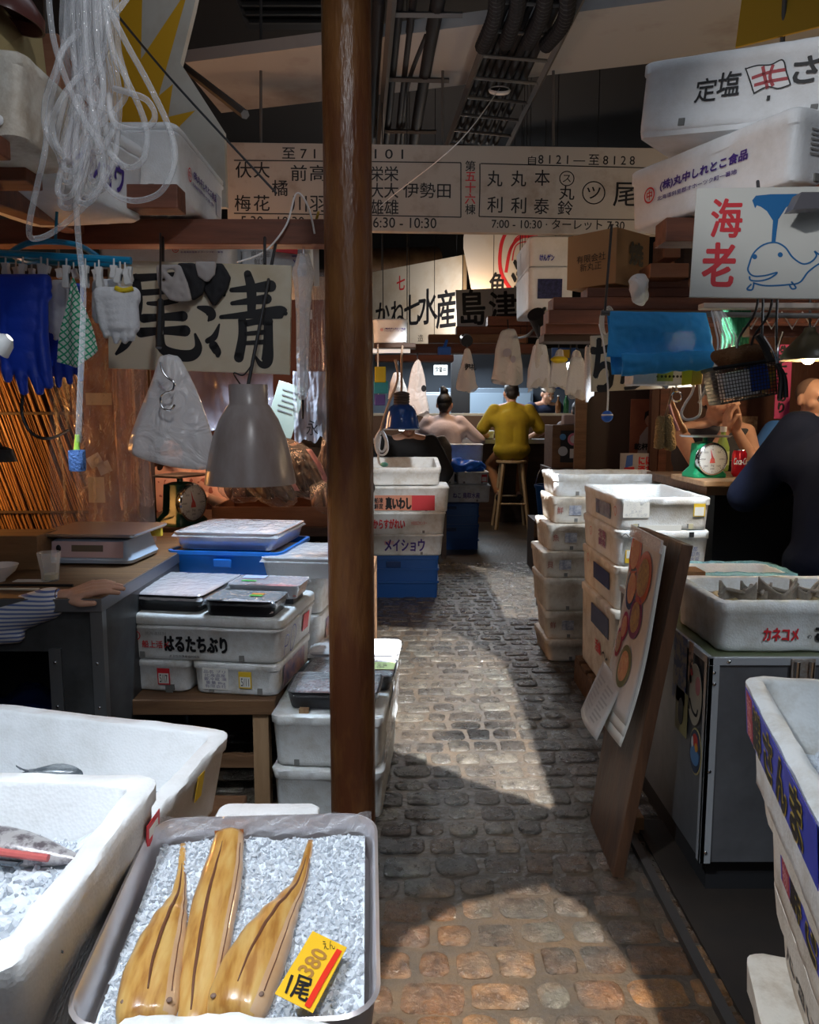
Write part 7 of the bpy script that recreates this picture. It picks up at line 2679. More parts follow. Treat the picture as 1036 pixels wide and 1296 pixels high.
# far bar: counters, kitchen
t = thing('bar_counter', 'dark far bar counter where the woman and the man in yellow sit', 'counter', (.55, 9.35, 0))
P0 = V(t.location)
cz = at(600, 556, 9.0).z
MB().box((-2.0, -.35, cz - .05), (2.2, .05, cz)).build('counter_top', mat('grey counter', (.4, .4, .42), .4), t, smooth=False, bevel=.004)
MB().box((-2.0, -.15, 0), (2.2, .05, cz - .05)).build('front_panel', WOODD, t, smooth=False)
c2 = at(640, 523, 9.4).z
MB().box((-2.0, .05, 0), (2.2, .45, c2 - .03)).build('riser', mat('brown riser', (.11, .06, .035), .6), t, smooth=False)
MB().box((-2.0, .04, c2 - .03), (2.2, .5, c2)).build('serving_shelf', mat('pale shelf', (.5, .45, .36), .4), t, smooth=False, bevel=.003)
b, fm = pbox('low white foam box on the far bar counter beside the man in yellow', 578, 626, 545, 555, 9.02, .22, FOAM3, 112, None, open_=False, rough=.001, notches=False)
MB().box((-2.4, 11.6, 0), (3.2, 11.7, 2.2)).build('trim_3', mat('kitchen wall', (.10, .12, .15), .6), smooth=False)['kind'] = 'structure'
t = thing('kitchen_cabinet', 'pale blue steel kitchen cabinet behind the far bar', 'cabinet', (at(625, 520, 11).x, 11.3, 0))
MB().box((-.75, -.2, 0), (.55, .2, 1.62)).build('body', mat('pale blue steel', (.25, .33, .42), .35, .3), t, smooth=False, bevel=.004)
for x0_, x1_ in ((-.72, -.4), (-.36, .14), (.18, .52)):
    MB().box((x0_, -.212, 1.05), (x1_, -.2, 1.55)).build('door', mat('pale blue door', (.32, .42, .52), .3), t, smooth=False, bevel=.003)
t = thing('dark_post', 'dark upright post left of the kitchen cabinet', 'post', (at(582, 520, 10.4).x, 10.4, 0))
MB().box((-.12, -.1, 0), (.12, .1, 2.2)).build('post_body', DARK, t, smooth=False)
t = thing('refrigerator', 'white refrigerator behind the woman with the bun', 'refrigerator', (at(548, 500, 11).x, 10.9, 0))
MB().box((-.3, -.25, 0), (.3, .25, 1.55)).build('body', mat('fridge white', (.4, .43, .46), .4), t, smooth=False, bevel=.01)
MB().box((-.28, -.27, .7), (.28, -.25, 1.52)).build('door', mat('fridge white', (.4, .43, .46), .4), t, smooth=False, bevel=.01)
for k, (u, v, h_, m) in enumerate(((716, 519, .24, 'dark green bottle'), (706, 519, .2, 'brown bottle'), (731, 519, .2, 'pale bottle'), (741, 519, .25, 'clear bottle'))):
    p = at(u, v, 9.62)
    t = thing('bottle', m + ' on the far serving shelf by the cook', 'bottle', (p.x, 9.62, c2 + .001))
    mm = mat(m, ((.02, .09, .04), (.12, .05, .02), (.5, .5, .42), (.4, .45, .45))[k], .1)
    MB().lathe([(.03, 0), (.034, .01), (.034, h_ * .6), (.013, h_ * .78), (.012, h_), (.0, h_)], 16, None, (True, False)).build('glass_body', mm, t)
    MB().cone((0, 0, h_), (0, 0, h_ + .015), .013, .013).build('cap', WHITE, t)
# lit lantern sign
o, M0, w, h = psign('lit_sign', 'small glowing white lantern sign with dark letters over the woman', 'sign', ((549, 474, 7.2), (566, 474, 7.2), (548, 462, 7.2)), .08, mat('lit lantern', (.9, .95, 1), .5, emit=(.85, .95, 1), estr=2.6))
ptext('営業中', o, M0, 557.5, 468, 13, 7, bold=.03)
MB().cone(o.matrix_basis.inverted() @ at(557, 462, 7.24), o.matrix_basis.inverted() @ at(557, 440, 7.24), .006, .006).build('cord', BLACK, o)
# far timbers
TC = 'timbers above the far bar'
WARMW = wood_mat('warm lit timber', (.36, .17, .08), (.24, .1, .045))  # lighter lumber copy, warm light put into its colour
for k, (u0, u1, v0, v1, d, m, l) in enumerate(((617, 672, 400, 412, 6.6, WOODR, 'timber in front of the white two character sign, topmost of the far pile'),
                                               (577, 694, 413, 425, 6.7, WOODR, 'long timber just below the white two character sign'),
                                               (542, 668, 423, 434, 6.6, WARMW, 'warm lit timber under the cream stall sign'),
                                               (510, 676, 435, 447, 6.5, WOODR, 'lowest long timber above the glowing lantern'),
                                               (474, 574, 449, 457, 5.8, WOODR, 'thin timber bar over the blue lamp'),
                                               (693, 765, 382, 397, 4.9, WOODR, 'timber shelf under the stacked far foam boxes'),
                                               (686, 770, 398, 410, 4.8, WOODR, 'second timber under the stacked far foam boxes'),
                                               (473, 526, 434, 440, 4.6, WOODD, 'dark timber under the small violet printed box by the post'))):
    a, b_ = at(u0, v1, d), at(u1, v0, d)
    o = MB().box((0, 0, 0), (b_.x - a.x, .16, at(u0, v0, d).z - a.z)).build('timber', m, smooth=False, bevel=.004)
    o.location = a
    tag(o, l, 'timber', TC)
    if k in (0, 2, 3, 5, 7):
        for x in (.05, b_.x - a.x - .05):
            MB().cone((x, .08, .02), (x, .08, 3.99 - a.z), .0025, .0025, 6).build('hanging_rod', DARK, o)
# far right shelf boxes
b, fm = pbox('lower white foam box with dark label on the far right timbers', 668, 728, 337, 392, 4.7, .6, FOAM3, 115, 'boxes on the far right timbers', open_=False, notches=False, rim=.02)
M, w_, h_ = pquad(b, fm('front', 0, .5), 680, 353, 711, 378)
patch('dark_label', b, NAVY, M, w_, h_)
b, fm = pbox('upper white foam box with a small coloured logo on the far right timbers', 669, 732, 298, 337, 4.7, .6, FOAM3, 116, 'boxes on the far right timbers', open_=False, notches=False, rim=.01)
ptext('けんゲン', b, fm('front', 0, .5), 692, 326, 18, 8, m=BLUEI, bold=.04)
p = at(775, 370, 3.05)
o = MB().box((-.11, 0, 0), (.11, .22, .20)).build('cardboard_box', mat('brown cardboard', (.36, .21, .10), .85), smooth=False, bevel=.002)
o.matrix_basis = Matrix.Translation(V((p.x + .075, 3.06, at(775, 363, 3.05).z + .003))) @ Matrix.Rotation(rad(42), 4, 'Z')
tag(o, 'brown cardboard box with black lettering on the timbers left of the violet print box', 'box')
text('有限会社\n新丸正', o, INK, frame(V((-.1112, .11, .09)), V((0, -1, 0)), V((0, 0, 1))), .13, .06)
text('焼', o, INK, frame(V((.02, -.0012, .12)), V((1, 0, 0)), V((0, 0, 1))), .09, .08, bold=.05)
b, fm = pbox('small white foam box with violet print on the timber right of the post', 471, 516, 403, 434, 4.6, .3, FOAM3, 118, None, open_=False, notches=False, rim=.01)
marunaka(b, fm('front', .6, .55), .42)
# fluorescent tube fixture
t = thing('tube_light', 'thin white tube light under the dark timber right of the post', 'lamp', at(495, 444, 4.7))
MB().tube([V((-.11, 0, 0)), V((.11, 0, 0))], .013, 10).build('tube', mat('dim tube', (.8, .8, .8), .4, emit=(1, .95, .9), estr=.5), t)
MB().cone((0, 0, 0), (0, 0, .09), .005, .005).build('bracket', CHAR, t)
# blue pendant lamp
dl = 4.0
c = at(508, 543, dl)
t = thing('pendant_lamp', 'glossy dark blue bell lamp with ribbed neck hanging right of the post', 'lamp', c)
s_ = dl / 1000
BE = mat('blue enamel', (.012, .05, .22), .15, spec=.7)
MB().lathe([(9 * s_, 31 * s_), (14 * s_, 28.5 * s_), (18 * s_, 22 * s_), (20.5 * s_, 13 * s_), (22 * s_, 3 * s_), (23 * s_, 1 * s_), (22.5 * s_, 0), (21 * s_, 0), (18 * s_, 9 * s_), (12 * s_, 25 * s_), (2 * s_, 27 * s_)], 40).build('shade', BE, t)
MB().lathe([(22 * s_, 1 * s_), (23.5 * s_, 0), (22 * s_, -1 * s_), (21 * s_, 0)], 40).build('white_rim', mat('rim white', (.7, .75, .8), .3), t)
MB().lathe([((10.5 if i % 2 else 9.2) * s_, (29 + i * 1.6) * s_) for i in range(11)] + [(3 * s_, 47 * s_)], 28).build('ribbed_neck', mat('ribbed brown', (.06, .045, .04), .4), t)
MB().ell((0, 0, 6 * s_), (.03, .03, .035)).build('bulb', mat('cool bulb', (1, 1, 1), .4, emit=(.85, .95, 1), estr=12), t)
MB().tube(curve([V((0, 0, 45 * s_)), at(508, 480, dl + .1) - c, at(508, 452, dl + .3) - c, V((0, .62, at(508, 437, 4.6).z - c.z))], 6), .006, 6).build('cord', mat('pale brown cord', (.4, .28, .2), .7), t)
t = thing('white_cable', 'looped white cable hanging by the blue lamp with a teal end', 'cable', at(483, 545, 3.95))
P0 = V(t.location)
for k, pts in enumerate(([(500, 455), (503, 480), (492, 510), (484, 535), (482, 545)], [(482, 543), (475, 556), (477, 572), (484, 576), (490, 570), (489, 556), (483, 544)], [(483, 545), (477, 558), (480, 570), (486, 570), (488, 558), (483, 547)],
                         [(481, 552), (479, 572), (480, 586), (486, 588)])):
    MB().tube(curve([at(u, v, 3.95 + .01 * k) - P0 for u, v in pts], 8), .006, 8).build('loop', mat('pale brown cord', (.4, .28, .2), .7) if k == 0 else WHITE, t)
MB().ell(at(486, 588, 3.95) - P0, (.02, .012, .012)).build('teal_end', mat('teal end', (.2, .6, .5), .4), t)
for k, (u0, u1, v0, v1, m, l) in enumerate(((474, 488, 464, 484, YB, 'yellow card hanging right of the post'), (473, 491, 482, 498, mat('teal card', (.04, .35, .42), .4), 'teal packet hanging below the yellow card by the post'),
                                            (474, 487, 499, 513, mat('violet card', (.12, .08, .35), .4), 'violet packet hanging below the teal one by the post'))):
    a, b_ = at(u0, v1, 4.3 + .02 * k), at(u1, v0, 4.3)
    o = MB().box((0, 0, 0), (b_.x - a.x, .012, b_.z - a.z)).build('packet', m, smooth=False, bevel=.003)
    o.location = a
    tag(o, l, 'packet')
    MB().cone((.02, .006, b_.z - a.z), (.02, .006, at(480, 440, 4.3).z - a.z + .02), .002, .002, 6).build('string', WHITE, o)


# hanging shop bags and glove bunches
def hang_bag(label, u, v0, v1, wt, wb, d, m, seed, group=None, prints=(), name='plastic_bag', cat='bag', flap=0, hang=None):
    c = at(u, v0, d)
    s_ = d / 1000
    t = thing(name, label, cat, c, group=group)
    rings = []
    n = 9
    for i in range(n):
        f = i / (n - 1)
        w = (wt + (wb - wt) * (f ** .7)) / 2 * s_
        z = -(v1 - v0) * f * s_
        rings.append([V((w * cos(2 * pi * k / 32), w * .3 * sin(2 * pi * k / 32) * (1 + .25 * sin(5 * 2 * pi * k / 32 + seed)), z + (.02 * sin(4 * pi * k / 32 + seed) * f))) for k in range(32)])
    mb = MB().loft(rings, True, (True, False))
    mb.rough(.016, 9, seed).rough(.006, 30, seed)
    mb.build('bag', m, t, angle=180, sub=1)
    M = frame(V((0, -(wt * .2 + wb * .12) * s_ - .012, 0)), V((1, 0, 0)), V((0, .18 * -1, 1)))
    for s, du, dv, w, h, mm in prints:
        text(s, t, mm, M @ Matrix.Translation((du * s_, -dv * s_, .006)), w * s_, h * s_, bold=.03)
    if hang:
        MB().cone((0, 0, -.01), V((0, .05, (v0 - hang) * s_)), .004, .004, 6).build('hook_cord', CHAR, t)
    return t


SHOPB = film('white shop bag', (.74, .72, .70), .86, .35, .6, 14, .4)
FAINT = mat('faint print', (.4, .38, .45), .6)
PINKP = mat('faint pink print', (.7, .42, .4), .6)
hang_bag('large white shop bag with faint round marks hanging above the man in yellow', 643, 416, 482, 18, 40, 5.2, SHOPB, 1, None, (('●', -2, 30, 10, 10, FAINT), ('●', 6, 38, 6, 8, FAINT), ('水産', 0, 56, 20, 9, PINKP)), hang=404)
hang_bag('white shop bag with black and red lettering hanging left of the large one', 591, 440, 492, 5, 27, 5.6, SHOPB, 2, None, (('御礼', 4, 24, 14, 8, INK), ('大漁', 2, 38, 14, 9, mat('print red', (.6, .1, .06), .5))), hang=436)
hang_bag('tall pinkish print shop bag hanging behind the blue lamp', 528, 453, 522, 5, 30, 5.0, film('pinkish bag', (.68, .58, .52), .86, .4, .6, 14, .4), 3, None, (('・', 8, 38, 6, 8, INK), ('花', 3, 46, 8, 8, PINKP), ('海の幸', 2, 60, 18, 6, PINKP)), hang=446)
hang_bag('short white bag hanging by the tan cord over the blue lamp', 503, 468, 501, 10, 24, 4.5, SHOPB, 4, hang=456)
CLB = film('clear glove bag', (.8, .78, .76), .62, .25, .7, 14, .5)
for k, (u, v0, v1, wt, wb, l) in enumerate(((683, 428, 492, 8, 28, 'bunch of white gloves in a clear bag, left of the three by the blue poster'), (707, 442, 490, 8, 22, 'bunch of white gloves with a yellow cuff, middle of the three by the blue poster'),
                                            (730, 444, 500, 10, 26, 'long bunch of white gloves, right of the three by the blue poster'))):
    g = hang_bag(l, u, v0, v1, wt, wb, 4.6, CLB, 5 + k, 'glove bunches hanging by the blue poster', (), 'glove_bunch', 'gloves', hang=410)
    s_ = 4.6 / 1000
    pr = []
    for j in range(4):
        x = (j - 1.5) * wb * .24 * s_
        pr.append(('c', V((x * .5, 0, -.05)), .018, V((x, 0, -(v1 - v0) * .62 * s_)), .022))
        pr.append(('c', V((x, 0, -(v1 - v0) * .62 * s_)), .022, V((x * 1.2, 0, -(v1 - v0) * .93 * s_)), .016))
    blob('gloves', pr, WGL, g, .010, 2)
    if k == 1:
        MB().ell((0, -.02, -.06), (.05, .035, .02)).build('yellow_cuff', YB, g)
t = thing('glove_bunch', 'white gloves hanging at the left edge of the cream bar sign', 'gloves', at(745, 455, 3.2))
P0 = V(t.location)
blob('gloves', [('c', at(744, 440, 3.2) - P0, .014, at(745, 475, 3.2) - P0, .02), ('c', at(745, 475, 3.2) - P0, .02, at(742, 508, 3.2) - P0, .010), ('c', at(745, 475, 3.2) - P0, .018, at(749, 500, 3.2) - P0, .010)], WGL, t, .008, 3)
MB().cone(at(744, 440, 3.2) - P0, at(744, 424, 3.1) - P0, .003, .003).build('cord', CHAR, t)
o, M0, w, h = psign('blue_poster', 'blue poster with pale pictures behind the hanging gloves', 'poster', ((697, 492, 6.2), (730, 492, 6.2), (697, 440, 6.2)), .01, mat('poster blue', (.04, .12, .4), .5))
flat_poly('pale_picture', o, mat('poster pale', (.5, .6, .75), .5), M0, [(w * .15, h * .2), (w * .85, h * .25), (w * .8, h * .6), (w * .2, h * .65)])
flat_poly('yellow_picture', o, YEL, M0, [(w * .3, h * .75), (w * .7, h * .75), (w * .7, h * .95), (w * .3, h * .95)])
p = at(721, 465, 5.4)
t = thing('bare_bulb', 'small round lit bulb among the hanging gloves', 'lamp', p)
MB().ell((0, 0, 0), (.035, .035, .035), None, 20, 14).build('bulb', mat('cool bulb', (1, 1, 1), .4, emit=(.85, .95, 1), estr=12), t)
MB().cone((0, 0, .03), (0, 0, at(721, 410, 5.4).z - p.z), .005, .005).build('cord', BLACK, t)
t = thing('camera_lamp', 'black round spotlight can fixed under the far timber', 'lamp', at(590, 431, 6.3))
MB().cone((0, -.08, -.01), (0, .06, .01), .045, .05, 20).build('can', BLACK, t)
MB().cone((-.02, 0, .03), (-.02, .3, .05), .02, .02).build('bracket', CHAR, t)
t = thing('spot_clamp', 'black clamp spotlight hanging left of the far stacked boxes', 'lamp', at(682, 408, 4.7))
MB().cone((-.03, -.06, .04), (.05, .08, -.08), .05, .04, 16).build('can', BLACK, t)
MB().tube(curve([V((0, 0, .04)), V((.04, .03, .09)), V((.06, .1, .1))], 6), .012, 8).build('bracket', BLACK, t)
o = MB().tube(curve([at(655, 428, 5.5), at(668, 424, 5), at(680, 412, 4.7), at(697, 402, 4.78)], 8), .008, 6).build('black_cable', BLACK)
tag(o, 'black cable sagging from the clamp spotlight along the timber', 'cable')
t = thing('blue_clamp', 'blue plastic clip on the bar left of the glowing lantern', 'clip', at(562, 444, 6.0))
MB().box((-.05, -.02, -.05), (.05, .02, .03)).build('jaw', BLUEV, t, smooth=False, bevel=.01)
MB().cone((0, 0, .02), (.02, 0, .08), .014, .01).build('grip', BLUEV, t)

# wooden stool
t = thing('wooden_stool', 'tall pale wooden stool under the man in the yellow shirt', 'stool', atz(648, 670, 0) + V((0, .15, 0)))
sh = at(648, 583, 8.6).z
PW = wood_mat('pale stool wood', (.5, .36, .2), (.36, .24, .12), axis='Z')
MB().lathe([(.0, sh - .035), (.16, sh - .035), (.17, sh - .025), (.17, sh - .006), (.16, sh), (0, sh)], 28).build('seat', PW, t)
for sx in (-1, 1):
    for sy in (-1, 1):
        MB().tube([(sx * .10, sy * .10, sh - .03), (sx * .18, sy * .18, 0)], .022, 4).build('leg', PW, t, smooth=False)
for sx, sy, z_ in ((0, -1, .28), (0, 1, .34), (-1, 0, .4), (1, 0, .4)):
    k = .10 + .08 * (1 - z_ / sh)
    a, b_ = (V((-k, sy * k, z_)), V((k, sy * k, z_))) if sx == 0 else (V((sx * k, -k, z_)), V((sx * k, k, z_)))
    MB().tube([a, b_], .012, 6).build('stretcher', PW, t)

# shelf with stickers, posters and dark panelling on the right
dS = 5.9
a, b_ = at(698, 592, dS), at(752, 538, dS)
t = thing('sticker_cabinet', 'small dark wooden cabinet covered in round stickers beyond the far right stack', 'cabinet', (a.x, dS, 0))
P0 = V(t.location)
w_, zt_, zb2 = b_.x - a.x, b_.z, a.z
MB().box((0, 0, zb2), (w_, .35, zt_)).build('upper_box', WOODB, t, smooth=False, bevel=.004)
MB().box((-.02, -.04, zb2 - .06), (w_ + .04, .4, zb2)).build('ledge', WOODD, t, smooth=False, bevel=.004)
MB().box((.03, .02, 0), (w_, .36, zb2 - .06)).build('lower_body', WOODD, t, smooth=False)
MB().box((.06, -.004, zb2 + .04), (w_ - .03, .0, zt_ - .04)).build('dark_panel', DARK, t, smooth=False)
M = frame(V((0, -.005, 0)), V((1, 0, 0)), V((0, 0, 1)))
for u, v, r, c_ in ((726, 556, 8, (.75, .25, .35)), (726, 556, 5, (.85, .8, .8)), (712, 571, 6, (.5, .55, .6)), (740, 555, 4, (.7, .7, .6)), (712, 553, 4, (.1, .3, .6)), (740, 568, 5, (.6, .15, .1))):
    p_ = on(Matrix.Translation(P0) @ M, u, v)
    patch('round_sticker', t, mat('sticker %d %d' % (u, r), c_, .4), M, 2 * r * dS / 1000, 2 * r * dS / 1000, p_.x, p_.y, thick=.001 + .0005 * (r < 6), ellipse=True)
p_ = on(Matrix.Translation(P0) @ M, 728, 574)
patch('white_note', t, PAPER, M, .085, .07, p_.x, p_.y, .002)
M2 = frame(V((0, .018, 0)), V((1, 0, 0)), V((0, 0, 1)))
p_ = on(Matrix.Translation(P0) @ M2, 732, 597)
patch('name_plate', t, DARK, M2, .22, .06, p_.x, p_.y)
text('築地市場', t, CREAMP, M2 @ Matrix.Translation((p_.x, p_.y, .002)), .19, .04, bold=.02)
p = at(725, 537, dS + .1)
o = MB().box((-.075, -.05, 0), (.075, .05, .075)).rough(.006, 12).build('paper_pack', mat('pinkish paper', (.55, .42, .38), .8), smooth=False, bevel=.006)
o.location = (p.x, dS + .12, zt_ + .001)
tag(o, 'small pinkish paper pack lying on top of the sticker cabinet', 'packet')
DP = mat('dark panelling', (.05, .03, .022), .6)
t = thing('dark_partition', 'dark brown panel partition behind the posters by the right bar', 'partition', (at(797, 560, 5.5).x, 5.55, 0))
MB().box((-.35, 0, 0), (.6, .06, 1.62)).build('panel', DP, t, smooth=False)
MB().box((-.38, -.03, 0), (-.30, .0, 1.62)).build('stile', WOODB, t, smooth=False)
MB().box((-.35, -.02, 1.45), (.6, .0, 1.55)).build('rail', DP, t, smooth=False)
o, M0, w, h = psign('drink_poster', 'orange poster of a person in white on the dark partition', 'poster', ((796, 575, 5.5), (846, 575, 5.5), (796, 505, 5.5)), .01, mat('poster orange', (.22, .07, .045), .45, col2=(.3, .11, .06), nscale=6))
flat_poly('poster_figure', o, mat('poster white', (.4, .36, .36), .5), M0, [(w * .2, 0), (w * .85, 0), (w * .8, h * .35), (w * .62, h * .5), (w * .42, h * .5), (w * .25, h * .33)])
flat_poly('poster_face', o, mat('poster skin', (.45, .25, .18), .5), M0, [(w * .52 + w * .15 * cos(a_ * pi / 8), h * .62 + h * .13 * sin(a_ * pi / 8)) for a_ in range(16)], .0012)
flat_poly('poster_hair', o, INK, M0, [(w * .34, h * .6), (w * .36, h * .76), (w * .5, h * .82), (w * .68, h * .77), (w * .70, h * .6), (w * .64, h * .7), (w * .42, h * .7)], .0018)
text('乾杯', o, INK, Matrix.Translation((w * .3, h * .14, .001)), w * .36, h * .12, bold=.04)
o, M0, w, h = psign('shelf_poster', 'red white and blue leaflet poster under the orange one', 'poster', ((775, 602, 5.3), (826, 602, 5.3), (777, 572, 5.3)), .012, mat('leaflet white', (.5, .45, .45), .5))
text('にほん\n酒あり', o, RED, Matrix.Translation((w * .68, h * .5, 0)), w * .5, h * .7, bold=.05)
flat_poly('blue_figure', o, mat('leaflet blue', (.06, .15, .5), .5), M0, [(w * .12, h * .4), (w * .3, h * .5), (w * .3, h * .95), (w * .15, h * .9)])
flat_poly('red_figure', o, RED, M0, [(w * .05, h * .1), (w * .36, h * .1), (w * .34, h * .45), (w * .1, h * .42)])
o = MB().box((-.40, 0, 0), (.25, .35, .84)).build('cabinet_base', WOODD, smooth=False, bevel=.004)
o.location = (at(800, 600, 5.3).x, 5.14, 0)
o.name = 'low_cabinet'
tag(o, 'low dark cabinet standing under the leaflet poster', 'cabinet')
for oo in COL.objects:
    if oo.name == 'shelf_poster':
        oo.location.y -= .18

# right bar
BZ = .966
t = thing('bar_table', 'right bar table of dark wood carrying the scale and the drink can', 'table', (1.2, 3.2, 0))
P0 = V(t.location)
MB().box((.0, -.02, BZ - .04), (1.6, .80, BZ)).build('table_top', WOODB, t, smooth=False, bevel=.004)
MB().box((.12, .2, 0), (1.5, .7, BZ - .04)).build('base_panel', DARK, t, smooth=False)
a = at(838, 603, 3.42)
o = MB().box((0, 0, 0), (.20, .40, .022)).build('cutting_board', wood_mat('block wood', (.42, .26, .14), (.28, .15, .07), 5), smooth=False, bevel=.004)
o.matrix_basis = Matrix.Translation((1.165, 3.12, BZ + .001)) @ Matrix.Rotation(.0, 4, 'Z')
tag(o, 'thick wooden block board at the left end of the right bar table', 'board')
o = MB().sheet(lambda p_, q_: V((.20 * p_, .26 * q_, .004 * sin(p_ * 6) - .08 * max(0, .25 - q_) * (1 if q_ < .25 else 0) * p_)), 12, 12).build('paper_sheet', PAPER, angle=180, solid=.001)
o.matrix_basis = Matrix.Translation((1.40, 3.15, BZ + .006)) @ Matrix.Rotation(-.2, 4, 'Z')
tag(o, 'white paper sheet lying on the right bar table below the drink can', 'paper')
p = atz(883, 606, BZ + .06)
GRN = mat('green enamel', (.015, .26, .11), .3)
dial_scale('green kitchen dial scale with white face on the right bar table', V((1.245, 3.34, BZ + .024)), rad(8), .74, GRN, STEEL)
p = atz(934, 603, BZ)
t = thing('drink_can', 'red drink can with white script on the right bar table', 'can', (p.x, p.y, BZ))
CANR = mat('can red', (.55, .01, .02), .22, .3)
MB().lathe([(.024, 0), (.026, .003), (.032, .012), (.033, .016), (.033, .104), (.027, .118), (.0265, .121)], 32, None, (True, False)).build('can_body', CANR, t)
MB().lathe([(.0265, .121), (.0255, .122), (.025, .118), (0, .118)], 32).build('can_lid', CHROME, t)
Mt = frame(V((0, -.0335, .072)), V((1, 0, 0)), V((0, 0, 1)))
tx = text('Coca-Cola', t, WHITE, Mt, .075, .03, shear=.3, bold=.02)
for v in tx.data.vertices:
    x = v.co.x
    a_ = x / .0335
    v.co = V((.0337 * sin(a_), -.0337 * cos(a_), v.co.z))
p = atz(926, 598, BZ)
t = thing('tea_bottle', 'clear plastic bottle of green tea with white cap behind the drink can', 'bottle', (p.x - .005, p.y + .12, BZ))
MB().lathe([(.03, 0), (.033, .01), (.033, .12), (.012, .185), (.012, .20), (0, .2)], 28, None, (True, False)).build('bottle_body', mat('tea green', (.35, .5, .12), .12), t)
MB().cone((0, 0, .198), (0, 0, .225), .016, .016, 20).build('cap', WHITE, t)
MB().lathe([(.0335, .03), (.0335, .1)], 28).build('label_band', mat('tea label', (.6, .7, .35), .4), t)
p = atz(910, 602, BZ)
t = thing('water_jug', 'clear water jug with handle between the scale and the drink can', 'jug', (p.x, p.y + .05, BZ))
MB().lathe([(.03, 0), (.035, .004), (.037, .08), (.033, .12), (.035, .13), (.033, .13), (.03, .09), (.028, .01)], 24, None, (True, True)).build('jug_body', film('jug plastic', (.8, .85, .9), .4, .05, 0, 10, .8), t)
MB().tube(curve([(-.034, 0, .11), (-.06, 0, .10), (-.06, 0, .05), (-.035, 0, .03)], 8), .005, 8).build('handle', WHITE, t)
p = atz(948, 598, BZ)
t = thing('food_bowl', 'small dark bowl of food behind the drink can', 'bowl', (p.x + .01, p.y + .15, BZ))
MB().lathe([(.03, 0), (.05, .035), (.055, .05), (.05, .05), (.04, .03), (0, .025)], 24, None, (True, False)).build('bowl', CHAR, t)
MB().ell((0, 0, .045), (.048, .048, .012)).build('food', mat('bowl food', (.4, .2, .08), .5, col2=(.6, .4, .2), nscale=60), t)
o, M0, w, h = psign('pink_banner', 'vertical pink banner with white writing behind the black basket', 'banner', ((979, 530, 4.6), (998, 530, 4.6), (985, 436, 4.6)), .006, mat('pink banner', (.6, .07, .2), .5))
ptext('生\nビ\nー\nル\nあ\nり', o, M0, 990, 480, 11, 84, m=DARK, bold=.06)
t = thing('bar_partition', 'reddish brown wooden wall panel behind the people at the right bar', 'partition', (2.1, 5.1, 0))
MB().box((-.55, 0, 0), (1.6, .06, 2.2)).build('panel', wood_mat('red brown panel', (.13, .05, .028), (.08, .03, .018), 4, 'Z'), t, smooth=False)
for x in (-.5, 0, .5, 1.0):
    MB().box((x, -.012, 0), (x + .05, 0, 2.2)).build('stile', WOODR, t, smooth=False)
o = MB().box((-.2, -.03, -.09), (.0, 0, .09)).build('menu_board', mat('dim menu', (.22, .1, .05), .6, col2=(.5, .35, .2), nscale=40), smooth=False)
o.location = at(955, 545, 5.05)
tag(o, 'dim menu strip on the reddish panel between the two men', 'menu')
# left dark partition behind people
t = thing('left_partition', 'dark partition behind the diners on the left', 'partition', (-1.6, 5.3, 0))
MB().box((-1.6, 0, 0), (1.15, .06, 2.1)).build('panel', mat('red dark panel', (.08, .03, .025), .7), t, smooth=False)
MB().box((-1.6, -.02, 1.0), (1.15, 0, 1.06)).build('rail', WOODR, t, smooth=False)


# ---------------------------------------------------------------- people
def bend(a, b, l1, l2, pole):
    """joint between a and b for a two-segment limb, bending towards pole"""
    a, b, pole = V(a), V(b), V(pole)
    d = b - a
    L_ = min(d.length, (l1 + l2) * .995)
    u = d.normalized()
    x = (l1 * l1 - l2 * l2 + L_ * L_) / (2 * L_)
    h = math.sqrt(max(l1 * l1 - x * x, 0))
    p = (pole - u * pole.dot(u)).normalized()
    return a + u * x + p * h, a + u * L_


def hand_prims(w, d, n, side, s=1.0, curl=.35, spread=.12):
    """palm and five fingers: w wrist, d pointing direction, n back-of-hand normal, side +1/-1 where the thumb sits"""
    w, d, n = V(w), V(d).normalized(), V(n)
    n = (n - d * n.dot(d)).normalized()
    x = d.cross(n).normalized() * side
    out = []
    kn = []
    for i, off in enumerate((.030, .011, -.009, -.027)):
        k = w + (d * (.088 - .004 * abs(i - 1)) + x * off) * s
        kn.append(k)
        out.append(('c', w + (d * .012 + x * off * .55) * s, .014 * s, k, .0112 * s))
    for i, ln in enumerate((.072, .080, .075, .058)):
        dd = (d + x * spread * (1.2 - i * .8)).normalized()
        c1 = curl * (1 + .15 * i)
        d1 = (dd * cos(c1) - n * sin(c1))
        d2 = (dd * cos(c1 * 2.2) - n * sin(c1 * 2.2))
        m = kn[i] + d1 * ln * .55 * s
        out.append(('c', kn[i], .0096 * s, m, .0088 * s))
        out.append(('c', m, .0088 * s, m + d2 * ln * .45 * s, .0074 * s))
    t0 = w + (d * .022 + x * .028) * s
    t1 = t0 + (d * .03 + x * .026 - n * .008) * s
    t2 = t1 + (d * .034 + x * .008 - n * .008) * s
    out += [('c', t0, .013 * s, t1, .011 * s), ('c', t1, .0105 * s, t2, .0085 * s)]
    return out


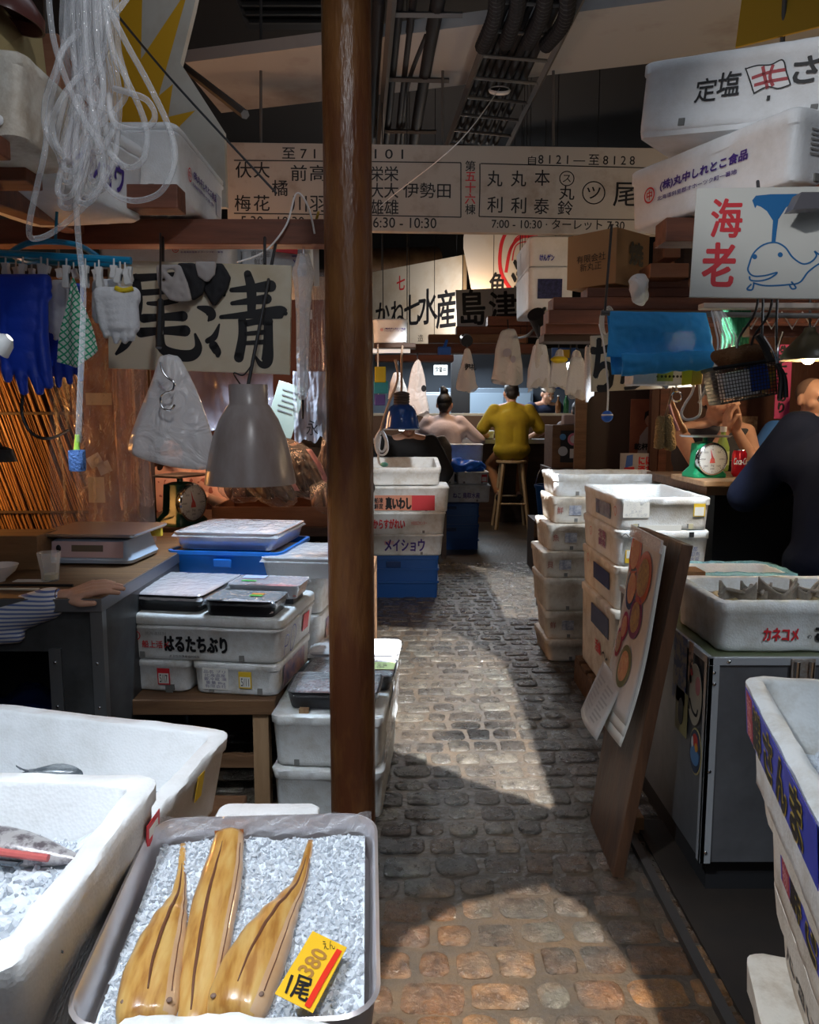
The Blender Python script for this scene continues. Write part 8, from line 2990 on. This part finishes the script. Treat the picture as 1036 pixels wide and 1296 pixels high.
def face_on(t, hc, Rh, skin, s=1.0, brow=HAIR, mouth=(.42, .16, .13)):
    """eyes, brows and mouth on a head looking along Rh's -y"""
    for sx in (-1, 1):
        e = MB().ell((0, 0, 0), (.0125 * s, .008 * s, .0075 * s), None, 14, 10)
        for v in e.bm.verts:
            v.co = Rh @ (v.co + V((sx * .031 * s, -.078 * s, .008 * s))) + hc
        e.build('eye', mat('eye white', (.7, .68, .66), .2), t, angle=180)
        e = MB().ell((0, 0, 0), (.006 * s, .004 * s, .006 * s), None, 12, 8)
        for v in e.bm.verts:
            v.co = Rh @ (v.co + V((sx * .031 * s, -.0845 * s, .008 * s))) + hc
        e.build('iris', mat('dark iris', (.03, .018, .012), .15), t, angle=180)
        e = MB().ell((0, 0, 0), (.018 * s, .006 * s, .004 * s), (0, sx * .12, 0), 12, 8)
        for v in e.bm.verts:
            v.co = Rh @ (v.co + V((sx * .032 * s, -.083 * s, .027 * s))) + hc
        e.build('eyebrow', brow, t, angle=180)
    e = MB().ell((0, 0, 0), (.022 * s, .007 * s, .0065 * s), None, 16, 10)
    for v in e.bm.verts:
        v.co = Rh @ (v.co + V((0, -.081 * s, -.055 * s))) + hc
    e.build('mouth', mat('lips', mouth, .4), t, angle=180)


def head_prims(hc, Rh, s=1.0):
    E_ = Rh.to_euler()

    def P_(x, y, z):
        return hc + Rh @ V((x, y, z)) * s
    return [('e', P_(0, .008, .028), (.076 * s, .094 * s, .088 * s), E_), ('e', P_(0, -.018, -.022), (.064 * s, .072 * s, .085 * s), E_), ('e', P_(0, -.046, -.078), (.032 * s, .034 * s, .028 * s), E_),
            ('c', P_(0, -.086, .005), .010 * s, P_(0, -.104, -.028), .013 * s), ('c', P_(-.011, -.09, -.032), .009 * s, P_(.011, -.09, -.032), .009 * s),
            ('c', P_(-.036, -.07, .03), .012 * s, P_(.036, -.07, .03), .012 * s), ('e', P_(-.052, -.045, -.02), (.022 * s, .03 * s, .026 * s), E_), ('e', P_(.052, -.045, -.02), (.022 * s, .03 * s, .026 * s), E_),
            ('e', P_(-.08, .012, -.002), (.012 * s, .02 * s, .032 * s), E_), ('e', P_(.08, .012, -.002), (.012 * s, .02 * s, .032 * s), E_)]


def person(label, base, yaw, seat, shirt, pants, skin=SKIN, hair=HAIR, style='short', lean=.1, hands=None, head=(0, 0, 0), s=1.0, sleeve='short', voxel=.009, feet=None, legs=True, female=False, neckline=0,
           shirt_name='shirt', face=True, thumbs=(1, -1), hand_dir=None, hand_n=None, pole=None, beard=None):
    """seated person; local -y is where they face; seat is the height sat upon"""
    t = thing('person', label, 'person', base, yaw)
    hip = V((0, 0, seat + .10 * s))
    ch = hip + V((0, -.30 * sin(lean), .30 * cos(lean))) * s
    nk = hip + V((0, -.52 * sin(lean * 1.25), .50 * cos(lean))) * s
    shw = (.165 if female else .19) * s
    hc = nk + V((0, -.03 - .04 * lean, .135)) * s
    Rh = Euler(head).to_matrix()
    hc = nk + V((0, 0, .03 * s)) + Rh @ V((0, -.025, .105)) * s
    sk = head_prims(hc, Rh, s)
    sk += [('c', nk - V((0, 0, .03 * s)), .056 * s, nk + Rh @ V((0, -.005, .07)) * s, .050 * s)]
    sk += [('e', hip + V((0, .0, .0)), (.145 * s, .11 * s, .10 * s)), ('e', ch, (.135 * s, .095 * s, .14 * s)), ('c', hip, .115 * s, ch, .115 * s)]
    shp = [nk + V((sx * shw, .0, -.045 * s)) for sx in (-1, 1)]
    wd_ = .185 if female else .215
    up_ = nk + V((0, .01, -.07)) * s
    cl = [('e', hip + V((0, .0, .02 * s)), (wd_ * .98 * s, .155 * s, .12 * s)), ('c', hip + V((-.05, 0, .02)) * s, .135 * s, ch + V((-.05, 0, 0)) * s, .14 * s), ('c', hip + V((.05, 0, .02)) * s, .135 * s, ch + V((.05, 0, 0)) * s, .14 * s),
          ('e', ch + V((0, 0, .02)) * s, (wd_ * s, .14 * s, .16 * s)), ('e', up_ + V((0, 0, -.02)) * s, (shw * .95, .10 * s, .10 * s)), ('c', nk + V((0, .012, -.045)) * s, .082 * s, nk + V((0, .012, -.005)) * s, .066 * s),
          ('c', up_ + V((-.07, .02, -.06)) * s, .095 * s, up_ + V((.07, .02, -.06)) * s, .095 * s),
          ('c', shp[0] * .86 + nk * .14 - V((0, 0, .02 * s)), .062 * s, shp[1] * .86 + nk * .14 - V((0, 0, .02 * s)), .062 * s), ('c', ch + V((-.08, 0, .03)) * s, .098 * s, ch + V((.08, 0, .03)) * s, .098 * s)]
    for q_, sx in zip(shp, (-1, 1)):
        cl.append(('c', nk + V((sx * .05, .01, -.015)) * s, .05 * s, q_ - V((sx * .02 * s, 0, .01 * s)), .058 * s))
        sk.append(('c', nk, .05 * s, q_, .05 * s))
    hs = hands or ((-.2, -.35, seat + .25), (.2, -.35, seat + .25))
    for i, (q_, h_, sx) in enumerate(zip(shp, hs, (-1, 1))):
        e, w = bend(q_, V(h_), .29 * s, .255 * s, (pole[i] if pole else V((sx * .8, .35, -.75))))
        sk += [('c', q_, .048 * s, e, .038 * s), ('c', e, .039 * s, w, .026 * s)]
        mid = e.lerp(w, .35)
        sk.append(('c', e, .039 * s, mid, .040 * s))
        dd = (hand_dir[i] if hand_dir else (w - e).normalized() + V((0, -.2, -.1)))
        nn = (hand_n[i] if hand_n else V((0, -.2, 1)))
        sk += hand_prims(w, dd, nn, thumbs[i], s, .35)
        if sleeve == 'short':
            k = .82
            cl += [('c', q_, .074 * s, q_.lerp(e, k), .074 * s), ('c', ch + V((sx * .1, 0, .02)) * s, .10 * s, q_.lerp(e, .35), .07 * s)]
        elif sleeve == 'long':
            cl += [('c', q_, .076 * s, e, .064 * s), ('c', e, .064 * s, e.lerp(w, .9), .048 * s), ('c', ch + V((sx * .1, 0, .02)) * s, .10 * s, q_.lerp(e, .35), .07 * s)]
        elif sleeve == 'none':
            pass
    pa = [('e', hip, (.165 * s, .135 * s, .105 * s))]
    if legs:
        ft = feet or ((-.13, -.30, .04), (.13, -.30, .04))
        for f_, sx in zip(ft, (-1, 1)):
            h0 = hip + V((sx * .085 * s, -.02 * s, -.01 * s))
            kn, an = bend(h0, V(f_) + V((0, .03, .05)), .43 * s, .43 * s, V((sx * .25, -1, .4)))
            sk += [('c', h0, .075 * s, kn, .052 * s), ('c', kn, .052 * s, an, .036 * s), ('c', an, .038 * s, an + V((0, -.14, -.055)) * s, .028 * s)]
            pa += [('c', h0, .092 * s, kn, .068 * s), ('c', kn, .067 * s, kn.lerp(an, .92), .054 * s)]
            sh_ = [('c', an + V((0, .02, -.045)) * s, .042 * s, an + V((0, -.15, -.06)) * s, .036 * s)]
            blob('shoe', sh_, mat('black shoe', (.02, .02, .02), .5), t, .012, 4)
    blob('body', sk, skin, t, voxel if voxel < .008 else .0085, 3)
    blob(shirt_name, cl, shirt, t, max(voxel, .009), 16)
    if legs:
        blob('trousers', pa, pants, t, .012, 6)
    E_ = Rh.to_euler()

    def P_(x, y, z):
        return hc + Rh @ V((x, y, z)) * s
    if style == 'short':
        hp = [('e', P_(0, .02, .045), (.083 * s, .096 * s, .083 * s), E_), ('e', P_(0, .06, -.005), (.070 * s, .05 * s, .06 * s), E_)]
        for k in range(7):
            a_ = k / 6 * pi
            hp.append(('c', P_(.06 * cos(a_), .0, .09), .018 * s, P_(.058 * cos(a_), -.05, .088 + .01 * (k % 2)), .014 * s))
    elif style == 'bun':
        hp = [('e', P_(0, .018, .042), (.085 * s, .10 * s, .088 * s), E_), ('e', P_(0, .07, -.02), (.06 * s, .045 * s, .07 * s), E_), ('e', P_(0, .05, .14), (.045 * s, .045 * s, .045 * s)), ('e', P_(.015, .06, .17), (.03 * s, .03 * s, .03 * s))]
    elif style == 'long':
        hp = [('e', P_(0, .02, .042), (.088 * s, .10 * s, .088 * s), E_), ('e', P_(0, .06, -.06), (.085 * s, .06 * s, .12 * s), E_), ('c', P_(-.07, .01, .02), .025 * s, P_(-.075, .0, -.12), .022 * s), ('c', P_(.07, .01, .02), .025 * s, P_(.075, .0, -.12), .022 * s)]
    else:
        hp = [('e', P_(0, .022, .034), (.0785 * s, .093 * s, .085 * s), E_)]
    if style != 'bald':
        blob('hair', hp, hair, t, .009, 3)
    else:
        blob('hair', hp, mat('cropped hair', (.2, .12, .09), .7), t, .009, 2)
    if face:
        face_on(t, hc, Rh, skin, s)
    t['_hc'] = tuple(hc)
    del t['_hc']
    return t, dict(hc=hc, Rh=Rh, nk=nk, sh=shp, hip=hip, ch=ch)


SHY = mat('mustard shirt', (.40, .29, .01), .85, col2=(.32, .22, .01), nscale=5, bump=.3, bscale=16)
SHP = mat('pale pink jumper', (.78, .62, .60), .9, bump=.3, bscale=18)
NVY = mat('navy cloth', (.02, .03, .075), .85, bump=.4, bscale=14)
BLKC = mat('black cloth', (.014, .014, .016), .85, bump=.3, bscale=14)
GRYC = mat('grey cloth', (.22, .21, .23), .85, bump=.3, bscale=14)
OLIVE = mat('rust trousers', (.3, .13, .05), .85)
JEAN = mat('blue jeans', (.06, .10, .2), .85)
# man in yellow seen from behind: faces away from the camera (yaw pi)
bx = atz(648, 670, 0) + V((0, .15, 0))
person('person in a mustard yellow shirt seated with back turned on the tall wooden stool', (bx.x, bx.y, 0), pi, .75, SHY, OLIVE, hands=((-.24, -.34, 1.0), (.22, -.34, 1.0)), lean=.12, head=(.12, 0, 0),
       feet=((-.12, -.20, .32), (.12, -.16, .32)), s=1.0, face=False)
# woman in pink
p = at(562, 560, 7.9)
t = thing('bar_stool', 'dark stool under the woman in the pale pink jumper', 'stool', (p.x, 7.9, 0))
MB().lathe([(0, .60), (.16, .60), (.165, .63), (.15, .65), (0, .65)], 24).build('seat', DARK, t)
for a_ in range(4):
    MB().cone((.1 * cos(a_ * pi / 2 + .8), .1 * sin(a_ * pi / 2 + .8), .6), (.16 * cos(a_ * pi / 2 + .8), .16 * sin(a_ * pi / 2 + .8), 0), .015, .015).build('leg', WOODD, t)
person('person in a pale pink jumper with a hair bun seated at the far bar', (p.x, 7.9, 0), pi, .655, SHP, JEAN, style='bun', hands=((-.34, -.30, 1.02), (.2, -.32, .98)), sleeve='long', lean=.15, head=(.15, 0, -.2), s=.95, female=True,
       face=False, shirt_name='jumper')
# cook in navy behind the bar
p = at(684, 520, 10.2)
tt, inf = person('person in navy with a pale cap standing behind the far serving shelf', (p.x, 10.3, 0), .25, .82, NVY, NVY, hands=((-.2, -.25, 1.05), (.2, -.25, 1.05)), sleeve='long', lean=.25, head=(.35, 0, .2), s=.97, feet=((-.1, -.05, .04), (.1, -.02, .04)))
hc, Rh = inf['hc'], inf['Rh']
mb = MB().ell(hc + Rh @ V((0, .01, .075)), (.088, .10, .055), Rh.to_euler())
mb.build('cap', mat('cook cap', (.6, .55, .5), .8), tt, angle=180)
# grey customer at the right of the far bar
p = at(722, 560, 8.6)
person('person in grey seated at the right end of the far bar behind the sticker cabinet', (p.x, 8.4, 0), pi - .5, .62, GRYC, BLKC, hands=((-.2, -.35, 1.0), (.2, -.35, .98)), lean=.2, s=.92, face=False)
# black clothed diner with lowered head behind the printed boxes
p = at(508, 585, 6.4)
tt, inf = person('person in black with lowered head seated just below the blue lamp', (p.x + .02, 6.5, 0), .2, .52, BLKC, BLKC, hands=((-.25, -.32, .66), (.2, -.32, .66)), lean=.28, head=(.25, 0, -.15), sleeve='long', s=.95, legs=True)
t = thing('small_stool', 'low dark stool under the person in black by the blue lamp', 'stool', (p.x + .02, 6.5, 0))
MB().box((-.17, -.17, .47), (.17, .17, .515)).build('seat', WOODD, t, smooth=False, bevel=.005)
for x in (-.14, .14):
    for y in (-.14, .14):
        MB().box((x - .02, y - .02, 0), (x + .02, y + .02, .47)).build('leg', WOODD, t, smooth=False)
mb = MB().ell((0, 0, 0), (.12, .10, .15), (0, .3, 0), 30, 20)
mb.rough(.025, 10, 4)
o = thing('backpack', 'brown grey backpack beside the person in black by the wrapped box', 'bag', at(556, 575, 6.9))
mb.build('pack', mat('brown grey nylon', (.12, .10, .085), .7, bump=.5, bscale=20), o, angle=180)
MB().tube(curve([(-.05, -.1, .1), (-.07, -.15, .0), (-.04, -.12, -.1)], 6), .012, 6).build('strap', CHAR, o)
MB().box((-.04, -.12, -.12), (.06, -.09, -.03)).build('pocket', mat('pale pocket', (.45, .4, .36), .8), o, smooth=False, bevel=.01)
t = thing('bench_seat', 'dark bench carrying the backpack behind the printed boxes', 'bench', (at(556, 600, 6.9).x - .12, 6.95, 0))
bt = at(556, 575, 6.9).z - .135
MB().box((-.2, -.15, bt - .05), (.2, .15, bt)).build('seat', WOODD, t, smooth=False)
for x in (-.16, .16):
    MB().box((x - .02, -.13, 0), (x + .02, .13, bt - .05)).build('leg', WOODD, t, smooth=False)

# left diners
DOT = mat('dotted cream blouse', (.66, .40, .33), .8, col2=(.3, .1, .08), nscale=34, contrast=(.66, .69), detail=0)
p = at(206, 600, 4.5)
person('person in a dotted cream blouse seated behind the dark green scale', (p.x, 4.72, 0), .12, .37, DOT, BLKC, skin=SKIN2, style='long', hands=((-.2, -.36, .80), (.22, -.34, .80)), lean=.08, head=(.12, 0, .1), female=True, s=.93,
       shirt_name='blouse', voxel=.0075)
t = thing('dining_stool', 'dark stool under the person in the dotted blouse', 'stool', (p.x, 4.72, 0))
MB().box((-.18, -.18, .32), (.18, .18, .365)).build('seat', WOODD, t, smooth=False, bevel=.005)
for x in (-.15, .15):
    for y in (-.15, .15):
        MB().box((x - .02, y - .02, 0), (x + .02, y + .02, .32)).build('leg', WOODD, t, smooth=False)
p = at(400, 600, 4.7)
person('person with black hair in black clothes seated left of the rusty post', (p.x - .02, 4.78, 0), pi + .3, .48, BLKC, BLKC, style='long', hands=((-.2, -.3, .85), (.2, -.3, .85)), lean=.1, s=.97, sleeve='long', face=False)
t = thing('dining_stool', 'dark stool under the person in black left of the post', 'stool', (p.x - .02, 4.78, 0))
MB().box((-.18, -.18, .43), (.18, .18, .475)).build('seat', WOODD, t, smooth=False, bevel=.005)
for x in (-.15, .15):
    for y in (-.15, .15):
        MB().box((x - .02, y - .02, 0), (x + .02, y + .02, .43)).build('leg', WOODD, t, smooth=False)

# right bar: praying man, bald man, navy jacket
TANK = mat('charcoal tank top', (.05, .05, .06), .85)
p = at(905, 560, 4.3)
tt, inf = person('person in a charcoal tank top with palms pressed together behind the scale', (p.x + .0, 4.42, 0), .1, .60, TANK, BLKC, skin=SKIN, style='short', sleeve='none', lean=.10, head=(.18, 0, .08), voxel=.006, s=1.0,
                 hands=((-.025, -.25, 1.17), (.031, -.25, 1.17)), hand_dir=(V((.04, -.08, 1)), V((-.04, -.08, 1))), hand_n=(V((-1, -.0, 0)), V((1, .0, 0))), thumbs=(1, -1),
                 pole=(V((-.55, -.15, -1)), V((.55, -.15, -1))), shirt_name='tank_top')
t = thing('bar_stool', 'dark stool under the person in the charcoal tank top', 'stool', (p.x, 4.42, 0))
MB().lathe([(0, .55), (.16, .55), (.165, .58), (.15, .595), (0, .595)], 24).build('seat', DARK, t)
MB().cone((0, 0, 0), (0, 0, .55), .03, .03).build('leg', CHAR, t)
MB().lathe([(0, 0), (.17, 0), (.16, .02), (0, .03)], 24).build('foot', CHAR, t)
BLSH = mat('bright blue shirt', (.03, .12, .38), .85, bump=.3, bscale=14)
p = at(1014, 560, 4.3)
person('bald person in a bright blue shirt at the right edge behind the navy jacket', (p.x + .06, 4.45, 0), .15, .60, BLSH, BLKC, style='bald', hands=((-.25, -.36, 1.02), (.2, -.36, 1.02)), lean=.1, head=(.1, 0, .1), voxel=.007, s=1.0)
t = thing('bar_stool', 'dark stool under the bald person in blue', 'stool', (p.x + .06, 4.45, 0))
MB().lathe([(0, .55), (.16, .55), (.165, .58), (.15, .595), (0, .595)], 24).build('seat', DARK, t)
MB().cone((0, 0, 0), (0, 0, .55), .03, .03).build('leg', CHAR, t)
MB().lathe([(0, 0), (.17, 0), (.16, .02), (0, .03)], 24).build('foot', CHAR, t)
# navy jacket, large, near
NVJ = mat('navy jacket', (.006, .009, .022), .9, spec=.12, bump=.6, bscale=9)
JX, JY = at(1030, 650, 2.62).x + .14, 2.62
tt, inf = person('person in a dark navy jacket with fur collar seated at the right edge, back turned', (JX, JY, 0), pi - .55, .62, NVJ, mat('grey beige trousers', (.36, .31, .26), .85), style='short', sleeve='long', lean=.22, head=(.15, 0, 0), s=1.05,
                 hands=((-.30, -.40, 1.0), (.22, -.40, 1.0)), face=True, shirt_name='jacket', voxel=.008, pole=(V((-.9, .3, -.3)), V((.8, .35, -.75))))
nk = inf['nk']
mb = MB()
n = 22
mb.tube([nk + V((.09 * cos(2 * pi * i / n), .085 * sin(2 * pi * i / n) + .005, .035 + .02 * sin(2 * pi * i / n))) for i in range(n)], .034, 12, closed=True)
mb.rough(.012, 60, 2).rough(.008, 140, 1)
mb.build('fur_collar', mat('brown fur', (.2, .11, .05), .95, bump=1, bscale=160), tt, angle=180)
sh0 = inf['sh'][0]
MB().tube(curve([nk + V((-.10, .10, .03)), nk + V((-.11, .14, -.12)), nk + V((-.10, .15, -.3))], 6), .018, 6, flat=.3).build('shoulder_strap', mat('grey strap', (.4, .4, .42), .7), tt)
t = thing('bar_chair', 'dark bar chair with wooden back bar under the navy jacket', 'chair', (JX, JY, 0))
MB().box((-.19, -.19, .57), (.19, .19, .61)).build('seat', WOODD, t, smooth=False, bevel=.006)
for x in (-.16, .16):
    for y in (-.16, .16):
        MB().box((x - .018, y - .018, 0), (x + .018, y + .018, .57)).build('leg', WOODD, t, smooth=False)

# striped arm on the left counter


def stripe_mat():
    m, nt, N, L, P = nodes('blue white stripes')
    tc_ = N.new('ShaderNodeTexCoord')
    w = N.new('ShaderNodeTexWave')
    w.wave_type = 'BANDS'
    w.bands_direction = 'Z'
    w.inputs['Scale'].default_value = 27
    w.inputs['Distortion'].default_value = .6
    w.inputs['Detail Scale'].default_value = .6
    L.new(tc_.outputs['Object'], w.inputs[0])
    r = N.new('ShaderNodeValToRGB')
    r.color_ramp.interpolation = 'CONSTANT'
    r.color_ramp.elements[0].color = (.12, .17, .38, 1)
    r.color_ramp.elements[1].color = (.62, .62, .64, 1)
    r.color_ramp.elements[1].position = .42
    L.new(w.outputs[0], r.inputs[0])
    L.new(r.outputs[0], P.inputs['Base Color'])
    P.inputs['Roughness'].default_value = .85
    return m


STR = stripe_mat()
dA_ = 2.20
w_ = at(82, 757, dA_)
tipd = (at(150, 738, dA_) - w_)
el = at(-45, 800, dA_ + .0)
shd = V((el.x - .24, 2.12, 1.12))
t = thing('person', 'person in a blue and white striped shirt reaching a hand over the left counter', 'person', (shd.x - .05, 2.1, 0))
P0 = V(t.location)
L_ = lambda q_: V(q_) - P0
nkp = V((-.18, .02, 1.20))
hipp = V((-.2, .05, .62))
hdp = nkp + V((.02, -.03, .16))
Rh = Euler((0, 0, .9)).to_matrix()
sk = head_prims(hdp, Rh) + [('c', nkp, .055, hdp, .05), ('c', hipp, .13, nkp - V((0, 0, .2)), .13), ('c', L_(shd), .048, L_(el), .038), ('c', L_(el), .038, L_(w_), .027), ('c', L_(el), .038, L_(el.lerp(w_, .4)), .036)]
sk += hand_prims(L_(w_), tipd + V((0, .02, .012)), V((0, -.35, 1)), 1, 1.0, .22, .1)
for sx in (-1, 1):
    kn = hipp + V((.38, .08 * sx, .02))
    sk += [('c', hipp + V((.02, .09 * sx, 0)), .08, kn, .055), ('c', kn, .055, kn + V((.0, 0, -.5)), .04), ('c', kn + V((.0, 0, -.5)), .04, kn + V((.13, 0, -.58)), .03)]
blob('body', sk, SKIN, t, .0048, 2)
cl = [('c', hipp, .15, nkp - V((0, 0, .2)), .15), ('c', nkp + V((-.15, 0, -.09)), .07, L_(shd), .065), ('c', L_(shd), .066, L_(el), .058), ('c', L_(el), .058, L_(el.lerp(w_, .86)), .047), ('e', nkp - V((0, 0, .15)), (.18, .13, .14)),
      ('c', L_(el.lerp(w_, .2)) + V((0, -.01, -.01)), .05, L_(el.lerp(w_, .55)) + V((0, -.02, -.06)), .022)]
blob('striped_shirt', cl, STR, t, .007, 4)
blob('trousers', [('c', hipp, .15, hipp + V((.38, -.08, .02)), .075), ('c', hipp, .15, hipp + V((.38, .08, .02)), .075), ('c', hipp + V((.38, -.08, .02)), .075, hipp + V((.38, -.08, -.42)), .06), ('c', hipp + V((.38, .08, .02)), .075, hipp + V((.38, .08, -.42)), .06)], NVY, t, .012, 4)
blob('hair', [('e', hdp + V((-.01, .0, .045)), (.088, .09, .082)), ('e', hdp + V((-.05, .02, .0)), (.05, .07, .06))], HAIR, t, .01, 3)
face_on(t, hdp, Rh, SKIN)
wd = (w_ - el).normalized()
mb = MB()
M = Matrix.Translation(L_(w_ - wd * .015)) @ wd.to_track_quat('Z', 'Y').to_matrix().to_4x4()
mb.lathe([(.031, -.006), (.034, 0), (.031, .006)], 28, M)
mb.build('bracelet', CHROME, t)
mb = MB().lathe([(.031, -.004), (.033, 0), (.031, .004)], 28, M @ Matrix.Translation((0, 0, -.014)))
mb.build('wrist_band', RED, t)
t = thing('dining_stool', 'dark stool under the person in the striped shirt', 'stool', P0 + V((-.2, .05, 0)))
MB().box((-.18, -.18, .42), (.18, .18, .465)).build('seat', WOODD, t, smooth=False, bevel=.005)
for x in (-.15, .15):
    for y in (-.15, .15):
        MB().box((x - .02, y - .02, 0), (x + .02, y + .02, .42)).build('leg', WOODD, t, smooth=False)

finish_blobs()
